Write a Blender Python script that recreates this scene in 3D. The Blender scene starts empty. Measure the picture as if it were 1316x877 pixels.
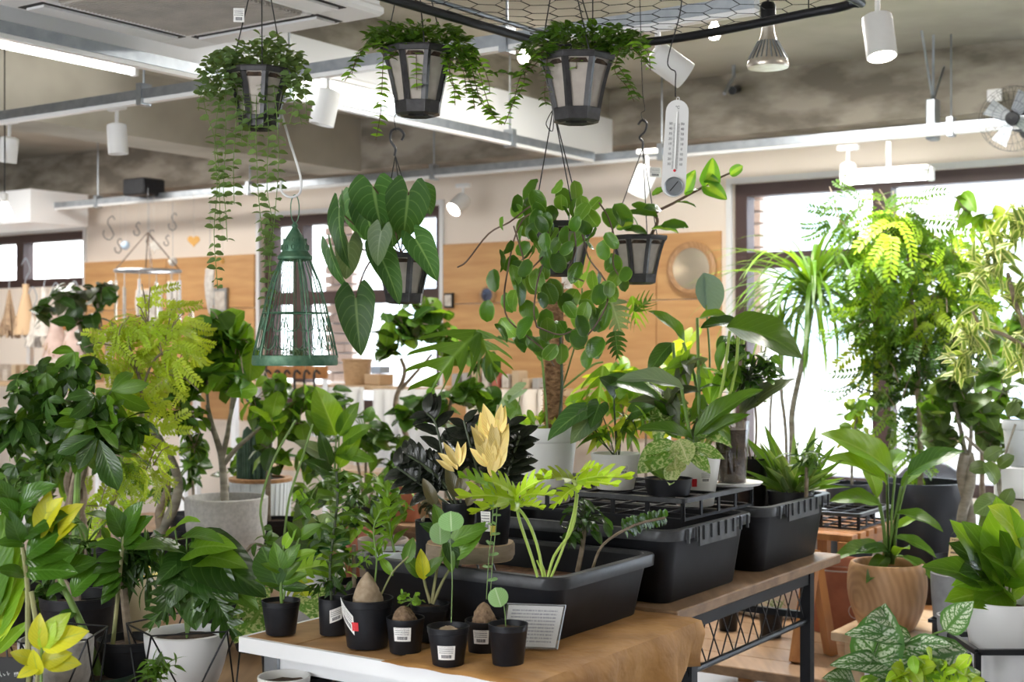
import bpy, bmesh, math, random
from math import sin, cos, pi, radians, sqrt
from mathutils import Vector as V, Matrix as M4
from mathutils.geometry import tessellate_polygon
random.seed(7)
rnd = random.random
def U(a, b): return a + (b - a) * random.random()
SC = bpy.context.scene; COL = SC.collection; D = bpy.data
# ---------------------------------------------------------------- camera
F, CX, CY, H = 1750.0, 658.0, 438.0, 1.42
cam = D.objects.new('camera', D.cameras.new('camera')); COL.objects.link(cam); SC.camera = cam
cam.location = (0, 0, H); cam.rotation_euler = (pi / 2, 0, 0)
cam.data.sensor_width = 36; cam.data.lens = F / 1316 * 36
cam.data.clip_start = .05; cam.data.clip_end = 200
cam.data.dof.use_dof = True; cam.data.dof.focus_distance = 3.2; cam.data.dof.aperture_fstop = 5.0
# ---------------------------------------------------------------- view, world, lamps
SC.view_settings.view_transform = 'Standard'; SC.view_settings.look = 'None'
SC.view_settings.exposure = 0.3; SC.view_settings.gamma = 1; SC.view_settings.use_curve_mapping = False
ux, uy = .5635, .8261                       # room's depth axis in the world (a turn of 34.3 degrees)
ANG = -radians(34.3)
def R(x, y, z=0.0): return V((uy * x + ux * y, -ux * x + uy * y, z))
def S(px, py, Y): return V(((px - CX) / F * Y, Y, H - (py - CY) / F * Y))
def SZ(px, py, z): return S(px, py, (H - z) * F / (py - CY))
w = D.worlds.new('sky'); SC.world = w; w.use_nodes = True
nt = w.node_tree; bg = nt.nodes['Background']
tc = nt.nodes.new('ShaderNodeTexCoord'); sp = nt.nodes.new('ShaderNodeSeparateXYZ'); rp = nt.nodes.new('ShaderNodeValToRGB')
nt.links.new(tc.outputs['Generated'], sp.inputs[0]); nt.links.new(sp.outputs['Z'], rp.inputs[0]); nt.links.new(rp.outputs[0], bg.inputs[0])
rp.color_ramp.elements[0].color = (.95, .97, 1, 1); rp.color_ramp.elements[1].color = (.72, .84, 1, 1)
bg.inputs[1].default_value = 8.0
def area(name, loc, size, sizey, power, col=(1, 1, 1), rot=(0, 0, ANG)):
    l = D.lights.new(name, 'AREA'); l.shape = 'RECTANGLE'; l.size = size; l.size_y = sizey; l.energy = power; l.color = col
    o = D.objects.new(name, l); COL.objects.link(o); o.location = loc; o.rotation_euler = rot
    return o
for i, (x, y, e) in enumerate([(-1.2, .2, 16), (-4.9, 1.0, 20), (-2.3, 5.2, 80), (-7.5, 5.3, 50), (1.2, 4.2, 46), (-9.6, 4.6, 40)]):
    area('ceiling_fill', R(x, y, 2.80), 1.6, .5, e, (1, .965, .91))  # invisible area lights added to brighten the room, no fixtures modelled here

# ---------------------------------------------------------------- materials
MATS = {}
def nodes(name):
    m = D.materials.new(name); m.use_nodes = True
    return m, m.node_tree, m.node_tree.nodes['Principled BSDF']
def mix(nt, fac, a, b):
    n = nt.nodes.new('ShaderNodeMix'); n.data_type = 'RGBA'
    for s, v in ((n.inputs[0], fac), (n.inputs[6], a), (n.inputs[7], b)):
        if hasattr(v, 'links'): nt.links.new(v, s)
        else: s.default_value = v if not isinstance(v, tuple) else (*v, 1)[:4]
    return n.outputs[2]
def ramp(nt, src, *st):
    r = nt.nodes.new('ShaderNodeValToRGB'); nt.links.new(src, r.inputs[0]); e = r.color_ramp.elements
    while len(e) < len(st): e.new(.5)
    for k, (p, c) in enumerate(st):
        e[k].position = p; e[k].color = (c, c, c, 1) if not isinstance(c, tuple) else (*c, 1)
    return r.outputs[0]
def math_(nt, op, a, b=0.0):
    n = nt.nodes.new('ShaderNodeMath'); n.operation = op
    for s, v in ((n.inputs[0], a), (n.inputs[1], b)):
        if hasattr(v, 'links'): nt.links.new(v, s)
        else: s.default_value = v
    return n.outputs[0]
def noise(nt, scale, detail=3, stretch=None, coord='Object'):
    t = nt.nodes.new('ShaderNodeTexCoord'); n = nt.nodes.new('ShaderNodeTexNoise'); src = t.outputs[coord]
    if stretch:
        mp = nt.nodes.new('ShaderNodeMapping'); nt.links.new(src, mp.inputs[0]); mp.inputs['Scale'].default_value = stretch; src = mp.outputs[0]
    nt.links.new(src, n.inputs['Vector']); n.inputs['Scale'].default_value = scale; n.inputs['Detail'].default_value = detail
    return n.outputs['Fac']
def bump(nt, b, h, s, d=.01):
    n = nt.nodes.new('ShaderNodeBump'); n.inputs['Strength'].default_value = s; n.inputs['Distance'].default_value = d
    nt.links.new(h, n.inputs['Height']); nt.links.new(n.outputs[0], b.inputs['Normal'])
def mat(name, c, rough=.5, metal=0, c2=None, ns=8, st=None, bmp=0, emit=None, alpha=None, lo=.35, hi=.65, spec=None, trans=0, bd=.005):
    if name in MATS: return MATS[name]
    m, nt, b = nodes(name)
    b.inputs['Roughness'].default_value = rough; b.inputs['Metallic'].default_value = metal
    b.inputs['Base Color'].default_value = (*c, 1)
    if c2 is not None or bmp:
        n = noise(nt, ns, 4, st)
        if c2 is not None: nt.links.new(mix(nt, ramp(nt, n, (lo, 0.), (hi, 1.)), c, c2), b.inputs['Base Color'])
        if bmp: bump(nt, b, n, bmp, bd)
    if spec is not None: b.inputs['Specular IOR Level'].default_value = spec
    if trans: b.inputs['Transmission Weight'].default_value = trans
    if emit: b.inputs['Emission Color'].default_value = (*emit[0], 1); b.inputs['Emission Strength'].default_value = emit[1]
    if alpha is not None: b.inputs['Alpha'].default_value = alpha
    MATS[name] = m; return m
def wood(name, a, b_, ns=3, st=(1, 12, 12), rough=.5, rings=False):
    m, nt, b = nodes(name); b.inputs['Roughness'].default_value = rough
    n = noise(nt, ns, 6, st); f = ramp(nt, n, (.32, 0.), (.68, 1.))
    if rings:
        t = nt.nodes.new('ShaderNodeTexCoord'); mp = nt.nodes.new('ShaderNodeMapping'); nt.links.new(t.outputs['Object'], mp.inputs[0])
        mp.inputs['Location'].default_value = (.10, .05, -.08); mp.inputs['Scale'].default_value = (1.0, 1, .75)
        wv = nt.nodes.new('ShaderNodeTexWave'); wv.wave_type = 'RINGS'; wv.rings_direction = 'SPHERICAL'
        wv.inputs['Scale'].default_value = 17; wv.inputs['Distortion'].default_value = 3.5; wv.inputs['Detail'].default_value = 4; wv.inputs['Detail Scale'].default_value = 1.2
        nt.links.new(mp.outputs[0], wv.inputs[0]); f = mix(nt, .45, ramp(nt, wv.outputs['Fac'], (.05, 0.), (.9, 1.)), f)
    nt.links.new(mix(nt, f, a, b_), b.inputs['Base Color']); bump(nt, b, f, .12, .001)
    MATS[name] = m; return m
def glass(name, tint=(1, 1, 1), gl=.04):
    m, nt, b = nodes(name); nt.nodes.remove(b); o = nt.nodes['Material Output']
    t = nt.nodes.new('ShaderNodeBsdfTransparent'); g = nt.nodes.new('ShaderNodeBsdfGlossy'); x = nt.nodes.new('ShaderNodeMixShader')
    t.inputs[0].default_value = (*tint, 1); g.inputs['Roughness'].default_value = .05
    fr = nt.nodes.new('ShaderNodeLayerWeight')
    nt.links.new(math_(nt, 'ADD', math_(nt, 'POWER', fr.outputs['Facing'], 5.), gl), x.inputs[0])
    nt.links.new(t.outputs[0], x.inputs[1]); nt.links.new(g.outputs[0], x.inputs[2]); nt.links.new(x.outputs[0], o.inputs[0])
    MATS[name] = m; return m
def leafmat(name, c, c2, vein=None, style='', rough=.33, tr=.35, nv=9, alt=None, trc=None):
    """c..c2 vary from leaf to leaf and over the blade; vein = colour of midrib and side veins; style paints the leaf's own pattern"""
    m, nt, b = nodes(name); b.inputs['Roughness'].default_value = rough; b.inputs['Specular IOR Level'].default_value = .5
    uv = nt.nodes.new('ShaderNodeUVMap'); sp = nt.nodes.new('ShaderNodeSeparateXYZ'); nt.links.new(uv.outputs[0], sp.inputs[0])
    au = math_(nt, 'ABSOLUTE', sp.outputs['X']); v = sp.outputs['Y']
    oi = nt.nodes.new('ShaderNodeObjectInfo'); n = noise(nt, 14, 3)
    fac = math_(nt, 'ADD', math_(nt, 'MULTIPLY', oi.outputs['Random'], .6), math_(nt, 'MULTIPLY', n, .5))
    col = mix(nt, fac, c, c2)
    ph = math_(nt, 'SUBTRACT', v, math_(nt, 'MULTIPLY', au, .35))
    side = math_(nt, 'PINGPONG', math_(nt, 'MULTIPLY', ph, nv), .5)
    sidem = ramp(nt, side, (.0, 1.), (.10, 0.))
    mid = ramp(nt, au, (.03, 1.), (.09, 0.))
    if style == 'center': col = mix(nt, ramp(nt, au, (.25, 1.), (.5, 0.)), col, alt)
    if style == 'edge': col = mix(nt, ramp(nt, au, (.45, 0.), (.6, 1.)), col, alt)
    if style == 'rim': col = mix(nt, ramp(nt, au, (.80, 0.), (.95, 1.)), col, alt)
    if style == 'mottle':
        f = ramp(nt, noise(nt, 15, 3, None, 'Object'), (.50, 0.), (.56, 1.)); col = mix(nt, f, col, alt)
    if style == 'band':
        f = math_(nt, 'MULTIPLY', ramp(nt, side, (.08, 0.), (.2, 1.)), math_(nt, 'MULTIPLY', ramp(nt, au, (.08, 0.), (.2, 1.)), ramp(nt, au, (.7, 1.), (.85, 0.))))
        f = math_(nt, 'MULTIPLY', f, ramp(nt, noise(nt, 26, 2), (.38, .0), (.52, 1.))); col = mix(nt, f, col, alt)
    if vein:
        f = math_(nt, 'MAXIMUM', mid, math_(nt, 'MULTIPLY', sidem, .55)); col = mix(nt, f, col, vein)
    hs = nt.nodes.new('ShaderNodeHueSaturation'); nt.links.new(col, hs.inputs['Color'])
    r2 = math_(nt, 'FRACT', math_(nt, 'MULTIPLY', oi.outputs['Random'], 7.31)); nt.links.new(math_(nt, 'ADD', math_(nt, 'MULTIPLY', r2, .9), .75), hs.inputs['Value']); hs.inputs['Saturation'].default_value = 1.04; col = hs.outputs[0]
    nt.links.new(col, b.inputs['Base Color']); bump(nt, b, side, .25, .003)
    o = nt.nodes['Material Output']; t = nt.nodes.new('ShaderNodeBsdfTranslucent'); x = nt.nodes.new('ShaderNodeMixShader')
    tcol = mix(nt, .55, col, trc if trc else tuple(min(1, k) for k in (c2[0] * 2.6 + .05, c2[1] * 2.0 + .12, c2[2] * .6)))
    nt.links.new(tcol, t.inputs[0]); x.inputs[0].default_value = tr
    nt.links.new(b.outputs[0], x.inputs[1]); nt.links.new(t.outputs[0], x.inputs[2]); nt.links.new(x.outputs[0], o.inputs[0])
    MATS[name] = m; return m

# ---------------------------------------------------------------- mesh building
class MB:
    def __init__(s): s.v = []; s.f = []; s.uv = []; s.mi = []
    def add(s, vs, fs, uvs=None, mi=0):
        k = len(s.v); s.v += [V(p) for p in vs]; s.f += [tuple(i + k for i in f) for f in fs]
        s.uv += list(uvs) if uvs else [(p[0] * 4, p[2] * 4) for p in vs]; s.mi += [mi] * len(fs); return s
    def tmpl(s, T, mtx, mi=0):
        vs, fs, uv = T; return s.add([mtx @ p for p in vs], fs, uv, mi)
    def box(s, c, d, rot=None, mi=0, bev=0):
        c = V(c); x, y, z = d[0] / 2, d[1] / 2, d[2] / 2
        if bev:
            b = min(bev, x * .9, y * .9, z * .9); vs = []
            ring = [(x - b, y), (x, y - b), (x, -y + b), (x - b, -y), (-x + b, -y), (-x, -y + b), (-x, y - b), (-x + b, y)]
            ins = [(a * (1 - b / x), q * (1 - b / y)) for a, q in ring]
            for zz, rr in ((-z, ins), (-z + b, ring), (z - b, ring), (z, ins)): vs += [V((a, q, zz)) for a, q in rr]
            fs = [(k + j, k + (j + 1) % 8, k + 8 + (j + 1) % 8, k + 8 + j) for k in (0, 8, 16) for j in range(8)]
            fs = [f[::-1] for f in fs] + [tuple(range(8)), tuple(range(31, 23, -1))]
        else:
            vs = [V((i * x, j * y, k * z)) for i in (-1, 1) for j in (-1, 1) for k in (-1, 1)]
            fs = [(0, 1, 3, 2), (4, 6, 7, 5), (0, 4, 5, 1), (2, 3, 7, 6), (0, 2, 6, 4), (1, 5, 7, 3)]
        m = M4.Translation(c) @ (rot.to_4x4() if rot else M4())
        return s.add([m @ p for p in vs], fs, None, mi)
    def rbox(s, x, y, z, dx, dy, dz, mi=0, bev=0, ang=ANG): # a box set out along the room's axes
        return s.box(R(x, y, z), (dx, dy, dz), M4.Rotation(ang, 3, 'Z'), mi, bev)
    def tube(s, pts, r, n=6, mi=0, cap=True, close=False):
        pts = [V(p) for p in pts]; L = len(pts); rs = r if isinstance(r, (list, tuple)) else [r] * L
        vs, fs, uv = [], [], []; ref = None
        for i, p in enumerate(pts):
            a = pts[i - 1] if (i or close) else p; b = pts[(i + 1) % L] if (i < L - 1 or close) else p
            d = (b - a)
            if d.length < 1e-9: d = V((0, 0, 1))
            d.normalize()
            if ref is None or abs(ref.dot(d)) > .98: ref = V((1, 0, 0)) if abs(d.x) < .8 else V((0, 1, 0))
            x = (ref - d * ref.dot(d)).normalized(); y = d.cross(x); ref = x
            for k in range(n):
                t = 2 * pi * k / n; vs.append(p + (x * cos(t) + y * sin(t)) * rs[i]); uv.append((k / n, i * .2))
        for i in range(L if close else L - 1):
            for k in range(n):
                a, b = i * n, ((i + 1) % L) * n
                fs.append((a + k, a + (k + 1) % n, b + (k + 1) % n, b + k))
        if cap and not close: fs += [tuple(range(n - 1, -1, -1)), tuple((L - 1) * n + k for k in range(n))]
        return s.add(vs, fs, uv, mi)
    def lathe(s, c, prof, n=24, mi=0, capb=True, capt=False, sx=1, sy=1, ph=0, axis=None):
        c = V(c); vs, fs, uv = [], [], []
        q = V((0, 0, 1)).rotation_difference(V(axis).normalized()) if axis else None
        for i, (r, z) in enumerate(prof):
            for k in range(n):
                t = 2 * pi * k / n + ph; p = V((r * cos(t) * sx, r * sin(t) * sy, z))
                vs.append(c + (q @ p if q else p)); uv.append((k / n, i / len(prof)))
        for i in range(len(prof) - 1):
            for k in range(n): a = i * n; fs.append((a + k, a + (k + 1) % n, a + n + (k + 1) % n, a + n + k))
        if capb: fs.append(tuple(range(n - 1, -1, -1)))
        if capt: fs.append(tuple((len(prof) - 1) * n + k for k in range(n)))
        return s.add(vs, fs, uv, mi)
    def ball(s, c, r, n=10, m=6, sc=(1, 1, 1), mi=0):
        pr = [(max(1e-4, r * sin(pi * i / m)), -r * cos(pi * i / m) * sc[2]) for i in range(m + 1)]
        return s.lathe(c, pr, n, mi, False, False, sc[0], sc[1])
    def quad(s, a, b, c, d, mi=0): return s.add([a, b, c, d], [(0, 1, 2, 3)], [(0, 0), (1, 0), (1, 1), (0, 1)], mi)
    def mesh(s, name, mats, org=V((0, 0, 0)), smooth=True):
        me = D.meshes.new(name); me.from_pydata([tuple(p - org) for p in s.v], [], s.f)
        if not isinstance(mats, (list, tuple)): mats = [mats]
        for m in mats: me.materials.append(MATS[m] if isinstance(m, str) else m)
        ul = me.uv_layers.new(name='UVMap'); li = [0] * len(me.loops); me.loops.foreach_get('vertex_index', li)
        ul.data.foreach_set('uv', [c for i in li for c in s.uv[i][:2]])
        if len(mats) > 1: me.polygons.foreach_set('material_index', s.mi)
        me.polygons.foreach_set('use_smooth', [bool(smooth)] * len(s.f))
        if smooth: me.set_sharp_from_angle(angle=radians(42))
        me.update(); return me
    def build(s, name, mats, parent=None, smooth=True, kind=None, label=None):
        org = WL[parent.name] if parent else V((0, 0, 0))
        me = s.mesh(name, mats, org, smooth); o = D.objects.new(name, me); COL.objects.link(o)
        if parent: o.parent = parent
        WL[o.name] = org.copy()
        if kind: o['kind'] = kind
        if label: o['label'] = label
        return o
WL = {}
def thing(name, label, cat, loc=(0, 0, 0), group=None):
    o = D.objects.new(name, None); COL.objects.link(o); o.location = loc; o.empty_display_size = .05; WL[o.name] = V(loc)
    o['label'] = label; o['category'] = cat
    if group: o['group'] = group
    return o
def tag(o, label, cat, group=None):
    o['label'] = label; o['category'] = cat
    if group: o['group'] = group
    return o
def struct(o): o['kind'] = 'structure'; return o
def inst(name, me, parent, mtx):
    """one more object sharing mesh me, world matrix mtx, as a part of parent"""
    o = D.objects.new(name, me); COL.objects.link(o); org = WL[parent.name] if parent else V((0, 0, 0))
    if parent: o.parent = parent
    m = M4.Translation(-org) @ mtx; o.matrix_basis = m; WL[o.name] = mtx.translation.copy(); return o
def dup(root, loc, rot=None, label=None, group=None, scale=None):
    c = root.copy(); COL.objects.link(c); c.location = loc; WL[c.name] = V(loc)
    if rot is not None: c.rotation_euler = rot
    if scale: c.scale = (scale,) * 3
    if label: c['label'] = label
    if group: c['group'] = group
    def kids(a, b):
        for ch in list(a.children):
            k = ch.copy(); COL.objects.link(k); k.parent = b; kids(ch, k)
    kids(root, c); return c
def catmull(pts, n=5):
    pts = [V(p) for p in pts]
    if len(pts) < 3: return [pts[0].lerp(pts[-1], i / n) for i in range(n + 1)]
    P = [pts[0] * 2 - pts[1]] + pts + [pts[-1] * 2 - pts[-2]]; out = []
    for i in range(1, len(P) - 2):
        a, b, c, d = P[i - 1:i + 3]
        for k in range(n):
            t = k / n; out.append(.5 * ((2 * b) + (c - a) * t + (2 * a - 5 * b + 4 * c - d) * t * t + (3 * b - a - 3 * c + d) * t ** 3))
    out.append(pts[-1]); return out
def text_mesh(txt, size):
    c = D.curves.new('lettering', 'FONT'); c.body = txt; c.size = size; c.align_x = 'CENTER'; c.align_y = 'CENTER'; c.extrude = size * .02; c.resolution_u = 2
    o = D.objects.new('lettering', c); COL.objects.link(o); bpy.context.view_layer.update()
    me = D.meshes.new_from_object(o); D.objects.remove(o); me.name = 'lettering'; return me
# ================================================================ general materials
mat('concrete', (.40, .36, .30), .85, 0, (.20, .175, .14), 3.2, (1, 1, 2.5), .3, lo=.38, hi=.6)
mat('concrete_pale', (.46, .43, .36), .85, 0, (.32, .295, .24), 1.6, None, .2)
mat('concrete_dark', (.15, .125, .10), .9, 0, (.085, .07, .055), 3, None, .2)
mat('wall_paint', (.84, .75, .66), .8, 0, (.80, .71, .61), 1.5)
mat('white_paint', (.88, .89, .90), .6); mat('white_gloss', (.74, .74, .74), .35)
mat('floor_tile', (.68, .70, .76), .4, 0, (.58, .60, .65), 2.5, None, .05)
mat('galvanised', (.40, .43, .46), .38, .9, (.32, .35, .38), 20)
mat('white_metal', (.8, .8, .79), .35); mat('black_metal', (.015, .016, .019), .4, .4)
mat('frame_brown', (.06, .032, .028), .45); mat('black_plastic', (.008, .009, .012), .45, 0, (.014, .015, .019), 30, spec=.35)
mat('tote_plastic', (.007, .008, .011), .5, 0, (.011, .012, .016), 14, None, .08, spec=.3); mat('rim_plastic', (.035, .037, .042), .36, 0, (.06, .064, .07), 40)
mat('dark_line', (.02, .02, .02), .7); mat('grey_rope', (.06, .06, .065), .6)
wood('plywood', (.62, .36, .15), (.50, .26, .10), 2.2, (1.2, 1.2, 9)); wood('bench_wood', (.36, .22, .12), (.20, .12, .065), 3, (9, 1, 9), .45)
wood('pale_wood', (.62, .45, .28), (.48, .32, .18), 3, (9, 1, 9), .4); wood('orange_wood', (.50, .23, .08), (.33, .13, .04), 3, (9, 9, 1), .45)
wood('round_pot_wood', (.50, .29, .14), (.36, .19, .085), 5, (6, 6, 1), .45, True)
mat('soil', (.035, .022, .014), .95, 0, (.09, .055, .032), 60, None, .8, bd=.01); mat('bark_chip', (.22, .11, .055), .9, 0, (.10, .05, .03), 50, None, .5)
mat('trunk', (.20, .15, .10), .8, 0, (.32, .26, .19), 18, (1, 1, 3), .6, bd=.004); mat('trunk_grey', (.36, .33, .27), .75, 0, (.20, .18, .14), 16, (1, 1, 3), .5)
mat('stem_green', (.20, .34, .07), .4, 0, (.13, .22, .05), 20); mat('stem_lime', (.38, .52, .10), .4); mat('stem_dark', (.05, .07, .03), .45); mat('stem_tan', (.36, .33, .16), .5, 0, (.22, .24, .09), 16)
mat('vine_brown', (.13, .08, .05), .6); mat('coir', (.20, .10, .045), .95, 0, (.40, .23, .11), 55, (1, 1, 2), 1, bd=.02)
mat('red_tag', (.7, .03, .04), .5); mat('yellow_tag', (.75, .6, .1), .5)
glass('window_glass'); glass('clear_plastic', (.97, .97, .97), .12)
mat('milky_plastic', (.80, .80, .77), .45, trans=0); mat('card_white', (.86, .86, .84), .6)
def label_mat(name, base, ink, lines, barcode=True):
    m, nt, b = nodes(name); b.inputs['Roughness'].default_value = .5
    uv = nt.nodes.new('ShaderNodeUVMap'); sp = nt.nodes.new('ShaderNodeSeparateXYZ'); nt.links.new(uv.outputs[0], sp.inputs[0]); u, v = sp.outputs['X'], sp.outputs['Y']
    def win(s, a, c): return math_(nt, 'MULTIPLY', math_(nt, 'GREATER_THAN', s, a), math_(nt, 'LESS_THAN', s, c))
    cb = nt.nodes.new('ShaderNodeCombineXYZ'); nt.links.new(math_(nt, 'MULTIPLY', u, 46), cb.inputs[0]); nt.links.new(math_(nt, 'FLOOR', math_(nt, 'MULTIPLY', v, lines)), cb.inputs[1])
    wn = nt.nodes.new('ShaderNodeTexNoise'); wn.inputs['Scale'].default_value = 1.0; nt.links.new(cb.outputs[0], wn.inputs['Vector'])
    row = win(math_(nt, 'FRACT', math_(nt, 'MULTIPLY', v, lines)), .3, .75)
    lo = .45 if barcode else .06
    tx = math_(nt, 'MULTIPLY', math_(nt, 'MULTIPLY', math_(nt, 'GREATER_THAN', wn.outputs['Fac'], .47), row), math_(nt, 'MULTIPLY', win(v, lo, .93), win(u, .07, .9)))
    if barcode:
        c2 = nt.nodes.new('ShaderNodeCombineXYZ'); nt.links.new(math_(nt, 'MULTIPLY', u, 60), c2.inputs[0])
        w2 = nt.nodes.new('ShaderNodeTexNoise'); w2.inputs['Scale'].default_value = 1.0; nt.links.new(c2.outputs[0], w2.inputs['Vector'])
        bc = math_(nt, 'MULTIPLY', math_(nt, 'GREATER_THAN', w2.outputs['Fac'], .45), math_(nt, 'MULTIPLY', win(v, .12, .36), win(u, .2, .8)))
        tx = math_(nt, 'MAXIMUM', tx, bc)
    nt.links.new(mix(nt, tx, base, ink), b.inputs['Base Color']); MATS[name] = m
label_mat('price_print', (.86, .85, .82), (.12, .12, .13), 7); label_mat('card_print', (.80, .80, .82), (.36, .37, .45), 12, False)
label_mat('kraft_print', (.66, .50, .26), (.08, .05, .03), 5, False)
# brick for the outside piers
def brick_m():
    m, nt, b = nodes('brick'); b.inputs['Roughness'].default_value = .85
    nt.links.new(mix(nt, noise(nt, 6), (.62, .50, .44), (.52, .40, .34)), b.inputs['Base Color']); MATS['brick'] = m
brick_m()
# ================================================================ room shell
YW = 7.0
def sb(name, x0, x1, y0, y1, z0, z1, m, parent=None, bev=0):
    o = MB().rbox((x0 + x1) / 2, (y0 + y1) / 2, (z0 + z1) / 2, x1 - x0, y1 - y0, z1 - z0, 0, bev).build(name, m, parent, False)
    return o
struct(sb('floor', -14, 6, -3.5, YW, -.1, 0, 'floor_tile'))
struct(sb('ceiling', -14, 6, -3.5, YW + .3, 2.88, 3.1, 'concrete_pale'))
wb = MB()
WIN = [(-13.0, -8.87, 1.86, 2.3), (-6.94, -5.33, .95, 2.3), (-3.28, 2.4, .62, 2.3)]
xs = -14
for (a, b, z0, z1) in WIN:
    wb.rbox((xs + a) / 2, YW + .1, 1.27, a - xs, .2, 2.54)
    wb.rbox((a + b) / 2, YW + .1, z0 / 2, b - a, .2, z0); wb.rbox((a + b) / 2, YW + .1, (z1 + 2.54) / 2, b - a, .2, 2.54 - z1); xs = b
wb.rbox((xs + 6) / 2, YW + .1, 1.27, 6 - xs, .2, 2.54)
wall = struct(wb.build('wall_back', 'wall_paint', None, False))
struct(sb('wall_left', -14.2, -14, -3.5, YW, 0, 3, 'wall_paint')); struct(sb('wall_right', 6, 6.2, -3.5, YW, 0, 3, 'wall_paint'))
wf = MB().rbox(-9.75, -3.6, 1.5, 8.5, .2, 3).rbox(3.0, -3.6, 1.5, 6, .2, 3).rbox(-2.75, -3.6, 2.75, 5.5, .2, .5).rbox(-2.75, -3.6, .4, 5.5, .2, .8)
struct(wf.build('wall_front', 'wall_paint', None, False))
# concrete beam over the back wall, beam with a white fascia, cross beam
struct(sb('trim_1', -14, 6, 6.82, 7.3, 2.545, 2.9, 'concrete'))
struct(sb('trim_2', -6.2, -5.85, -3.5, 6.82, 2.53, 2.9, 'concrete_pale'))
struct(sb('trim_3', -4.35, -3.97, -3.5, 6.82, 2.70, 2.9, 'concrete'))
struct(sb('trim_4', -4.01, -3.95, -3.5, 6.82, 2.47, 2.70, 'white_paint'))
struct(sb('trim_5', -11.6, -8.6, 6.3, 6.82, 2.30, 2.545, 'white_paint'))
struct(sb('trim_6', 1.2, 1.6, -3.5, 6.82, 2.53, 2.9, 'concrete'))
# plywood sheets on the back wall
xs = [(-8.85, -7.9), (-7.9, -6.98), (-5.30, -4.50), (-4.5, -3.75), (-3.75, -3.34)]
for (a, b) in xs:
    for (z0, z1) in ((.85, 1.655), (1.66, 2.04)):
        sb('plywood_panel', a + .003, b - .003, YW - .022, YW, z0, z1, 'plywood', wall, .002)
# windows
def window(n, a, b, z0, z1, mull, trans):
    f = MB(); y = YW + .09; t = .07
    f.rbox((a + b) / 2, y, z1 - t / 2, b - a, .1, t).rbox((a + b) / 2, y, z0 + t / 2, b - a, .1, t)
    f.rbox(a + t / 2, y, (z0 + z1) / 2, t, .1, z1 - z0).rbox(b - t / 2, y, (z0 + z1) / 2, t, .1, z1 - z0)
    r = struct(f.build('window_%d' % n, 'frame_brown', None, False))
    for m in mull: sb('mullion', m - .05, m + .05, YW + .04, YW + .14, z0, z1, 'frame_brown', r)
    for (p, q, z) in trans: sb('transom', p, q, YW + .045, YW + .135, z - .045, z + .045, 'frame_brown', r)
    ed = [a + t] + list(mull) + [b - t]
    for i in range(len(ed) - 1): sb('glass_pane', ed[i], ed[i + 1], YW + .085, YW + .093, z0 + t, z1 - t, 'window_glass', r)
    g = MB().rbox((a + b) / 2, YW - .005, z1 + .015, b - a + .06, .03, .03).rbox(a - .015, YW - .005, (z0 + z1) / 2, .03, .03, z1 - z0).rbox(b + .015, YW - .005, (z0 + z1) / 2, .03, .03, z1 - z0)
    g.build('window_trim', 'white_gloss', r, False)
    return r
window(1, *WIN[0], [-9.75, -11.2], []); window(2, *WIN[1], [-6.62], [(-6.9, -5.4, 1.72)]); window(3, *WIN[2], [-2.44, .1], [(-3.21, -2.44, 1.87)])
# ================================================================ outside
struct(sb('ground_outside', -25, 25, 7.3, 40, -.25, -.15, 'concrete_pale'))
mat('render_white', (.80, .82, .84), .8, 0, (.72, .75, .78), .6)
o = thing('apartment_building', 'pale building across the street behind the right window', 'building', R(-2, 17))
sb('wall', -16, 14, 16, 20, -.15, 9, 'render_white', o)
mat('far_glass', (.45, .56, .68), .2)
for i in range(9): sb('window', -13 + i * 2.9, -11.8 + i * 2.9, 15.95, 16.02, 1.2, 3.2, 'far_glass', o)
def pier(x, label):
    o = thing('brick_pier', label, 'pillar', R(x, 7.55, -.15))
    sb('mortar_core', x - .13, x + .13, 7.41, 7.69, -.15, 3.0, 'render_white', o)
    me = MB().box((0, 0, 0), (.20, .1, .058), None, 0, .004).mesh('brick', 'brick')
    k = 0
    for zi in range(18, 38):
        s = 1 if zi % 2 else -1
        inst('brick', me, o, M4.Translation(R(x - s * .04, 7.405, -.1 + zi * .07)) @ M4.Rotation(ANG, 4, 'Z') @ M4.Diagonal((.9, 1, 1, 1)))
        inst('brick', me, o, M4.Translation(R(x + s * .095, 7.405, -.1 + zi * .07)) @ M4.Rotation(ANG, 4, 'Z') @ M4.Diagonal((.36, 1, 1, 1)))
pier(-3.40, 'brick pier outside, beyond the left edge of the right-hand window'); pier(-6.52, 'brick pier outside, seen through the window behind the birdcage lantern')
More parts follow.
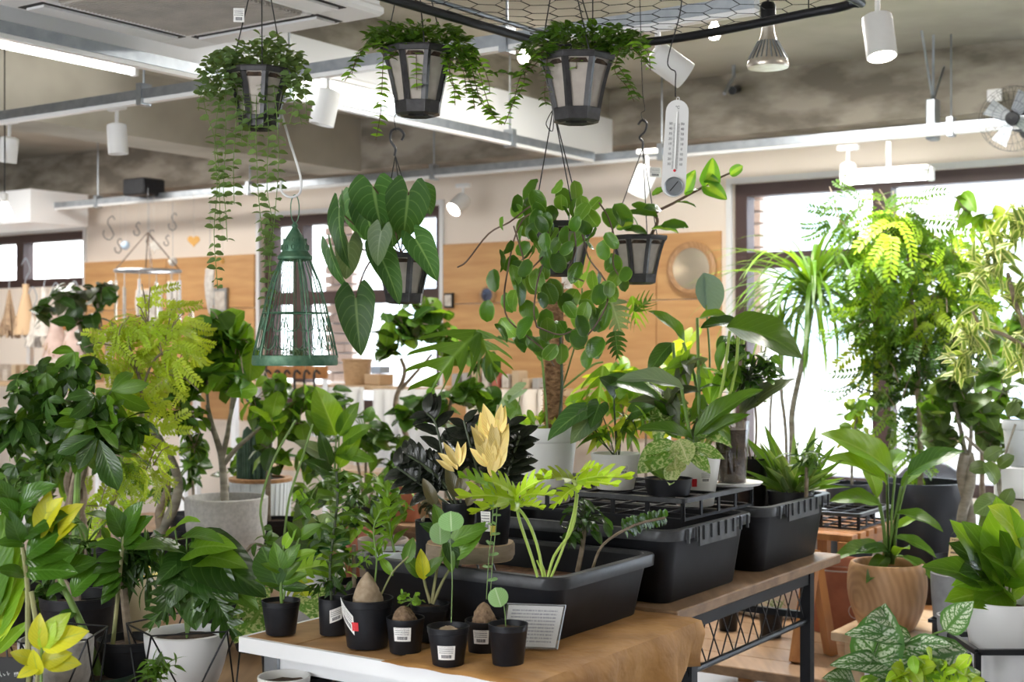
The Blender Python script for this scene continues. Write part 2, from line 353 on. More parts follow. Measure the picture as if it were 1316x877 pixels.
# parked car beyond the right window
def car():
    c = R(-1.9, 11.2, -.15); o = thing('parked_car', 'white car parked outside, seen through the right-hand window', 'car', c)
    m = M4.Translation(c) @ M4.Rotation(ANG, 4, 'Z')
    def ext(pr, w, name, mt, taper=1.):
        n = len(pr); vs = [m @ V((x, -w, z)) for x, z in pr] + [m @ V((x, w, z)) for x, z in pr]
        MB().add(vs, [tuple(range(n)), tuple(range(2 * n - 1, n - 1, -1))] + [(i, n + i, n + (i + 1) % n, (i + 1) % n) for i in range(n)]).build(name, mt, o, False)
    ext([(-2, .35), (-2.05, .75), (-1.6, .92), (-.9, .98), (1.6, .98), (2.0, .9), (2.05, .4), (1.9, .28), (-1.9, .28)], .85, 'body', 'white_gloss')
    ext([(-1.0, .97), (-.4, 1.42), (1.1, 1.45), (1.7, .97)], .72, 'cabin', 'far_glass')
    ext([(-.45, 1.42), (-.3, 1.48), (1.0, 1.5), (1.15, 1.44)], .73, 'roof', 'white_gloss')
    for x in (-1.3, 1.3):
        for y in (-.8, .8): MB().lathe(m @ V((x, y - .1, .33)), [(.2, 0), (.33, .02), (.33, .18), (.2, .2)], 18, 0, True, True, axis=m.to_3x3() @ V((0, 1, 0))).build('wheel', 'black_plastic', o)
car()
# ================================================================ ceiling services
def raceway(x0, y0, x1, y1, z, label):
    a, b = R(x0, y0, z), R(x1, y1, z); d = b - a; an = math.atan2(d.y, d.x); rot = M4.Rotation(an, 3, 'Z'); c = (a + b) / 2
    o = thing('wiring_raceway', label, 'cable tray', c)
    MB().box(c + V((0, 0, .02)), (d.length, .042, .04), rot).build('channel', 'galvanised', o, False)
    MB().box(c + V((0, 0, -.008)), (d.length, .032, .016), rot).build('cover', 'white_metal', o, False)
    n = max(2, int(d.length / 1.5))
    rod = MB()
    for i in range(n):
        p = a.lerp(b, (i + .5) / n); rod.box(p + V((0, 0, .02)), (.03, .058, .09), rot)
        MB().tube([p + V((0, 0, .05)), V((p.x, p.y, 2.9 if z > 0 else 3))], .005, 6).build('hanger_rod', 'galvanised', o)
    rod.build('clamp', 'galvanised', o, False)
    return o
raceway(-3.87, -1.5, -3.87, 6.45, 2.42, 'grey steel raceway running under the white fascia towards the back wall')
raceway(-9.0, 3.80, -1.7, 3.80, 2.42, 'grey steel raceway crossing the shop in front, carrying the nearer white spotlights')
raceway(-12.0, 6.53, 3.5, 6.53, 2.42, 'long grey steel raceway along the back wall above the windows')
# splayed rods holding the raceway over the right window
p = SZ(1199, 150, 0) if 0 else S(1199, 172, 6.66)
o = thing('raceway_bracket', 'three splayed steel rods clamped to the raceway above the right window', 'bracket', p)
for q in ((1178, 0, 6.3), (1200, -5, 6.4), (1236, 16, 7.0)):
    e = S(*q); MB().tube([p + V((0, 0, .16)), e], .006, 6).build('rod', 'galvanised', o)
    MB().ball(p + V((0, 0, .16)), .016).build('joint', 'galvanised', o)
MB().box(p + V((0, 0, .07)), (.05, .08, .2), M4.Rotation(ANG, 3, 'Z'), 0, .006).build('clamp', 'galvanised', o, False)
# air-conditioner cassette
def cassette():
    o = thing('ceiling_cassette', 'white square air-conditioner cassette set in the ceiling, dusty grille', 'air conditioner', R(-3.355, 3.03, 2.5))
    cx, cy = -3.355, 3.03
    f = MB()
    for s in (-1, 1):
        f.rbox(cx + s * .37, cy, 2.515, .19, .93, .035, 0, .01); f.rbox(cx, cy + s * .37, 2.515, .56, .19, .035, 0, .01)
    f.rbox(cx, cy, 2.70, .9, .9, .34); f.build('panel', 'white_paint', o, False)
    for s in (-1, 1):
        sb('louvre', cx + s * .375 - .045, cx + s * .375 + .045, cy - .28, cy + .28, 2.488, 2.497, 'white_gloss', o); sb('slot', cx + s * .375 - .062, cx + s * .375 + .062, cy - .3, cy + .3, 2.496, 2.4995, 'dark_line', o)
        sb('louvre', cx - .28, cx + .28, cy + s * .375 - .045, cy + s * .375 + .045, 2.488, 2.497, 'white_gloss', o); sb('slot', cx - .3, cx + .3, cy + s * .375 - .062, cy + s * .375 + .062, 2.496, 2.4995, 'dark_line', o)
    mat('dusty', (.50, .46, .41), .8, 0, (.40, .37, .33), 9)
    sb('grille', cx - .27, cx + .27, cy - .27, cy + .27, 2.495, 2.505, 'dusty', o)
    g = MB()
    for i in range(34): g.rbox(cx, cy - .26 + i * .0158, 2.492, .54, .006, .008)
    g.build('grille_bars', 'dusty', o, False, 'stuff')
cassette()
# fluorescent tubes
mat('tube_glow', (1, 1, 1), .4, emit=((1, .99, .96), 7)); mat('lamp_glow', (1, 1, 1), .4, emit=((1, .9, .75), 30)); mat('lamp_glow_white', (1, 1, 1), .4, emit=((1, .98, .95), 25))
def tube_light(a, b, label):
    c = (a + b) / 2; d = b - a; rot = M4.Rotation(math.atan2(d.y, d.x), 3, 'Z')
    o = thing('tube_light', label, 'lamp', c)
    MB().box(c + V((0, 0, .035)), (d.length, .09, .03), rot, 0, .006).build('housing', 'white_metal', o, False)
    MB().tube([a, b], .016, 10).build('tube', 'tube_glow', o)
    for e in (a, b): MB().box(e + V((0, 0, .01)), (.03, .04, .06), rot, 0, .004).build('holder', 'white_metal', o, False)
tube_light(R(-5.62, 3.75, 2.82), R(-5.62, 4.75, 2.82), 'lit fluorescent tube under the ceiling beside the concrete beam, upper left')
tube_light(R(-3.80, 3.70, 2.47), R(-3.80, 4.9, 2.47), 'short lit tube along the white fascia beside the cassette')
tube_light(S(1085, 233, 6.2) , S(1196, 226, 6.0), 'bright white bar lamp hanging below the raceway at the right window')
MB().tube([S(1142, 228, 6.1), S(1142, 182, 6.1)], .012, 8).build('lamp_stem', 'white_metal', D.objects['tube_light.002'])
# spotlights
def spot_proto():
    o = thing('track_spotlight', 'x', 'lamp', (0, 0, 0))
    MB().box((0, 0, -.01), (.11, .034, .022), None, 0, .004).build('track_adapter', 'white_metal', o, False)
    MB().tube([(0, 0, -.02), (0, 0, -.07)], .012, 10).build('stem', 'white_metal', o)
    return o
def spot(px, py, Y, tilt, yaw, label, L=.14, r=.045, lit=True, power=6, rx=None, stemtop=None):
    # (px,py) = centre of the can; tilt from straight down (radians), yaw about z
    c = S(px, py, Y); d = V((sin(tilt) * cos(yaw), sin(tilt) * sin(yaw), -cos(tilt)))
    top = c - d * L * .35; o = thing('track_spotlight', label, 'lamp', c)
    st = V((top.x, top.y, top.z + (stemtop if stemtop else .09)))
    MB().box(st, (.10, .034, .025), M4.Rotation(ANG, 3, 'Z'), 0, .004).build('track_adapter', 'white_metal', o, False)
    MB().tube([st, top], .009, 8).build('stem', 'white_metal', o)
    MB().lathe(c - d * L / 2, [(r * .6, 0), (r * .96, .006), (r, .02), (r, L), (r * .93, L), (r * .9, L - .012), (.001, L - .014)], 24, axis=d).build('can', 'white_metal', o)
    MB().lathe(c - d * L / 2, [(r * .88, L - .011), (r * .6, L - .008), (.001, L - .006)], 20, 0, True, axis=d).build('lamp_face', 'lamp_glow' if lit else 'white_gloss', o)
    if lit:
        l = D.lights.new('spot_glow', 'SPOT'); l.energy = power; l.color = (1, .93, .82); l.spot_size = 1.5; l.shadow_soft_size = .04
        lo = D.objects.new('spot_glow', l); COL.objects.link(lo); lo.location = c + d * (L * .5 + .01); lo.rotation_euler = d.to_track_quat('-Z', 'Y').to_euler()
        # the light belongs to the lamp
        lo.parent = o; lo.location = lo.location - V(o.location)
    return o
spot(11, 192, 6.35, .2, 2.4, 'white cylinder spotlight at the far left end of the front raceway', lit=False, r=.042, L=.12)
spot(151, 178, 6.0, .06, 0, 'white cylinder spotlight under the front raceway, left of the trailing vine basket', lit=False, L=.135, r=.043)
spot(418, 137, 5.4, -.22, 0, 'white cylinder spotlight tilted left, between the two left hanging baskets', lit=False, L=.145, r=.05)
spot(860, 82, 4.3, 1.0, .2, 'large white spotlight tipped on its side above the thermometer', lit=False, L=.13, r=.046)
spot(1130, 46, 4.5, .25, -1.35, 'lit white spotlight hanging at upper right below the ceiling', L=.15, r=.05, power=12, stemtop=.14)
spot(590, 262, 8.3, .9, 3.9, 'small lit white spotlight on the beige wall left of the centre hanging vine', L=.12, r=.05, power=8)
spot(1090, 222, 6.35, .4, -1.8, 'small lit spotlight above the right window beside the bar lamp', L=.09, r=.04, power=6)
spot(826, 232, 6.3, .5, 2.5, 'white spotlight seen behind the wires of the right hanging basket', lit=False, L=.14, r=.05)
def bulb(px, py, Y, label, r=.035, top=2.85, k='lamp_glow'):
    c = S(px, py, Y); o = thing('pendant_bulb', label, 'lamp', c)
    MB().lathe(c, [(.001, -r), (r * .6, -r * .8), (r, 0), (r * .8, r * .6), (r * .4, r * 1.3), (r * .36, r * 1.6)], 16).build('bulb', k, o)
    MB().lathe(c, [(r * .45, r * 1.5), (r * .45, r * 2.6), (r * .15, r * 2.8)], 12).build('socket', 'white_metal', o)
    MB().tube([c + V((0, 0, r * 2.6)), V((c.x, c.y, top))], .003, 5).build('cord', 'dark_line', o)
bulb(6, 274, 6.3, 'round glowing bulb hanging on a cord at the far left edge')
bulb(673, 74, 6.5, 'small glowing bulb between the two upper hanging baskets', .028)
bulb(918, 42, 4.8, 'small glowing bulb seen just under the wire mesh', .026)
mat('lamp_bronze', (.62, .55, .47), .3, .8, (.75, .7, .62), 30)
def par():
    c = S(987, 86, 4.2); o = thing('grow_lamp', 'ribbed bell-shaped grow lamp lit under the mesh, silver and bronze', 'lamp', c)
    MB().lathe(c, [(.062, -.002), (.065, .006), (.061, .02), (.042, .055), (.030, .075), (.022, .10), (.019, .118), (.017, .15)], 32).build('reflector', 'lamp_bronze', o)
    g = MB()
    for k in range(24):
        t = 2 * pi * k / 24; g.tube([c + V((cos(t) * .062, sin(t) * .062, .022)), c + V((cos(t) * .044, sin(t) * .044, .056)), c + V((cos(t) * .031, sin(t) * .031, .08))], .0022, 4)
    g.build('cooling_fins', 'galvanised', o, True, 'stuff')
    MB().lathe(c, [(.001, .004), (.061, .004)], 28, 0, False).build('lens', 'lamp_glow_white', o)
    MB().lathe(c, [(.024, .14), (.024, .19), (.018, .20)], 14, 0, True, True).build('socket', 'black_metal', o)
    MB().tube([c + V((0, 0, .19)), c + V((0, 0, .5))], .004, 6).build('cord', 'dark_line', o)
    l = D.lights.new('grow_glow', 'SPOT'); l.energy = 14; l.spot_size = 2.2; l.shadow_soft_size = .05; lo = D.objects.new('grow_glow', l); COL.objects.link(lo); lo.parent = o; lo.location = (0, 0, -.01)
par()
# wall fan
def fan():
    c = S(1302, 152, 6.3); o = thing('wall_fan', 'wire-caged wall fan above the window at the right edge', 'fan', c)
    ax = V((-.55, -.83, -.05)).normalized(); g = MB()
    q = V((0, 0, 1)).rotation_difference(ax)
    for r, z in ((.15, .02), (.12, .045), (.08, .06), (.04, .066), (.15, -.03)):
        g.tube([c + q @ V((r * cos(t * pi / 16), r * sin(t * pi / 16), z)) for t in range(32)], .0010, 4, close=True)
    for k in range(30):
        t = 2 * pi * k / 30; g.tube([c + q @ V((cos(t) * a, sin(t) * a, b)) for a, b in ((.03, .067), (.10, .055), (.148, .02), (.15, -.03), (.1, -.05))], .0008, 3)
    g.build('cage', 'black_metal', o, True, 'stuff')
    for k in range(4):
        b = MB(); t = pi / 2 * k + .3; x, y = V((cos(t), sin(t), 0)), V((-sin(t), cos(t), 0))
        b.add([c + q @ (x * .03 - y * .02), c + q @ (x * .03 + y * .03 + V((0, 0, .02))), c + q @ (x * .12 + y * .06 + V((0, 0, .02))), c + q @ (x * .13 - y * .02)], [(0, 1, 2, 3)]); b.build('blade', 'galvanised', o)
    MB().lathe(c, [(.03, -.05), (.035, -.02), (.03, .03), (.001, .035)], 16, axis=ax).build('hub', 'black_plastic', o)
    MB().lathe(c, [(.05, -.16), (.055, -.08), (.04, -.05)], 16, 0, True, True, axis=ax).build('motor', 'black_plastic', o)
    MB().tube([c - ax * .12, c - ax * .2 + V((0, 0, -.06)), c - ax * .55 + V((0, 0, -.08))], .014, 8).build('bracket', 'black_plastic', o)
fan()
# dark thing in the recess upper left + pipe end
o = tag(MB().box(S(185, 241, 9.6), (.22, .2, .12), M4.Rotation(ANG, 3, 'Z'), 0, .01).build('wall_speaker', 'black_plastic', None, False), 'small black speaker box under the concrete beam at left', 'speaker')
# drainage bracket on the beam right
o = thing('pipe_stub', 'dark metal pipe stub with hook on the concrete beam under the grow lamp', 'pipe', S(946, 112, 7.4))
MB().tube([S(950, 113, 7.5), S(941, 116, 7.2)], .022, 12).build('pipe', 'black_metal', o); MB().tube([S(943, 78, 7.2), S(943, 98, 7.2), S(931, 120, 7.1)], .01, 8).build('hook', 'galvanised', o)
sw = tag(MB().box(S(1278, 122, 6.55), (.07, .012, .06), M4.Rotation(ANG, 3, 'Z'), 0, .003).build('switch_plate', 'white_gloss', None, False), 'white square plate on the beam above the wall fan', 'switch')
# ================================================================ leaf shapes: blade 1 long on +Y, upper face +Z
def arc(t, dr):
    return (t, 0.) if abs(dr) < 1e-3 else (sin(dr * t) / dr, -(1 - cos(dr * t)) / dr)
def blade(wf, asp, dr=.5, fold=.25, ruf=.0, back=0., rows=8, c=2, tw=0., seed=0):
    rg = random.Random(seed); ph = rg.random() * 6; dr = dr * (1 + rg.uniform(-.3, .3)); vs, fs, uv = [], [], []
    for i in range(rows + 1):
        t = i / rows; w = wf(t) * asp / 2; y0, z0 = arc(t, dr)
        for j in range(-c, c + 1):
            s = j / c; x = s * w; y = y0 - back * sin(pi * abs(s) * .72) * (1 - t) ** 2.4
            z = z0 + fold * abs(x) + ruf * abs(s) * sin(t * 14 + ph + (2 if s > 0 else 0)) - (.12 * back * abs(s) * (1 - t)) + tw * x * t
            vs.append(V((x, y, z))); uv.append((s, t))
    n = 2 * c + 1
    for i in range(rows):
        for j in range(n - 1): fs.append((i * n + j, i * n + j + 1, (i + 1) * n + j + 1, (i + 1) * n + j))
    return vs, fs, uv
def join(parts):
    vs, fs, uv = [], [], []
    for T, m in parts:
        k = len(vs); vs += [m @ p for p in T[0]]; fs += [tuple(i + k for i in f) for f in T[1]]; uv += T[2]
    return vs, fs, uv
def LM(b, d, n, s, wx=1.):
    y = V(d).normalized(); n = V(n); z = n - y * n.dot(y)
    if z.length < 1e-4: z = V((0, 0, 1)) - y * y.z + V((1e-3, 0, 0))
    z.normalize(); x = y.cross(z)
    return M4(((x.x * s * wx, y.x * s, z.x * s, b[0]), (x.y * s * wx, y.y * s, z.y * s, b[1]), (x.z * s * wx, y.z * s, z.z * s, b[2]), (0, 0, 0, 1)))
sm = lambda t: sin(pi * min(1, max(0, t)))
W_ov = lambda t: max(.03, sm(t ** .85) ** .75)
W_lan = lambda t: max(.02, sm(t ** .8))
W_ob = lambda t: max(.04, sm(t ** 1.35) ** .7)           # widest beyond the middle
W_rd = lambda t: max(.05, 2 * sqrt(max(0, t - t * t)))
W_ht = lambda t: max(.02, (1 - t ** 1.7) ** .8 * (1 if t > .22 else .62 + .38 * sin(t / .22 * pi / 2)))
W_st = lambda t: max(.02, min(1, .55 + t * 3) * (1 - t ** 3))
def slit(nf, asp, dr, cut, seed=0, lobew=.6, sweep=.22, back=.16, outline=None, tipw=.35):
    """a blade cut into fingers on each side (monstera, selloum)"""
    rg = random.Random(seed); vs, fs, uv = [], [], []
    of = outline or W_ht
    def pt(t, s, dy=0.):
        y0, z0 = arc(max(0, min(1.02, t)), dr); return V((s * asp / 2, y0 + dy, z0 + .16 * abs(s) * asp / 2 - .25 * dr * (abs(s) * asp / 2) ** 2))
    for sd in (-1, 1):
        for i in range(nf):
            t0, t1 = i / nf, (i + 1) / nf; tm = (t0 + t1) / 2; w = max(.1, of(tm)) * rg.uniform(.92, 1.05); bk = -back * (1 - tm) ** 2
            rowsx = [(0, 0, t0, t1), (cut, bk * cut, t0, t1), (cut + (1 - cut) * .55, None, 0, 0), (1.0, None, 0, 0)]
            k = len(vs); hw = (t1 - t0) / 2
            for q, s in enumerate((0, cut, cut + (1 - cut) * .5, .88, 1.0)):
                sh = sweep * s * s * (0.3 + w) + bk * s * s
                g = (1, 1, lobew + .12, lobew, tipw * lobew)[q]
                if i == nf - 1 and q > 1: sh += .04
                for e in (-1, 1):
                    vs.append(pt(tm + e * hw * g, sd * s * w, sh)); uv.append((sd * s, tm + e * hw * g))
            for q in range(4):
                a = k + q * 2; f = (a, a + 2, a + 3, a + 1); fs.append(f if sd < 0 else f[::-1])
    k = len(vs); vs += [pt(.93, -.12), pt(.93, .12), pt(1.08, 0), pt(.93, 0)]; uv += [(-.2, .93), (.2, .93), (0, 1), (0, .93)]; fs += [(k, k + 3, k + 2), (k + 3, k + 1, k + 2)]
    return vs, fs, uv
def palm(n, wf, asp, spread, dr, seed=0, sm_=.55):
    rg = random.Random(seed); ps = []
    for i in range(n):
        a = (i / (n - 1) - .5) * spread if n > 1 else 0; sc = 1 - sm_ * abs(i / (n - 1) - .5) * 1.4
        T = blade(wf, asp, dr * rg.uniform(.7, 1.5), .3, .01, 0, 6, 1, 0, seed + i)
        ps.append((T, M4.Rotation(a, 4, 'Z') @ M4.Rotation(-rg.uniform(.0, .35), 4, 'X') @ M4.Scale(sc, 4)))
    return join(ps)
def pinnate(n, wf, asp, L, dr, ang=1.1, start=.15, seed=0, taper=.5, term=True, lift=0.):
    rg = random.Random(seed); ps = []
    for i in range(n):
        t = start + (1 - start) * i / n; y, z = arc(t, dr); sc = L * (1 - taper * t) * rg.uniform(.9, 1.1)
        for s in (-1, 1):
            T = blade(wf, asp, .3, .2, 0, 0, 4, 1, 0, seed + i)
            ps.append((T, M4.Translation((0, y, z)) @ M4.Rotation(-dr * t, 4, 'X') @ M4.Rotation(-s * ang * rg.uniform(.9, 1.1), 4, 'Z') @ M4.Rotation(lift, 4, 'X') @ M4.Scale(sc, 4)))
    if term: y, z = arc(.98, dr); ps.append((blade(wf, asp, .3, .2, 0, 0, 4, 1), M4.Translation((0, y, z)) @ M4.Rotation(-dr, 4, 'X') @ M4.Scale(L * .6, 4)))
    k = []  # rachis
    vs, fs, uv = join(ps); m = len(vs)
    for i in range(7):
        y, z = arc(i / 6, dr); w = .008 * (1.3 - i / 6); vs += [V((-w, y, z - .002)), V((w, y, z - .002))]; uv += [(0, .5), (0, .5)]
        if i: a = m + (i - 1) * 2; fs.append((a, a + 1, a + 3, a + 2))
    return vs, fs, uv
def bipin(n, seed=0):
    """pairs of feathery pinnae on one stalk, as on an everfresh tree"""
    rg = random.Random(seed); ps = []
    for i, (t, a, sc) in enumerate([(.2, 1.25, .55), (.25, -1.2, .6), (.6, .8, .7), (.65, -.75, .72), (.98, .3, .7), (.98, -.3, .62)]):
        y, z = arc(t, .6); T = pinnate(n, W_ob, .42, .22, .7 + rg.random() * .6, .95, .06, seed + i, .25, True, .3)
        ps.append((T, M4.Translation((0, y, z)) @ M4.Rotation(-.5 * t, 4, 'X') @ M4.Rotation(a * rg.uniform(.8, 1.2), 4, 'Z') @ M4.Scale(sc, 4)))
    return join(ps)
KIND = {
 'ovate': lambda s: blade(W_ov, .50, .7, .28, .012, 0, 8, 2, 0, s), 'ovate_w': lambda s: blade(W_ov, .68, .7, .22, .02, .05, 8, 2, 0, s),
 'obov': lambda s: blade(W_ob, .45, .5, .25, .01, 0, 7, 2, 0, s), 'lance': lambda s: blade(W_lan, .24, .9, .35, .008, 0, 8, 1, 0, s),
 'lance_w': lambda s: blade(W_lan, .36, .7, .3, .015, 0, 8, 2, 0, s), 'round': lambda s: blade(W_rd, .92, .35, .12, .01, 0, 8, 2, 0, s), 'oval': lambda s: blade(W_rd, .78, .55, .2, .02, .02, 8, 2, 0, s),
 'disc': lambda s: blade(W_rd, .97, .15, -.08, .0, 0, 10, 3, 0, s),
 'heart': lambda s: blade(W_ht, .92, .6, .26, .014, .30, 12, 4, 0, s), 'heart_n': lambda s: blade(W_ht, .66, .5, .3, .012, .22, 10, 4, 0, s),
 'fiddle': lambda s: blade(lambda t: max(.04, sm(t ** 1.2) ** .6), .82, .5, .22, .035, .10, 8, 2, 0, s),
 'strap': lambda s: blade(W_st, .036, 1.9, .5, 0, 0, 12, 1, 0, s), 'strap_s': lambda s: blade(W_lan, .12, .9, .4, 0, 0, 7, 1, 0, s), 'spike': lambda s: blade(lambda t: max(.02, (1 - t) ** .8 * min(1, .7 + t)), .2, .3, .5, 0, 0, 6, 1, 0, s),
 'banana': lambda s: blade(lambda t: max(.03, sm(t ** .9) ** .7), .40, .75, .45, .02, 0, 10, 2, 0, s),
 'monstera': lambda s: slit(6, .95, .55, .48, s), 'split': lambda s: slit(4, 1.05, .9, .12, s, .42, .55, .16, None, .75), 'selloum': lambda s: slit(5, .95, .8, .42, s, .62, .30, .28, None, .7), 'oak': lambda s: slit(3, .8, .6, .45, s, .62, .25, .1),
 'palm5': lambda s: palm(5, W_ob, .34, 2.6, .8, s), 'palm7': lambda s: palm(7, W_ob, .30, 4.2, .9, s, .4), 'palm6': lambda s: palm(6, W_ob, .40, 3.9, .7, s, .4),
 'pinnate': lambda s: pinnate(9, W_ob, .42, .30, .9, 1.15, .12, s, .35), 'bipin': lambda s: bipin(10, s), 'zz': lambda s: pinnate(7, W_ov, .48, .30, .35, .85, .25, s, .35, True, .4),
 'tiny': lambda s: blade(W_ov, .7, .3, .3, 0, 0, 3, 1, 0, s), 'tiny_round': lambda s: blade(W_rd, .85, .3, .3, 0, 0, 4, 1, 0, s), 'ivy': lambda s: blade(W_ht, .8, .5, .3, 0, .15, 4, 1, 0, s),
}
TC, MC = {}, {}
def T(kind, v=0):
    if (kind, v) not in TC: TC[(kind, v)] = KIND[kind](v * 17 + 3)
    return TC[(kind, v)]
def leafmesh(kind, mt, v=None):
    v = random.randrange(3) if v is None else v
    if (kind, mt, v) not in MC: MC[(kind, mt, v)] = MB().add(*T(kind, v)).mesh('leaf_blade', mt)
    return MC[(kind, mt, v)]
leafmat('lf_dark', (.016, .048, .010), (.040, .095, .018), (.085, .16, .04), rough=.24, tr=.2)
leafmat('lf_mid', (.040, .105, .012), (.085, .18, .022), (.14, .25, .05), tr=.32)
leafmat('lf_fresh', (.09, .20, .018), (.16, .31, .03), (.24, .36, .08), tr=.4)
leafmat('lf_lime', (.24, .37, .03), (.36, .50, .05), (.42, .52, .14), tr=.4)
leafmat('lf_yellow', (.38, .38, .02), (.50, .48, .04), (.30, .36, .05), tr=.35)
leafmat('lf_neon', (.28, .50, .03), (.42, .64, .05), (.55, .68, .18), tr=.40, rough=.38)
leafmat('lf_black', (.008, .010, .008), (.016, .02, .013), None, rough=.22, tr=.03)
leafmat('lf_gold', (.74, .55, .18), (.84, .68, .30), (.62, .42, .14), tr=.2, rough=.4)
leafmat('lf_bronze', (.10, .07, .035), (.06, .06, .025), None, rough=.3, tr=.1)
leafmat('lf_olive', (.055, .075, .04), (.09, .11, .06), (.14, .16, .09), tr=.2)
leafmat('lf_grey', (.13, .20, .12), (.19, .27, .17), (.28, .36, .24), tr=.3)
leafmat('lf_velvet', (.025, .075, .02), (.05, .13, .03), (.17, .28, .09), rough=.42, tr=.2, nv=7)
leafmat('lf_velvet_grey', (.10, .17, .09), (.14, .21, .11), (.26, .34, .20), rough=.5, tr=.25, nv=8)
leafmat('lf_zz', (.030, .085, .010), (.055, .14, .016), (.08, .17, .03), rough=.2, tr=.2)
leafmat('lf_hoya', (.028, .085, .010), (.055, .13, .018), None, 'rim', .22, .28, alt=(.15, .25, .05))
leafmat('lf_hoya_lt', (.06, .15, .02), (.10, .20, .03), (.16, .27, .06), 'rim', .22, .35, alt=(.22, .34, .10))
leafmat('lf_hoya_var', (.045, .15, .015), (.07, .2, .02), None, 'center', .28, .4, alt=(.38, .50, .06))
leafmat('lf_song', (.10, .18, .04), (.16, .26, .05), None, 'edge', .4, .35, alt=(.72, .70, .32))
leafmat('lf_snake', (.10, .20, .05), (.20, .32, .09), None, 'rim', .4, .2, alt=(.42, .46, .18))
leafmat('lf_silver', (.045, .13, .035), (.07, .18, .05), (.07, .17, .05), 'band', .45, .25, alt=(.66, .70, .56), nv=7)
leafmat('lf_pothos', (.08, .2, .03), (.13, .28, .05), (.2, .32, .08), 'mottle', .35, .3, alt=(.52, .56, .26))
leafmat('lf_cream', (.45, .50, .22), (.58, .60, .34), (.66, .66, .42), 'mottle', .4, .3, alt=(.18, .32, .08))
leafmat('lf_calathea', (.03, .11, .035), (.05, .15, .05), (.18, .28, .16), '', .25, .2)
leafmat('lf_bluegrey', (.10, .17, .155), (.16, .24, .21), None, rough=.5, tr=.15)
leafmat('lf_pilea', (.15, .30, .12), (.20, .36, .15), (.42, .52, .34), rough=.45, tr=.35)
leafmat('lf_dischidia', (.12, .22, .08), (.22, .33, .13), None, rough=.5, tr=.3)
leafmat('lf_fig', (.055, .155, .02), (.10, .23, .04), None, rough=.4, tr=.3)
leafmat('lf_rubber', (.05, .095, .028), (.10, .16, .05), (.16, .23, .09), rough=.3, tr=.25)
leafmat('lf_red', (.35, .08, .05), (.45, .2, .08), None, tr=.3)
TOC = V((0, -1, 0)); UP = V((0, 0, 1))
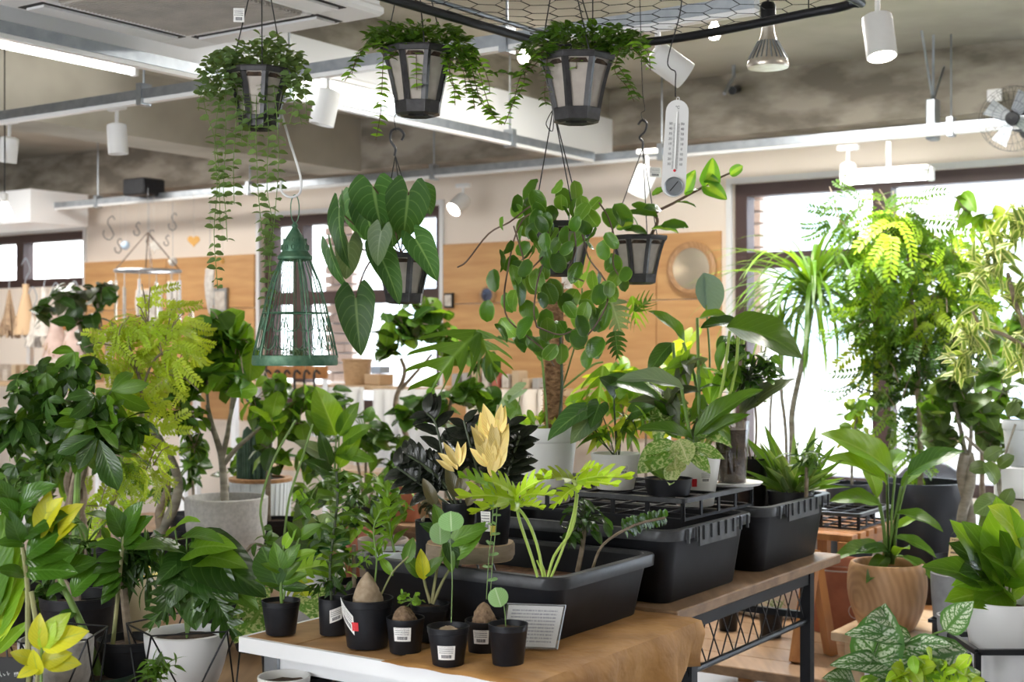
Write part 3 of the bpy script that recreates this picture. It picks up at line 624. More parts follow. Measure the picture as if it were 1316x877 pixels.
class Pl:
    """a plant: root Empty, one mesh of stems, leaves as separate parts (or one joined part when they are tiny)"""
    def __init__(s, name, label, base, cat='plant', group=None):
        s.r = thing(name, label, cat, base, group); s.st = {}; s.tiny = {}; s.nl = 0; s.base = V(base)
    def stem(s, pts, r, m='stem_green', n=6, part='stem'):
        s.st.setdefault((part, m), MB()).tube(catmull(pts, 4) if len(pts) > 2 else pts, r if not isinstance(r, (list, tuple)) else [r[0] + (r[1] - r[0]) * i / (4 * (len(pts) - 1)) for i in range(4 * (len(pts) - 1) + 1)] if len(pts) > 2 else list(r), n); return s
    def leaf(s, kind, mt, b, d, n, L, wx=1., v=None, name='leaf', label=None):
        if s.nl >= 290: s.tiny.setdefault(mt, MB()).tmpl(T(kind, random.randrange(3)), LM(b, d, n, L, wx)); return None
        s.nl += 1; o = inst(name, leafmesh(kind, mt, v), s.r, LM(b, d, n, L, wx))
        if label: o['label'] = label
        return o
    def small(s, kind, mt, b, d, n, L, wx=1.):
        s.tiny.setdefault(mt, MB()).tmpl(T(kind, random.randrange(3)), LM(b, d, n, L, wx))
    def hl(s, kind, mt, b, t, Y, Yt=None, face=.6, wx=1., tilt=0., **k):
        """hero leaf laid from pixel b to pixel t"""
        B = S(*b, Y); E = S(*t, Yt if Yt else Y); d = E - B; n = TOC * face + UP * (1 - face) + V((tilt, 0, 0)); return s.leaf(kind, mt, B, d, n, d.length, wx, **k)
    def crown(s, cl, kind, mt, L, Y, dr=.8, droop=.35, up=.7, tiny=False, twig=.0022, tm='trunk', jit=.35, stalk=0., face=.15, wx=1., kz=1.):
        """cl: (px, py, rx, ry, n) clumps in the photograph's pixels at depth Y; dr = depth radius over width radius"""
        k = Y / F; L = L * k
        for c in cl:
            C = S(c[0], c[1], Y + (c[5] if len(c) > 5 else 0)); rx, rz, n = c[2] * k, c[3] * k, c[4]
            for i in range(n):
                z = 1 - 2 * (i + .5) / n; a = i * 2.399963 + U(-.3, .3); q = sqrt(1 - z * z)
                d = V((q * cos(a), q * sin(a) * dr, z)); rr = U(.35, 1.12)
                tip = C + V((d.x * rx, d.y * rx, d.z * rz)) * rr
                ld = (V((d.x, d.y, d.z * .6)).normalized() * .8 + V((U(-1, 1), U(-1, 1), U(-1, 1))) * (jit + .25) - UP * droop * U(-.1, 1.3)).normalized()
                b = tip - ld * L * .75; l = L * U(.6, 1.05)
                nn = UP * up + TOC * face + V((U(-1, 1), U(-1, 1), U(-.5, 1))) * (jit + .25)
                (s.small if tiny else s.leaf)(kind, random.choice(mt) if isinstance(mt, (list, tuple)) else mt, b, ld, nn, l, wx)
                if twig and (b - C).length > L * .15:
                    s.st.setdefault(('twig', tm), MB()).tube([C + (b - C) * .05, C.lerp(b, .6) + UP * L * .08, b], twig, 4, 0, False)
        return s
    def along(s, pts, n, kind, mt, L, t0=.1, t1=1., ang=.9, mode='alt', up=.6, jit=.2, droop=.0, tiny=False, taper=.3, face=.3, wx=1., flat=None, petiole=0, pm='stem_green'):
        """leaves set out along a 3-D path; L in metres"""
        P = catmull(pts, 8) if len(pts) > 2 else [V(pts[0]).lerp(V(pts[1]), i / 12) for i in range(13)]; m = len(P) - 1
        for i in range(n):
            t = t0 + (t1 - t0) * (i + .5) / n; f = t * m; j = min(m - 1, int(f)); b = P[j].lerp(P[j + 1], f - j); ax = (P[j + 1] - P[j]).normalized()
            if mode == 'alt' or mode == 'pair':
                sd = (flat or TOC).cross(ax); sd = sd.normalized() if sd.length > .01 else V((1, 0, 0)); dirs = [sd * (1 if i % 2 else -1)] if mode == 'alt' else [sd, -sd]
            elif mode == 'spiral':
                a = i * 2.4; x = ax.orthogonal().normalized(); y = ax.cross(x); dirs = [x * cos(a) + y * sin(a)]
            for q in dirs:
                d = ax * cos(ang) + q * sin(ang) + V((U(-1, 1), U(-1, 1), U(-1, 1))) * jit - UP * droop
                nn = (UP * up + TOC * face + ax * .3) if mode != 'spiral' else (UP * up + TOC * face + ax * .5)
                l = L * (1 - taper * t) * U(.85, 1.1); bb = b
                if petiole: bb = b + d.normalized() * petiole; s.st.setdefault(('twig', pm), MB()).tube([b, bb], .0012, 4, 0, False)
                (s.small if tiny else s.leaf)(kind, random.choice(mt) if isinstance(mt, (list, tuple)) else mt, bb, d, nn, l, wx)
        return s
    def done(s):
        for (part, m), mb in s.st.items(): mb.build(part, m, s.r, True, 'stuff' if part in ('twig', 'vine') else None)
        for mt, mb in s.tiny.items(): mb.build('foliage', mt, s.r, True, 'stuff')
        return s.r
def PX(lst, Y): return [S(p[0], p[1], Y + (p[2] if len(p) > 2 else 0)) for p in lst]
# ================================================================ pots
PROF = {
 'nursery': [(.0, 0, 'b'), (.96, 0), (1, .01)], }
class Pot: pass
def pot(root, px, yr, yb, wr, wb, Y=None, z0=None, m='black_plastic', style='nursery', soil='soil', n=28, sides=None, rimm=None, zb=None):
    """pixel sizes: rim centre y, bottom front y, rim width, bottom width; stands on height z0 when that is given"""
    if z0 is not None and Y is None:
        Yf = (H - z0) * F / (yb - CY); Y = Yf / (1 - wb / 2 / F)
    k = Y / F; r1, r0 = wr / 2 * k, wb / 2 * k
    z = z0 if z0 is not None else H - (yb - CY) / F * (Y - r0)
    c = V(((px - CX) * k, Y, z)); h = H - (yr - CY) * k - z; t = max(.0022, r1 * .035); p = Pot()
    if root is None: root = thing('x', 'x', 'x', c)
    if style == 'nursery':
        pr = [(r0 * .97, 0), (r0, h * .02), (r0 + (r1 - r0) * .80, h * .84), (r1 * .975, h * .85), (r1 * .985, h * .97), (r1, h * .975), (r1, h), (r1 - t, h), (r1 - t, h * .84), (r0 + (r1 - r0) * .78 - t, h * .8)]
    elif style == 'plain': pr = [(r0 * .97, 0), (r0, h * .015), (r1, h * .985), (r1 - t * .4, h), (r1 - t * 2, h), (r1 - t * 2.2, h * .98), (r0 + (r1 - r0) * .8 - t * 2, h * .8)]
    elif style == 'lip': pr = [(r0 * .97, 0), (r0, h * .015), (r0 + (r1 - r0) * .78, h * .80), (r1 * .98, h * .81), (r1, h * .83), (r1, h * .985), (r1 * .99, h), (r1 - t * 2, h), (r1 - t * 2, h * .82)]
    elif style == 'round': pr = [(r0 * .9, 0), (r0 * 1.02, h * .02)] + [(r0 + (r1 - r0) * sin(x * pi / 2) ** .8, h * x) for x in (.15, .3, .45, .6, .75, .9)] + [(r1, h * .99), (r1 - t, h), (r1 - t * 2.6, h), (r1 - t * 3, h * .97), (r1 * .92 - t * 2, h * .8)]
    elif style == 'barrel': pr = [(r0 * .93, 0), (r0, h * .01)] + [(r0 + (r1 - r0) * x + r1 * .24 * sin(pi * min(1, x * .94)) ** .9, h * x) for x in [i / 14 for i in range(1, 14)]] + [(r1 * 1.04, h * .99), (r1 * 1.02, h), (r1 - t, h), (r1 - t * 2, h * .96), (r1 * .98, h * .8)]
    elif style == 'tub': pr = [(r0 * .96, 0), (r0, h * .02), (r0 + (r1 - r0) * .7, h * .72), (r1 * .93, h * .74), (r1 * .985, h * .80), (r1, h * .98), (r1 * .99, h), (r1 - t * 1.6, h), (r1 - t * 2, h * .8)]
    elif style == 'facet': pr = [(r0 * .9, 0), (r1 * 1.06, h * .45), (r1 * .95, h), (r1 * .85, h), (r1 * .85, h * .8)]
    o = MB().lathe(c, pr, sides or n).build('pot', m, root, sides is None)
    WL[o.name] = WL[root.name].copy()
    if soil:
        zs = h * .86; rs = r1 * .93 - t * 1.5 if style != 'barrel' else r1 * .97; mb = MB(); vs, fs = [c + V((0, 0, zs + .004))], []
        for q, rr in enumerate((.35, .7, 1.0)):
            for a in range(14): vs.append(c + V((cos(a / 14 * 2 * pi) * rs * rr, sin(a / 14 * 2 * pi) * rs * rr, zs + U(-.003, .003))))
        fs += [(0, 1 + a, 1 + (a + 1) % 14) for a in range(14)]
        for q in (0, 1): fs += [(1 + q * 14 + a, 15 + q * 14 + a, 15 + q * 14 + (a + 1) % 14, 1 + q * 14 + (a + 1) % 14) for a in range(14)]
        mb.add(vs, fs); mb.build('soil', soil, root)
    p.o, p.c, p.h, p.r1, p.r0, p.Y, p.root = o, c, h, r1, r0, Y, root; p.top = c + V((0, 0, h * .87)); return p
def sticker(p, a, wid, z0, z1, m='price_print', name='price_sticker', skew=0., label=None):
    """printed paper stuck round a pot's wall, a = angle from straight at the camera"""
    vs, fs, uv = [], [], []
    for i in range(7):
        u = i / 6; th = -pi / 2 + a + (u - .5) * wid
        for z in (z0, z1):
            zz = z + skew * (u - .5); r = p.r0 + (p.r1 - p.r0) * zz + .0012; vs.append(p.c + V((cos(th) * r, sin(th) * r, zz * p.h))); uv.append((u, (0, 1)[z == z1]))
    fs = [(i * 2, i * 2 + 2, i * 2 + 3, i * 2 + 1) for i in range(6)]
    o = MB().add(vs, fs, uv).build(name, m, p.o)
    if label: o['label'] = label
    return o
def potted(name, label, px, yr, yb, wr, wb, cat='plant', group=None, **k):
    tmp = Pot(); Y = k.get('Y'); z0 = k.get('z0')
    if Y is None: Y = (H - z0) * F / (yb - CY) / (1 - wb / 2 / F)
    z = z0 if z0 is not None else H - (yb - CY) / F * (Y - wb / 2 * Y / F)
    P = Pl(name, label, V(((px - CX) * Y / F, Y, z)), cat, group); P.p = pot(P.r, px, yr, yb, wr, wb, **k); P.Y = P.p.Y; return P
# ================================================================ hanging frame with chicken wire
ZF = 2.15
def wire_frame():
    o = thing('mesh_frame', 'black steel pipe frame with hexagonal wire mesh hanging from the ceiling', 'frame', S(850, 30, 3.1))
    a = [(-.62, 2.43), (-.248, 2.917), (.06, 3.318), (.12, 3.37), (.20, 3.375), (.408, 3.275), (.66, 3.03), (.71, 2.985), (.735, 2.94), (.72, 2.89), (.35, 2.43), (-.05, 1.95)]
    z = ZF; pts = [V((x, y, z)) for x, y in a]
    MB().tube(catmull(pts, 5), .0105, 10).build('pipe', 'black_metal', o)
    MB().tube(catmull([p + V((0, 0, .026)) for p in pts[:4]], 4), .006, 8).build('upper_bar', 'galvanised', o)
    # hexagonal netting, clipped to the frame outline
    poly = [(p.x, p.y) for p in catmull(pts, 3)]
    def ins(x, y):
        c = False; j = len(poly) - 1
        for i in range(len(poly)):
            if (poly[i][1] > y) != (poly[j][1] > y) and x < (poly[j][0] - poly[i][0]) * (y - poly[i][1]) / (poly[j][1] - poly[i][1]) + poly[i][0]: c = not c
            j = i
        return c
    w = MB(); s = .038; ca, sa = cos(-.6), sin(-.6); rg = random.Random(4)
    def q(i, j, k):
        u = i * s * 3 ** .5 + (j % 2) * s * 3 ** .5 / 2; v = j * s * 1.5; d = ((0, s), (s * .866, s / 2), (s * .866, -s / 2), (0, -s))[k]; u += d[0]; v += d[1]
        return V((u * ca - v * sa + .1, u * sa + v * ca + 2.75, z + .006 + .01 * sin(u * 9) * sin(v * 7)))
    for i in range(-22, 22):
        for j in range(-26, 26):
            for k in range(3):
                A, B = q(i, j, k), q(i, j, k + 1)
                if ins(A.x, A.y) and ins(B.x, B.y): w.tube([A, B], .0007 if k != 1 else .0012, 4, 0, False)
    w.build('wire_netting', 'dark_line', o, True, 'stuff')
    for x, y in ((-.248, 2.917), (.2, 3.375), (.66, 3.03), (.35, 2.43)): MB().tube([V((x, y, z)), V((x, y, 2.88))], .0016, 5).build('hanging_wire', 'dark_line', o)
    return o
wire_frame()
# ================================================================ lantern shaped hanging planters
mat('panel_cream', (.43, .385, .335), .6, 0, (.38, .335, .29), 40); mat('planter_black', (.022, .021, .022), .4, 0, (.04, .038, .04), 60, None, .2)
def lantern(P, px, yr, Y, R1=.0835, hh=.143, turn=.2, ropes=((.0, 0, 0),), apex=None, lit=None):
    c = S(px, yr, Y); N = 8; r = P.r
    prof = [(1.0, 0), (.95, -.10), (.84, -.30), (.75, -.50), (.675, -.70), (.62, -.86), (.595, -1.0)]
    def pt(k, i, f=1.0): a = turn + 2 * pi * k / N; return c + V((cos(a) * prof[i][0] * R1 * f, sin(a) * prof[i][0] * R1 * f, prof[i][1] * hh))
    fr = MB()
    for k in range(N):
        for i in range(len(prof) - 1):
            A, B = pt(k, i), pt(k, i + 1); t = (pt(k + 1, i) - pt(k, i)).normalized(); t2 = (pt(k, i) - pt(k - 1, i)).normalized(); w = .0092
            o = (A - c); o.z = 0; o = o.normalized() * .003
            fr.add([A + o - t2 * w, A + o * 1.8, A + o + t * w, B + o - t2 * w, B + o * 1.8, B + o + t * w, A - o, B - o], [(0, 1, 4, 3), (1, 2, 5, 4), (2, 6, 7, 5), (6, 0, 3, 7)])
    ring = lambda pr, m=fr: m.lathe(c, [(a * R1 / cos(pi / N) * .965, z * hh) for a, z in pr], N, 0, False, False, ph=turn)
    ring([(1.0, -.075), (1.03, -.07), (1.06, .0), (1.04, .03), (.98, .03), (.97, -.07)])
    ring([(.665, -.81), (.672, -.82), (.645, -.90), (.63, -1.0), (.48, -1.03), (.3, -1.0), (.29, -.94), (.01, -.94)])
    fr.build('frame', 'planter_black', r, False)
    for k in range(N):
        mb = MB(); vs = []; 
        for i in range(len(prof)):
            A, B = pt(k, i, .985), pt(k + 1, i, .985); vs += [A.lerp(B, .0), A.lerp(B, 1.)]
        mb.add(vs, [(2 * i, 2 * i + 1, 2 * i + 3, 2 * i + 2) for i in range(len(prof) - 1)]); mb.build('panel', 'panel_cream', r, False)
    MB().lathe(c + V((0, 0, -.012)), [(R1 * .9, -.01), (R1 * .9, 0), (R1 * .45, .01), (.001, .014)], 14).build('soil', 'soil', r)
    if apex:
        rp = MB()
        for a in (turn + .4, turn + 2.5, turn + 4.6):
            e = c + V((cos(a) * R1 * 1.03, sin(a) * R1 * 1.03, .002)); rp.tube([e, apex], .0016, 5)
        rp.build('cord', 'dark_line', r)
    P.c = c; return c
def trail(P, pts, Y, kind, mt, step, L, sm_='stem_green', r=.0009, Yt=None):
    """a thin vine with small paired leaves; everything in pixels"""
    pp = PX(pts, Y); C = catmull(pp, 6); P.stem(pp, r, sm_, 4, 'vine'); k = Y / F
    d = 0
    for a, b in zip(C[:-1], C[1:]):
        seg = (b - a).length
        while d < seg:
            p = a.lerp(b, d / seg); ax = (b - a).normalized(); sd = V((1, 0, 0)) * cos(U(-.9, .9)) + V((0, 1, 0)) * U(-.8, .8)
            for s in (1, -1):
                if rnd() < .92: P.small(kind, mt, p, sd * s + UP * U(-.3, .35), UP + TOC * .7 + V((U(-.5, .5), U(-.5, .5), 0)), L * k * U(.7, 1.2))
            d += step * k * U(.8, 1.2)
        d -= seg
def mound(P, px, py, rx, ry, n, Y, kind, mt, L, dry=.8):
    for i in range(n):
        a = U(0, 2 * pi); q = sqrt(rnd()); z = U(-.6, 1); k = Y / F
        p = S(px, py, Y) + V((cos(a) * q * rx * k, sin(a) * q * rx * k * dry, z * sqrt(max(0, 1 - q * q * .8)) * ry * k))
        P.small(kind, mt, p, V((cos(a), sin(a), U(-.6, .9))), UP + TOC * .5 + V((U(-1, 1), U(-1, 1), 0)) * .6, L * k * U(.7, 1.2))
def hook(P, pts, Y, r=.0035, m='planter_black', name='hook'): MB().tube(catmull(PX(pts, Y), 6), r, 8).build(name, m, P.r)
def card(P_root, c, w, h, rotz, m, name='price_tag', tilt=0., parent=None):
    q = M4.Translation(c) @ M4.Rotation(rotz, 4, 'Z') @ M4.Rotation(tilt, 4, 'Y'); vs = [q @ V((x * w / 2, y * .0006, z * h / 2)) for y in (-1, 1) for x, z in ((-1, -1), (1, -1), (1, 1), (-1, 1))]
    return MB().add(vs, [(0, 1, 2, 3), (7, 6, 5, 4), (0, 4, 5, 1), (1, 5, 6, 2), (2, 6, 7, 3), (3, 7, 4, 0)], [(0, 0), (1, 0), (1, 1), (0, 1)] * 2).build(name, m, parent or P_root, False)
# 1: left, string-like trailing plant
P = Pl('hanging_planter', 'leftmost upper hanging planter, grey-green round leaves trailing almost to the birdcage', S(332, 90, 3.35), 'hanging plant')
lantern(P, 333, 92, 3.35, .074, .138, .39, apex=S(336, -70, 3.35))
card(P.r, S(307, 19, 3.33), .026, .034, .15, 'price_print')
mound(P, 332, 80, 56, 24, 420, 3.37, 'tiny_round', 'lf_dischidia', 11); mound(P, 280, 112, 24, 44, 230, 3.3, 'tiny_round', 'lf_dischidia', 10); mound(P, 375, 108, 18, 32, 80, 3.35, 'tiny_round', 'lf_dischidia', 11); mound(P, 345, 62, 16, 24, 60, 3.35, 'tiny_round', 'lf_dischidia', 11)
for q in ([(285, 100), (276, 180), (279, 240), (275, 300), (280, 372)], [(290, 110), (290, 180), (287, 240), (290, 270), (292, 310)], [(305, 105), (303, 165), (300, 210), (301, 262)], [(268, 100), (262, 130), (275, 175), (281, 215), (283, 290)], [(330, 110), (329, 165), (331, 230), (336, 290), (345, 330), (348, 356)],
          [(342, 112), (345, 170), (343, 240), (350, 290), (338, 330)], [(352, 112), (356, 150), (358, 210), (352, 290), (346, 350), (342, 400)], [(372, 95), (378, 130), (372, 160)], [(380, 100), (392, 120), (394, 155)], [(322, 120), (322, 150), (318, 190)], [(365, 100), (383, 140), (388, 160)], [(312, 110), (312, 150), (310, 185)], [(262, 110), (256, 130), (255, 142)]):
    trail(P, q, 3.3, 'tiny_round', 'lf_dischidia', 11, 12)
P.done()
# 2: centre upper, small ivy-like leaves
P = Pl('hanging_planter', 'second upper hanging planter with small dark creeping leaves, left of the centre', S(537, 62, 3.25), 'hanging plant')
lantern(P, 537, 66, 3.25, .0835, .150, .36, apex=S(530, -100, 3.25))
mound(P, 540, 52, 62, 22, 480, 3.25, 'ivy', 'lf_mid', 11); mound(P, 505, 52, 34, 14, 130, 3.2, 'ivy', 'lf_mid', 11); mound(P, 592, 78, 22, 22, 130, 3.2, 'ivy', 'lf_mid', 11)
for q in ([(500, 50), (470, 60), (455, 85), (443, 104)], [(493, 60), (491, 110), (489, 145), (483, 180)], [(535, 60), (535, 90), (536, 115)], [(578, 60), (595, 90), (600, 120)], [(585, 60), (612, 85), (622, 115), (632, 145), (645, 160)], [(590, 60), (604, 80), (612, 110), (618, 130), (636, 150)], [(580, 65), (578, 100), (592, 125)], [(600, 60), (618, 80), (628, 105), (629, 120)],
          [(520, 50), (505, 70), (500, 76)], [(595, 85), (606, 110), (610, 140)], [(480, 52), (460, 70), (452, 95)], [(572, 70), (583, 110), (585, 135)]):
    trail(P, q, 3.18, 'ivy', random.choice(['lf_mid', 'lf_fresh']), 7, 11, 'vine_brown')
P.done()
# 3
P = Pl('hanging_planter', 'third upper hanging planter, its small leaves spilling far to the left, above the round-leaved vine', S(741, 72, 3.1), 'hanging plant')
lantern(P, 741, 75, 3.1, .0835, .143, .40, apex=S(722, -90, 3.1))
mound(P, 755, 52, 66, 20, 480, 3.1, 'ivy', 'lf_mid', 11); mound(P, 800, 60, 32, 22, 160, 3.1, 'ivy', 'lf_mid', 11); mound(P, 690, 65, 22, 14, 70, 3.05, 'ivy', 'lf_mid', 11)
for q in ([(712, 55), (685, 75), (668, 100), (660, 130), (648, 160)], [(705, 60), (678, 85), (672, 110), (655, 140)], [(700, 62), (690, 80), (670, 95), (640, 92), (628, 96)], [(798, 60), (790, 90), (805, 110), (815, 130)], [(810, 60), (826, 75), (835, 85)], [(740, 65), (741, 88)], [(795, 85), (808, 105), (822, 127)], [(703, 70), (700, 120), (702, 135)], [(815, 55), (832, 66), (836, 90)]):
    trail(P, q, 3.03, 'ivy', random.choice(['lf_mid', 'lf_fresh']), 7, 11, 'vine_brown')
P.done()
# 4: big velvety heart leaves
P = Pl('hanging_planter', 'lower hanging planter with big dark veined heart-shaped leaves, right of the birdcage', S(518, 325, 3.7), 'hanging plant')
lantern(P, 519, 328, 3.7, .0765, .128, .33, apex=S(508, 200, 3.65))
hook(P, [(507, 200), (508, 190), (502, 180), (503, 168), (512, 165), (519, 172), (516, 180)], 3.65)
hook(P, [(509, 168), (507, 150), (514, 140), (512, 120)], 3.5, .001, 'dark_line', 'wire')
for b, t, Yb, Yt, mt, wx, tl in (((457, 256), (462, 312), 3.66, 3.68, 'lf_velvet', .9, -.5), ((542, 245), (556, 275), 3.72, 3.72, 'lf_velvet', 1.1, .3), ((480, 240), (488, 300), 3.5, 3.56, 'lf_velvet', 1.05, -.05), ((525, 247), (517, 318), 3.44, 3.5, 'lf_velvet', .80, .1),
                            ((534, 307), (565, 357), 3.45, 3.42, 'lf_velvet', .7, .3), ((490, 297), (480, 343), 3.42, 3.42, 'lf_velvet_grey', .75, -.2), ((487, 325), (518, 386), 3.5, 3.45, 'lf_velvet', .55, .4), ((457, 382), (461, 455), 3.5, 3.46, 'lf_velvet', .72, -.05),
                            ((436, 268), (432, 345), 3.55, 3.5, 'lf_velvet', .42, -.8), ((424, 320), (440, 385), 3.5, 3.5, 'lf_velvet', .35, -.8), ((448, 312), (446, 365), 3.6, 3.62, 'lf_velvet_grey', .7, .2), ((500, 255), (508, 320), 3.62, 3.62, 'lf_velvet', .9, .2), ((470, 262), (478, 322), 3.6, 3.6, 'lf_velvet', .8, -.3)):
    P.hl('heart', mt, b, t, Yb, Yt, .85, wx * 1.12, tl)
for q in ([(515, 325), (500, 270, -.1), (480, 240, -.2)], [(515, 325), (520, 280, -.1), (525, 247, -.25)], [(515, 325), (490, 322, -.1), (470, 345), (457, 382, -.2)], [(515, 325), (470, 300), (440, 275)], [(515, 325), (525, 315), (534, 307, -.2)], [(480, 325), (460, 320), (430, 330)], [(510, 320), (500, 305), (490, 297, -.25)]):
    P.stem(PX(q, 3.68), .0022, 'vine_brown', 5)
P.done()
# 5: round hoya leaves
P = Pl('hanging_planter', 'lower centre hanging planter overgrown by a thick vine of round glossy leaves', S(722, 284, 3.45), 'hanging plant')
lantern(P, 724, 288, 3.45, .076, .128, .45, apex=S(711, 138, 3.3))
P.stem(PX([(711, 140), (705, 150), (702, 160), (710, 168), (712, 145)], 3.3), .0012, 'dark_line', 4, 'cord_loop')
cs = [(400 + 40 * (i % 9) + 13 * (i % 4), 120 + 85 * (i // 9) + 17 * (i % 5), 22) for i in range(27)] + [(330 + (i * 83) % 560, 400 + (i * 47) % 460, 27) for i in range(30)] + [(460, 50, 30), (500, 110, 30), (600, 40, 20), (690, 60, 26), (720, 140, 30), (650, 170, 24), (490, 190, 24), (760, 195, 28), (440, 240, 28), (560, 280, 27), (450, 370, 25), (540, 390, 27), (360, 340, 20), (280, 495, 26), (410, 510, 30), (370, 420, 24), (530, 460, 20), (420, 550, 34), (530, 595, 22), (350, 610, 26), (250, 650, 28),
      (430, 720, 30), (550, 740, 30), (600, 740, 26), (660, 640, 22), (790, 690, 30), (720, 720, 28), (780, 820, 27), (480, 810, 24), (700, 820, 16), (660, 770, 20), (880, 485, 24), (800, 490, 20), (920, 510, 20), (930, 465, 18), (860, 300, 22), (760, 280, 25), (820, 350, 24), (740, 590, 26), (800, 570, 28), (630, 95, 28), (620, 860, 26), (560, 850, 24), (740, 880, 24), (400, 160, 20), (320, 220, 18),
      (540, 210, 24), (470, 250, 20), (780, 120, 20), (850, 420, 18), (500, 330, 18), (390, 470, 26), (440, 440, 24), (680, 690, 24), (830, 640, 22), (850, 540, 18)]
rg = random.Random(11)
for x, y, sz in cs:
    px, py = 560 + x / 3.813, 230 + y / 3.813; sz *= 1.1; a = rg.uniform(-2.4, -.7); dy = rg.uniform(-.16, .06) - (.1 if 200 < y < 480 else 0); dx, dz = cos(a) * sz / 2, -sin(a) * sz / 2
    P.hl('oval', rg.choice(['lf_hoya', 'lf_hoya', 'lf_hoya_lt']), (px - dx, py - dz), (px + dx, py + dz), 3.42 + dy, 3.42 + dy + rg.uniform(-.02, .02), rg.uniform(.25, .95), rg.uniform(.8, 1.05), rg.uniform(-.6, .6))
for q in ([(700, 275), (690, 262), (677, 268), (655, 285), (628, 300), (600, 335), (588, 343)], [(690, 270), (672, 282), (660, 310), (652, 350), (648, 380), (652, 408), (675, 430), (700, 450), (712, 470)], [(738, 280), (748, 300), (756, 330), (772, 352), (782, 370), (778, 395), (760, 425), (742, 440)], [(770, 260), (782, 280), (790, 310), (788, 340), (800, 360)],
          [(700, 275), (705, 310), (697, 340), (690, 365), (686, 400), (690, 420)], [(660, 290), (672, 330), (675, 350), (690, 338), (697, 330)], [(735, 280), (740, 320), (730, 350), (750, 361)], [(690, 420), (720, 430), (745, 420)]):
    P.stem(PX([(a, b, -.12 + .02 * i % .05) for i, (a, b) in enumerate(q)], 3.42), .0022, 'vine_brown', 5, 'vine')
P.done()
# 6
P = Pl('hanging_planter', 'small hanging planter at right, thick vine with lime-centred heart leaves reaching past the thermometer', S(820, 303, 4.05), 'hanging plant')
lantern(P, 820, 305, 4.05, .0835, .135, .33, apex=S(826, 190, 4.05))
hook(P, [(826, 192), (826, 182), (822, 176), (829, 168), (831, 158), (825, 154), (820, 160)], 4.05); hook(P, [(826, 154), (824, 145), (829, 140), (826, 120), (824, 60), (822, -20)], 4.02, .0012, 'dark_line', 'wire')
card(P.r, S(842, 221, 4.1), .04, .03, .4, 'price_print')
for b, t, mt, kd, wx, fc in (((779, 268), (790, 290), 'lf_hoya', 'oval', 1, .8), ((792, 292), (812, 284), 'lf_hoya_var', 'oval', 1, .6), ((818, 268), (846, 272), 'lf_hoya', 'heart', .9, .6), ((800, 294), (832, 292), 'lf_hoya', 'oval', .8, .4), ((838, 294), (872, 290), 'lf_hoya_var', 'oval', .6, .35), ((880, 241), (893, 219), 'lf_hoya_var', 'heart', .95, .9), ((882, 248), (896, 240), 'lf_hoya', 'oval', .8, .3),
                             ((912, 232), (917, 203), 'lf_hoya_var', 'heart', 1.05, .95), ((909, 228), (922, 231), 'lf_hoya_var', 'heart', 1.0, .9), ((912, 240), (934, 254), 'lf_hoya_var', 'heart', 1.0, .9), ((938, 224), (953, 213), 'lf_hoya_var', 'oval', .9, .8), ((868, 260), (895, 258), 'lf_hoya', 'oval', .5, .2), ((850, 270), (830, 262), 'lf_hoya', 'oval', .8, .5), ((790, 262), (812, 290), 'lf_hoya', 'oval', .8, .7), ((850, 290), (884, 284), 'lf_hoya', 'oval', .7, .5), ((838, 250), (852, 240), 'lf_mid', 'oval', .7, .6)):
    P.hl(kd, mt, b, t, 3.98, 3.95, fc, wx)
P.stem(PX([(835, 305), (845, 285), (843, 273), (865, 261), (885, 250), (907, 238), (925, 228), (945, 219)], 4.0), [.005, .0028], 'vine_brown', 6, 'vine')
P.stem(PX([(825, 305), (815, 280), (800, 275), (788, 285)], 4.0), .002, 'stem_green', 5, 'vine')
P.done()
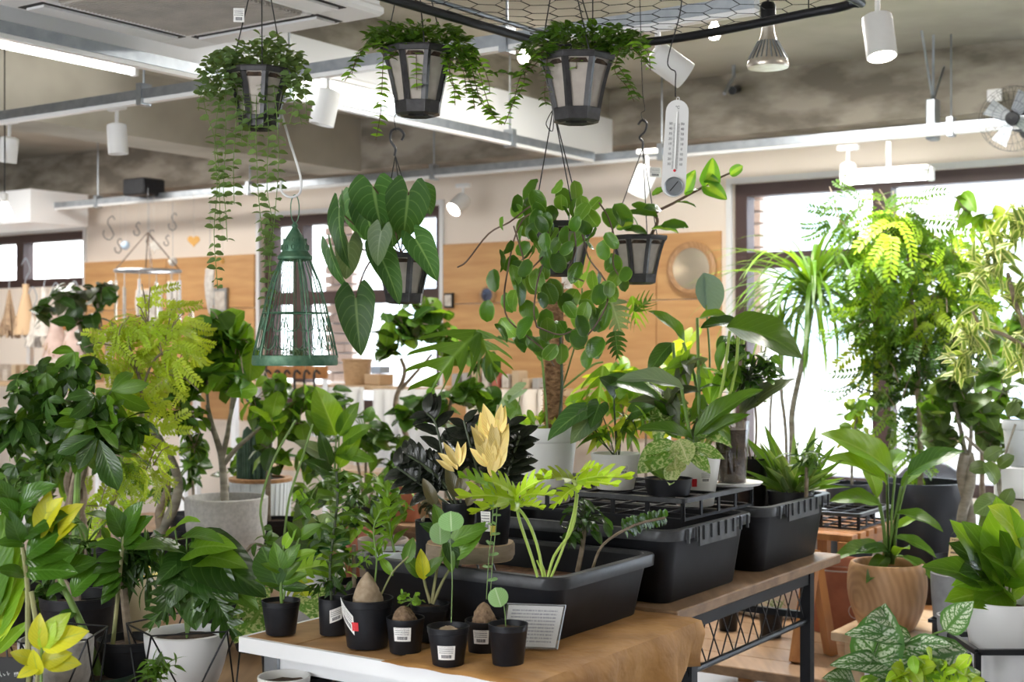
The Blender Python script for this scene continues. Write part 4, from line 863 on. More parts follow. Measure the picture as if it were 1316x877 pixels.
# ================================================================ birdcage lantern
mat('cage_green', (.045, .13, .075), .45, .3, (.10, .20, .12), 60, None, .2)
def cage():
    Y = 3.3; k = Y / F; c = S(379, 466, Y); o = thing('birdcage_lantern', 'green metal birdcage lantern with domed top, hanging by a ring', 'lantern', c)
    yb, zt = 0, (466 - 330) * k; R0 = 54 * k
    MB().lathe(c, [(R0, -.006), (R0 + .002, .0), (R0, .018), (R0 - .004, .018), (R0 - .004, 0), (.01, -.002)], 40).build('base', 'cage_green', o)
    rr = lambda z: 17 * k + (R0 - 17 * k) * (1 - z) ** .72
    wi = MB(); N = 26
    for j in range(N):
        a = 2 * pi * j / N; wi.tube([c + V((cos(a) * rr(t), sin(a) * rr(t), .012 + (zt - .012) * t)) for t in (0, .2, .4, .6, .8, 1)], .0011, 4, 0, False)
    wi.build('wires', 'cage_green', o)
    for j in range(5):
        a = 2 * pi * j / 5 + .2; MB().tube([c + V((cos(a) * (rr(t) + .001), sin(a) * (rr(t) + .001), .012 + (zt - .012) * t)) for t in (0, .25, .5, .75, 1)], .0022, 5).build('upright', 'cage_green', o)
    t = .47; MB().tube([c + V((cos(i * pi / 18) * rr(t), sin(i * pi / 18) * rr(t), zt * t)) for i in range(36)], .002, 5, close=True).build('hoop', 'cage_green', o)
    sc = MB()
    for j in range(15):
        for row, (tt, hh) in enumerate(((.40, .14), (.22, .14))):
            pts = []
            for i in range(9):
                u = i / 8; a = 2 * pi * (j + u + row * .5) / 15; z = tt - hh * sqrt(max(0, 1 - (2 * u - 1) ** 2)); pts.append(c + V((cos(a) * rr(z), sin(a) * rr(z), .012 + (zt - .012) * z)))
            sc.tube(pts, .0012, 4, 0, False)
    sc.build('scallop_wires', 'cage_green', o)
    MB().lathe(c, [(19 * k, zt - 5 * k), (22 * k, zt - 3 * k), (22.5 * k, zt), (19 * k, zt + 4 * k), (16.5 * k, zt + 7 * k), (17 * k, zt + 13 * k), (15 * k, zt + 19 * k), (11 * k, zt + 26 * k), (6.5 * k, zt + 33 * k), (3.5 * k, zt + 38 * k), (4.4 * k, zt + 41 * k), (2 * k, zt + 44 * k)], 24).build('dome', 'cage_green', o)
    fl = MB()
    for j in range(12):
        a = 2 * pi * j / 12
        for z, r_, q in ((zt + 12 * k, 17.2 * k, 3.2), (zt + 21 * k, 14.2 * k, 2.6)): fl.tube([c + V((cos(a + .12 * cos(b) * q / 3) * (r_ + .001), sin(a + .12 * cos(b) * q / 3) * (r_ + .001), z + sin(b) * q * k)) for b in [i * pi / 4 for i in range(8)]], .0009, 4, close=True)
    fl.build('filigree', 'cage_green', o)
    MB().tube([c + V((cos(a) * 5.5 * k, 0, zt + 44 * k + 18 * k + sin(a) * 18 * k)) for a in [i * pi / 10 for i in range(20)]], .0014, 6, close=True).build('ring', 'cage_green', o)
    # what lies inside: air plant
    a = Pl('air_plant', 'pale wiry air plant lying inside the green birdcage', c + V((0, 0, .02)), 'plant')
    for i in range(90):
        t = U(0, 2 * pi); d = V((cos(t), sin(t), U(.2, 1.3))); a.small('strap', 'lf_grey', c + V((U(-.01, .01), U(-.01, .01), .02)), d, UP, U(.05, .085))
    a.done()
    hk = MB().tube(catmull(PX([(361, 232), (361, 243), (366, 250), (375, 253), (384, 249), (387, 240), (385, 222), (372, 180, .06), (362, 146, .14), (356, 120, .18), (350, 95, .18)], Y), 6), .0030, 8).build('long_hook', 'white_gloss', None)
    tag(hk, 'long white wire hook carrying the green birdcage', 'hook')
cage()
# ================================================================ thermometer
def thermo():
    Y = 2.9; k = Y / F; c = S(868, 190, Y); o = thing('thermometer', 'white hanging thermometer with a dial at the bottom, beside the right hanging planter', 'thermometer', c)
    mat('thermo_white', (.74, .74, .72), .45); w, h = 14.5 * k, 62 * k; m = M4.Translation(c) @ M4.Rotation(.1, 4, 'Y') @ M4.Rotation(-.1, 4, 'Z')
    m = M4.Translation(c) @ M4.Rotation(-.05, 4, 'Y').inverted()
    ol = [V((cos(a) * w, 0, h - w + sin(a) * w)) for a in [i * pi / 10 for i in range(11)]] + [V((-w * 1.08 * cos(a), 0, -h + w - sin(a) * w * 1.08)) for a in [i * pi / 10 for i in range(11)]]
    n = len(ol); MB().add([m @ (p + V((0, y, 0))) for y in (-.003, .003) for p in ol], [tuple(range(n))[::-1], tuple(range(n, 2 * n))] + [(i, (i + 1) % n, n + (i + 1) % n, n + i) for i in range(n)]).build('body', 'thermo_white', o, False)
    MB().tube([m @ V((0, -.004, -h * .42)), m @ V((0, -.004, h * .75))], .0016, 8).build('glass_tube', 'card_white', o)
    MB().ball(m @ V((0, -.0045, -h * .47)), .003, 10, 6).build('bulb', 'red_tag', o)
    MB().lathe(m @ V((0, -.003, -h * .80)), [(w * .84, 0), (w * .84, .005), (w * .74, .007), (w * .72, .004), (.001, .004)], 28, axis=(0, -1, 0)).build('dial', 'galvanised', o)
    MB().box(m @ V((0, -.008, -h * .80)), (.002, .001, w * 1.1), M4.Rotation(.7, 3, 'Y')).build('needle', 'dark_line', o)
    tick = MB(); i = 0
    for i, s in enumerate(('50', '40', '30', '20', '10', '0', '10', '20', '30')):
        me = text_mesh(s, .0075); z = h * .50 - i * h * .105
        for sx in (-1, 1): inst('numeral', me, o, m @ M4.Translation((sx * w * .52, -.0036, z)) @ M4.Rotation(pi / 2, 4, 'X')).data.materials.clear() if 0 else inst('numeral', me, o, m @ M4.Translation((sx * w * .52, -.0036, z)) @ M4.Rotation(pi / 2, 4, 'X'))
        me.materials.append(MATS['dark_line'])
        for q in range(5):
            for sx in (-1, 1): tick.box(m @ V((sx * w * .2, -.0034, z - q * h * .021)), (w * .14, .0006, .0005))
    tick.build('scale_marks', 'dark_line', o, False)
    me = text_mesh('\u2103', .008); me.materials.append(MATS['dark_line']); inst('numeral', me, o, m @ M4.Translation((0, -.0036, h * .84)) @ M4.Rotation(pi / 2, 4, 'X'))
    MB().tube([m @ V((cos(a) * .003, 0, h + .002 + sin(a) * .004)) for a in [i * pi / 5 for i in range(10)]], .001, 5, close=True).build('eyelet', 'thermo_white', o)
    hk = MB().tube(catmull(PX([(868, 124), (868, 105), (868, 92), (862, 88), (858, 80), (862, 60), (872, 25), (876, 0), (877, -40)], Y), 6), .0013, 6).build('wire_hook', 'dark_line', None); tag(hk, 'thin black wire hook holding the thermometer', 'hook')
thermo()
# ================================================================ tables, totes
mat('cloth_tan', (.50, .26, .08), .7, 0, (.33, .155, .04), 9, None, .9, bd=.02); mat('table_top_wood', (.50, .28, .12), .5, 0, (.33, .18, .075), 6, (1, 3, 1))
TZ = .75
def table1():
    o = thing('front_table', 'front table with white-edged wooden top carrying the small potted caudex plants', 'table', R(-1.85, 2.6, 0))
    x0, x1, y0, y1 = -2.24, -1.475, 2.20, 2.955
    w = .153
    for i in range(5): sb('plank', x0 + i * w + .0008, x0 + (i + 1) * w - .0008, y0 + .012, y1, TZ - .022, TZ, 'table_top_wood', o, .002)
    sb('edge_strip', x0, x1, y0, y0 + .012, TZ - .034, TZ - .0005, 'white_paint', o); sb('edge_strip', x0 - .01, x0, y0, y1, TZ - .034, TZ - .0005, 'white_paint', o)
    for x in (x0 + .05, x1 - .06):
        for y in (y0 + .06, y1 - .06): sb('leg', x - .02, x + .02, y - .02, y + .02, 0, TZ - .022, 'galvanised', o)
    sb('apron', x0 + .05, x1 - .06, y0 + .05, y0 + .07, TZ - .075, TZ - .022, 'white_paint', o)
    MB().tube([R(x0 + .05, y0 + .06, .15), R(x1 - .06, y0 + .06, TZ - .08)], .012, 8).build('brace', 'galvanised', o)
    # leather sheet lying on the right part and hanging over the edge
    mb = MB(); nx, ny = 26, 22; vs = []; uv = []
    for i in range(nx + 1):
        for j in range(ny + 1):
            s = i / nx * .60 - .34; y = y0 - .02 + (y1 - y0 + .015) * j / ny; wv = .006 * sin(y * 23 + 1) + .004 * sin(y * 51)
            hem = .105 + .03 * sin(y * 9 + 2) + .012 * sin(y * 37) + .006 * sin(y * 90)
            if s <= 0: x, z = x1 + s + (.01 * sin(j * 1.3) if i == 0 else 0), TZ + .0025 + .0012 * (1 + sin(s * 60 + y * 30))
            else: f = s / .26; x = x1 + .010 + .014 * min(1, f * 4) + wv * f * 2.8 + .014 * sin(y * 19) * f + .006 * sin(y * 43 + s * 20) * f; z = TZ + .002 - min(s, .26) / .26 * hem
            vs.append(R(x, y, z)); uv.append((s, y))
    mb.add(vs, [(i * (ny + 1) + j, (i + 1) * (ny + 1) + j, (i + 1) * (ny + 1) + j + 1, i * (ny + 1) + j + 1) for i in range(nx) for j in range(ny)], uv)
    c = mb.build('leather_cloth', 'cloth_tan', None); md = c.modifiers.new('thick', 'SOLIDIFY'); md.thickness = .0015; md.offset = 1; tag(c, 'tan leather cloth draped over the right edge of the front table', 'cloth')
table1()
def table2():
    o = thing('metal_frame_table', 'long plank table on black metal legs with lattice side, carrying the two rear black totes', 'table', R(-1.9, 3.5, 0)); z = .76
    x0, x1, y0, y1 = -2.35, -1.535, 2.965, 4.06; n = 5; w = (x1 - x0) / n
    for i in range(n): sb('plank', x0 + i * w + .001, x0 + (i + 1) * w - .001, y0, y1, z - .028, z, 'bench_wood', o, .003)
    for x in (x0 + .04, x1 - .03):
        for y in (y0 + .12, y1 - .20): sb('leg', x - .016, x + .016, y - .016, y + .016, 0, z - .028, 'black_metal', o)
    for x in (x0 + .04, x1 - .03):
        sb('side_rail', x - .012, x + .012, y0 + .13, y1 - .21, z - .065, z - .035, 'black_metal', o); MB().tube([R(x, y0 + .1, .585), R(x, y1 - .20, .585)], .009, 8).build('lower_rail', 'black_metal', o)
    sb('end_rail', x0 + .05, x1 - .04, y1 - .21, y1 - .19, z - .17, z - .15, 'black_metal', o)
    L = MB(); n = 9; x = x1 - .03; d = (y1 - y0 - .36) / n
    for i in range(n):
        a, b = y0 + .14 + i * d, y0 + .14 + (i + 1) * d
        for p, q in ((a, b), (b, a)): L.tube([R(x, p, .585), R(x, q, z - .05)], .0022, 5, 0, False)
    L.build('lattice', 'black_metal', o, True)
table2()
# low wooden platform beyond, and its trestle
def platform():
    o = thing('low_wood_platform', 'low wooden platform behind the lattice table, with tiny succulents on it', 'platform', R(-2.2, 4.7, 0)); z = .30
    x0, x1, y0, y1 = -2.49, -1.69, 4.29, 5.35; n = 6; w = (y1 - y0) / n
    for i in range(n): sb('plank', x0, x1, y0 + i * w + .001, y0 + (i + 1) * w - .001, z - .035, z, 'bench_wood', o, .003)
    for x in (x0 + .1, x1 - .1):
        for y in (y0 + .1, y1 - .1): sb('leg', x - .03, x + .03, y - .03, y + .03, 0, z - .035, 'orange_wood', o)
    o = thing('wooden_trestle', 'orange wooden trestle leg standing on the low platform behind the table leg', 'trestle', R(-1.75, 4.7, z))
    for a, b, nm in (((1046, 730), (1068, 832), 'leg'), ((1046, 732), (1024, 858), 'leg')):
        A, B = S(*a, 4.83), S(*b, 4.85 if b[0] > 1050 else 4.72); A.z = .68; B.z = z
        d = B - A; m = M4.Translation((A + B) / 2) @ d.to_track_quat('Z', 'Y').to_matrix().to_4x4(); bx = MB().box((0, 0, 0), (.05, .03, d.length - .01)); 
        MB().add([m @ p for p in bx.v], bx.f).build(nm, 'orange_wood', o, False)
    for i in range(6): sb('slat', -2.02, -1.70, 4.60 + i * .085, 4.66 + i * .085, .715, .74, 'orange_wood', o, .003)
    for x in (-1.99, -1.73): sb('rail', x - .015, x + .015, 4.58, 5.12, .68, .715, 'orange_wood', o)
    for x in (-1.99, -1.73): sb('leg', x - .02, x + .02, 5.06, 5.10, .30, .68, 'orange_wood', o)
platform()
def rrect(x0, x1, y0, y1, r, z, n=4):
    pts = []
    for cx, cy, a0 in ((x1 - r, y1 - r, 0), (x0 + r, y1 - r, pi / 2), (x0 + r, y0 + r, pi), (x1 - r, y0 + r, 1.5 * pi)):
        for i in range(n + 1): a = a0 + i * pi / 2 / n; pts.append(R(cx + cos(a) * r, cy + sin(a) * r, z))
    return pts
def loft(mb, loops, capb=True, capt=False):
    n = len(loops[0]); vs = [p for l in loops for p in l]; fs = [(i * n + k, i * n + (k + 1) % n, (i + 1) * n + (k + 1) % n, (i + 1) * n + k) for i in range(len(loops) - 1) for k in range(n)]
    if capb: fs.append(tuple(range(n - 1, -1, -1)))
    if capt: fs.append(tuple((len(loops) - 1) * n + k for k in range(n)))
    return mb.add(vs, fs)
mat('black_rim', (.014, .015, .018), .4, 0, (.024, .026, .03), 40)
def tote(label, x0, x1, y0, y1, z, h, ribs='x', name='plastic_tote', fill=True, rimm='rim_plastic'):
    o = thing(name, label, 'box', R((x0 + x1) / 2, (y0 + y1) / 2, z)); f = .022
    L = lambda d, zz, r=.03: rrect(x0 - d, x1 + d, y0 - d, y1 + d, r + d * .5, z + zz)
    loft(MB(), [L(-.004, 0), L(0, .004), L(f, h - .03), L(f - .004, h - .028), L(f - .004, h - .01), L(-.006, .008)], True, True).build('body', 'tote_plastic', o)
    loft(MB(), [L(f, h - .030), L(f + .018, h - .028), L(f + .020, h - .004), L(f + .017, h), L(f - .001, h), L(f - .004, h - .004), L(f - .004, h - .03)], False).build('rim', 'rim_plastic' if ribs else 'black_rim', o)
    if ribs:
        rb = MB()
        for s in (1, -1):
            xx = (x1 if s > 0 else x0) + s * (f + .0215); n = 9; a, b = y0 + .03, y1 - .03
            for i in range(n): rb.rbox(xx + s * .003, a + (b - a) * i / (n - 1), z + h - .018, .007, .004, .036)
            MB().rbox(xx, (a + b) / 2, z + h - .026, .004, (b - a) * .62, .05).build('handle', 'rim_plastic', o, False)
        rb.build('rim_ribs', 'rim_plastic', o, False, 'stuff')
    if fill: loft(MB(), [L(.0, h * .55), L(.0, h * .551)], True, True).build('soil_bed', 'bark_chip', o, False)
    return o
tote('shallow black tote on the front table behind the small pots, log slice standing in it', -2.14, -1.615, 2.53, 2.915, TZ + .004, .15, None)
tote('black ribbed-rim tote in the middle of the plank table, plant crate on top', -2.27, -1.60, 3.03, 3.44, .76, .19)
tote('rearmost black tote on the plank table, holding the spiky sword-leaved plant', -2.22, -1.60, 3.60, 4.03, .76, .19)
def crate(label, x0, x1, y0, y1, z, h, nx, ny):
    o = thing('nursery_crate', label, 'crate', R((x0 + x1) / 2, (y0 + y1) / 2, z)); mb = MB()
    L = lambda d, zz: rrect(x0 - d, x1 + d, y0 - d, y1 + d, .02, z + zz, 3)
    loft(MB(), [L(.0, h - .014), L(.01, h - .012), L(.01, h), L(-.004, h), L(-.004, h - .014)], False).build('rim', 'rim_plastic', o)
    loft(MB(), [L(0, 0), L(0, .008), L(-.006, .008), L(-.006, .002)], False).build('base_ring', 'tote_plastic', o)
    for i in range(nx + 1):
        x = x0 + (x1 - x0) * i / nx; mb.rbox(x, (y0 + y1) / 2, z + .004, .006, y1 - y0, .006)
        for y in (y0, y1): mb.rbox(x, y, z + h / 2, .012, .004, h)
        mb.rbox(x, (y0 + y1) / 2, z + h - .006, .005, y1 - y0, .008)
    for j in range(ny + 1):
        y = y0 + (y1 - y0) * j / ny; mb.rbox((x0 + x1) / 2, y, z + .004, x1 - x0, .006, .006)
        for x in (x0, x1): mb.rbox(x, y, z + h / 2, .004, .012, h)
        mb.rbox((x0 + x1) / 2, y, z + h - .006, x1 - x0, .005, .008)
    mb.build('grid', 'tote_plastic', o, False); return o
crate('black nursery crate with open cells on top of the middle tote', -2.24, -1.615, 3.15, 3.57, .953, .06, 6, 4)
crate('black nursery crate right of the totes, beside the tall black tub', -2.0, -1.72, 4.72, 5.05, .742, .06, 4, 4)
# log slice stool inside the front tote
def log_slice():
    c = S(604, 701, 3.2); o = thing('log_slice', 'round slice of log with bark edge raised on thin metal legs', 'stand', V((c.x, c.y, .80))); mb = MB(); r = .105; n = 40
    vs = []; rg = random.Random(3); rr = [r * (1 + .02 * sin(i * .9) + rg.uniform(-.012, .012)) for i in range(n)]
    zt = c.z + .008; zb = zt - .038
    for z, s in ((zb, .96), (zb + .008, 1), (zt - .006, 1.0), (zt, .97)): vs += [V((c.x + cos(2 * pi * i / n) * rr[i] * s, c.y + sin(2 * pi * i / n) * rr[i] * s * .9, z)) for i in range(n)]
    mb.add(vs, [(a * n + i, a * n + (i + 1) % n, (a + 1) * n + (i + 1) % n, (a + 1) * n + i) for a in range(3) for i in range(n)]).build('bark', 'trunk', o)
    b = MB(); b.add([V((c.x + cos(2 * pi * i / n) * rr[i] * .965, c.y + sin(2 * pi * i / n) * rr[i] * .868, z)) for z in (zb, zt + .0015) for i in range(n)], [tuple(range(n - 1, -1, -1)), tuple(range(n, 2 * n))] + [(i, (i + 1) % n, n + (i + 1) % n, n + i) for i in range(n)]).build('wood_face', 'pale_wood', o, False)
    for a in (-1.2, .3, 2.0, 3.4): MB().tube([V((c.x + cos(a) * .05, c.y + sin(a) * .05, zb)), V((c.x + cos(a) * .075, c.y + sin(a) * .065, .838))], .003, 6).build('leg', 'galvanised', o)
    return zt
ZL = log_slice()
# acrylic card holder
def holder():
    Y = 2.93; a, b, c_, d = S(643, 832, Y), S(716, 838, Y - .02), S(727, 778, Y + .03), S(652, 770, Y + .05)
    dz = TZ + .005 - min(a.z, b.z); a.z += dz; b.z = a.z; c_.z += dz; d.z = c_.z; n = (b - a).cross(d - a).normalized()
    o = thing('card_holder', 'clear acrylic stand holding a printed care sheet, leaning by the front tote', 'sign', a)
    for nm, k, t, m in (('front_sheet', .0045, .001, 'clear_plastic'), ('back_sheet', -.0045, .001, 'clear_plastic')):
        vs = [p + n * k for p in (a, b, c_, d)] + [p + n * (k + t) for p in (a, b, c_, d)]; MB().add(vs, [(0, 1, 2, 3), (7, 6, 5, 4), (0, 4, 5, 1), (1, 5, 6, 2), (2, 6, 7, 3), (3, 7, 4, 0)]).build(nm, m, o, False)
    e = lambda p: a.lerp(b, p)
    q = [a.lerp(c_, .04), b.lerp(d, .04), c_.lerp(a, .03), d.lerp(b, .03)]
    MB().quad(q[0] , q[1], q[2], q[3]).build('printed_card', 'card_print', o, False)
    for p, q in ((b, c_), (d, c_)): MB().tube([p, q], .0014, 5).build('edge', 'galvanised', o)
    ft = MB().box((a + b) / 2 + V((0, .03, -.001)), ((b - a).length, .06, .002)); ft.build('foot', 'clear_plastic', o, False)
holder()
# ================================================================ small pots on the front table
ZC = TZ + .0035
def lump(P, c, r, h, m='coir', name='caudex', seed=1, pw=1.):
    rg = random.Random(seed); mb = MB(); n, k = 18, 10; vs = []
    for i in range(k + 1):
        t = i / k
        for j in range(n):
            a = 2 * pi * j / n; rr = r * (cos(t * pi / 2) ** pw if t < 1 else .06) * (1 + rg.uniform(-.075, .075) + .06 * sin(a * 3 + t * 7)); vs.append(V(c) + V((cos(a) * rr, sin(a) * rr, h * t + rg.uniform(-.001, .001))))
    mb.add(vs, [(i * n + j, i * n + (j + 1) % n, (i + 1) * n + (j + 1) % n, (i + 1) * n + j) for i in range(k) for j in range(n)] + [tuple(k * n + j for j in range(n))]); return mb.build(name, m, P.r)
mat('caudex_bark', (.30, .20, .12), .9, 0, (.16, .10, .06), 90, None, 1.0, bd=.01); mat('caudex_pale', (.42, .33, .23), .85, 0, (.30, .22, .14), 60, None, .5)
# a: leftmost
P = potted('potted_plant', 'small black pot at the left end of the front table, rosette of dark notched leaves', 361, 771, 818, 50, 38, z0=ZC); P.Y = P.p.Y; Y = P.Y
P.stem(PX([(362, 775), (361, 745), (365, 700)], Y), .004, 'stem_green'); P.stem(PX([(364, 770), (372, 730), (385, 690)], Y), .003, 'stem_green')
for b, t, kd, mt, w in (((360, 760), (338, 705), 'obov', 'lf_dark', 1.6), ((362, 740), (352, 700), 'ovate', 'lf_mid', 1), ((364, 730), (378, 700), 'ovate', 'lf_mid', 1), ((362, 750), (390, 735), 'ovate', 'lf_mid', .8), ((362, 755), (398, 752), 'ovate', 'lf_dark', .7), ((361, 752), (330, 742), 'ovate', 'lf_mid', .8),
                        ((364, 745), (384, 715), 'ovate', 'lf_mid', .8), ((362, 735), (340, 722), 'ovate', 'lf_fresh', .8), ((365, 705), (374, 680), 'ovate', 'lf_fresh', .9), ((385, 692), (408, 672), 'ovate', 'lf_mid', 1), ((384, 694), (372, 672), 'ovate', 'lf_mid', 1), ((375, 720), (402, 705), 'ovate', 'lf_fresh', .8)):
    P.hl(kd, mt, b, t, Y, Y - .03, .6, w)
P.done()
# b
P = potted('potted_plant', 'small black pot with tilted price tag, tall stem of stacked leaves above dark rosette', 428, 768, 818, 38, 34, z0=ZC); Y = P.p.Y
pp = PX([(426, 772), (424, 730), (428, 690), (434, 640), (432, 605)], Y); P.stem(pp, .003, 'stem_dark'); P.along(pp, 34, 'ovate', 'lf_mid', .055, .18, 1, 1.0, 'spiral', .5, .15)
P.crown([(425, 752, 34, 18, 26)], 'lance_w', 'lf_dark', 26, Y, twig=0, droop=.3)
sticker(P.p, .35, .9, .42, .78, skew=.12); P.done()
# c
P = potted('potted_plant', 'largest caudex pot on the front table, swollen pale root with a red-marked label', 472, 768, 836, 68, 52, z0=ZC); Y = P.p.Y
lump(P, P.p.top, .033, .07, 'caudex_pale', pw=.8)
P.crown([(466, 722, 22, 14, 12), (490, 700, 16, 20, 8)], 'ovate', 'lf_fresh', 13, Y, tm='stem_green', twig=.0009)
pp = PX([(480, 762), (484, 720), (480, 680), (490, 655)], Y); P.stem(pp, .002); P.along(pp, 16, 'lance_w', 'lf_fresh', .05, .3, 1, .7, 'alt', .4, .25)
pp = PX([(490, 764), (505, 735), (525, 715)], Y); P.stem(pp, .002, 'stem_tan'); P.hl('ovate', 'lf_mid', (522, 724), (530, 690), Y, Y, .7); P.hl('lance_w', 'lf_fresh', (505, 740), (486, 712), Y, Y, .7)
sticker(P.p, -.85, .75, .48, .88, skew=-.35); s_ = sticker(P.p, -.42, .3, .40, .58, 'red_tag', 'red_sticker'); P.done()
# d
P = potted('potted_plant', 'labelled small pot with a squat rounded brown caudex and tiny round leaves', 521, 793, 842, 50, 40, z0=ZC); Y = P.p.Y
lump(P, P.p.top + V((-.003, 0, -.002)), .027, .036, 'caudex_bark', pw=.55); P.crown([(530, 772, 22, 10, 14), (518, 765, 8, 8, 5)], 'round', 'lf_fresh', 9, Y - .03, tm='stem_green', twig=.0008)
sticker(P.p, -.1, .95, .40, .80); P.done()
# e behind d
P = potted('potted_plant', 'dark pot behind the caudex row holding tan canes with oval leaves', 553, 775, 826, 52, 40, z0=ZC); Y = P.p.Y
for q in ([(555, 775), (562, 730), (572, 690)], [(556, 776), (570, 745), (585, 720)], [(553, 775), (545, 745), (543, 715)]): P.stem(PX(q, Y), [.004, .0022], 'stem_tan')
for b, t, mt in (((573, 692), (560, 650), 'lf_mid'), ((572, 690), (590, 730), 'lf_dark'), ((575, 700), (620, 672), 'lf_mid'), ((582, 720), (616, 668), 'lf_mid'), ((545, 745), (541, 710), 'lf_yellow'), ((572, 700), (582, 735), 'lf_mid'), ((570, 690), (545, 670), 'lf_dark'), ((545, 740), (565, 715), 'lf_mid'), ((542, 742), (520, 712), 'lf_mid')):
    P.hl('ovate', mt, b, t, Y - .02, Y - .05, .6, .9)
P.done()
# f
P = potted('potted_plant', 'small pot in front with one long stem carrying two flat round leaves', 576, 804, 859, 55, 40, z0=ZC); Y = P.p.Y
lump(P, P.p.top + V((0, 0, -.004)), .023, .014, 'caudex_pale', pw=.6); P.stem(PX([(580, 800), (581, 740), (578, 685)], Y), .0011, 'stem_green', 5)
P.hl('disc', 'lf_pilea', (580, 683), (579, 656), Y - .03, Y - .01, .92, 1.2); P.hl('disc', 'lf_pilea', (566, 700), (565, 670), Y - .01, Y, .92, .95); P.stem(PX([(579, 690), (572, 688), (567, 690)], Y), .0009)
sticker(P.p, -.06, .95, .22, .58); P.done()
# g
P = potted('potted_plant', 'pot with a knobbly brown pear-shaped caudex and thin climbing stems', 622, 796, 842, 50, 40, z0=ZC); Y = P.p.Y
lump(P, P.p.top + V((0, 0, -.004)), .027, .05, 'caudex_bark', pw=.62, seed=5)
for dx in (0, 5): pp = PX([(625 + dx, 770), (628 + dx, 720), (632 + dx, 680), (634 + dx, 645)], Y); P.stem(pp, .001, 'stem_green', 5); P.along(pp, 8, 'round', 'lf_pilea', .015, .1, 1, 1.1, 'alt', .4, .3)
sticker(P.p, -.15, .85, .35, .78); P.done()
# h
P = potted('potted_plant', 'small unlabelled black pot with a single round leaf, before the card holder', 653, 801, 858, 52, 40, z0=ZC); Y = P.p.Y
P.stem(PX([(650, 805), (649, 790), (647, 775)], Y), .0011, 'stem_green', 5); P.hl('disc', 'lf_pilea', (644, 780), (636, 755), Y - .02, Y - .01, .95, 1.05)
P.done()
# under the table, left
o = thing('empty_pot', 'cream round pot on the floor shelf under the left end of the front table', 'pot', S(365, 868, 3.0)); pot(o, 365, 868, 905, 68, 54, Y=3.0, z0=.564, m='milky_plastic', style='plain')
for i, (x, y) in enumerate(((356, 842), (392, 842), (408, 868))):
    o = thing('empty_pot', ('black nursery pot under the front table, left one of the back pair', 'black nursery pot under the front table, right one of the back pair', 'black nursery pot under the front table, in front of the back pair')[i], 'pot', S(x, y, 3.3 - i * .1)); pot(o, x, y, y + 48, 40, 32, Y=3.2 - .1 * (i == 2), z0=.564)
o = thing('under_shelf', 'dark slatted rack under the front table', 'shelf', R(-1.9, 2.6, .58))
for i in range(11): sb('slat', -2.30, -1.5, 2.16 + i * .07, 2.19 + i * .07, .555, .563, 'black_metal', o)
for x in (-2.29, -1.51): sb('support', x - .01, x + .01, 2.16, 2.9, 0.0, .555, 'black_metal', o)
# ================================================================ the two dark plants on the log slice
P = potted('raven_plant', 'near-black glossy plant with one tall golden shoot, labelled pot on the log slice', 634, 647, 692, 47, 38, z0=ZL + .002, Y=3.17); Y = P.p.Y; YB = Y
def raven(P, stems, Y, mt='lf_black', kind='ovate', L=.078, n=13):
    for q in stems: pp = PX(q, Y); P.stem(pp, .003, 'stem_dark', 5); P.along(pp, n, kind, mt, L, .25, 1, .75, 'alt', .35, .2, 0, False, .3, .5)
raven(P, [[(628, 648), (612, 600), (596, 540)], [(640, 648), (655, 600), (668, 560)], [(636, 648), (640, 590), (655, 545)]], Y)
pp = PX([(632, 650), (632, 610), (634, 560), (640, 520)], Y - .06)
P.stem(pp, .003, 'stem_tan', 5)
for i, (b, t) in enumerate((((628, 600), (606, 575)), ((636, 605), (650, 560)), ((625, 590), (612, 545)), ((632, 600), (630, 560)), ((637, 592), (652, 545)), ((626, 570), (618, 530)), ((634, 565), (622, 518)), ((640, 560), (648, 522)), ((636, 580), (634, 540)), ((642, 600), (642, 575)), ((630, 612), (640, 575)), ((622, 575), (607, 548)), ((640, 548), (644, 520)))):
    P.hl('lance_w', 'lf_gold', b, t, Y - .08, Y - .10, .75, 1.05)
sticker(P.p, -.45, .6, .35, .85); sticker(P.p, .0, .35, .25, .5, 'yellow_tag', 'yellow_sticker'); P.done()
P = potted('raven_plant', 'near-black plant with short golden young leaves, left pot on the log slice', 590, 645, 693, 45, 36, z0=ZL + .002, Y=3.21); Y = P.p.Y
raven(P, [[(585, 646), (572, 600), (560, 545), (548, 530)], [(582, 648), (560, 610), (525, 585)], [(580, 650), (545, 625), (510, 600)], [(592, 646), (590, 600), (600, 555)], [(588, 650), (570, 620), (545, 600)]], Y)
for b, t in (((586, 600), (562, 578)), ((588, 598), (570, 566)), ((590, 596), (588, 566)), ((584, 606), (560, 588)), ((590, 600), (598, 565)), ((588, 604), (576, 580))): P.hl('lance_w', 'lf_gold', b, t, Y - .1, Y - .1, .7, .8)
for b, t in (((588, 640), (575, 600)), ((590, 635), (600, 600)), ((560, 650), (545, 615)), ((600, 650), (615, 620))): P.hl('ovate', 'lf_bronze', b, t, Y - .08, Y - .1, .7, .8)
P.done()
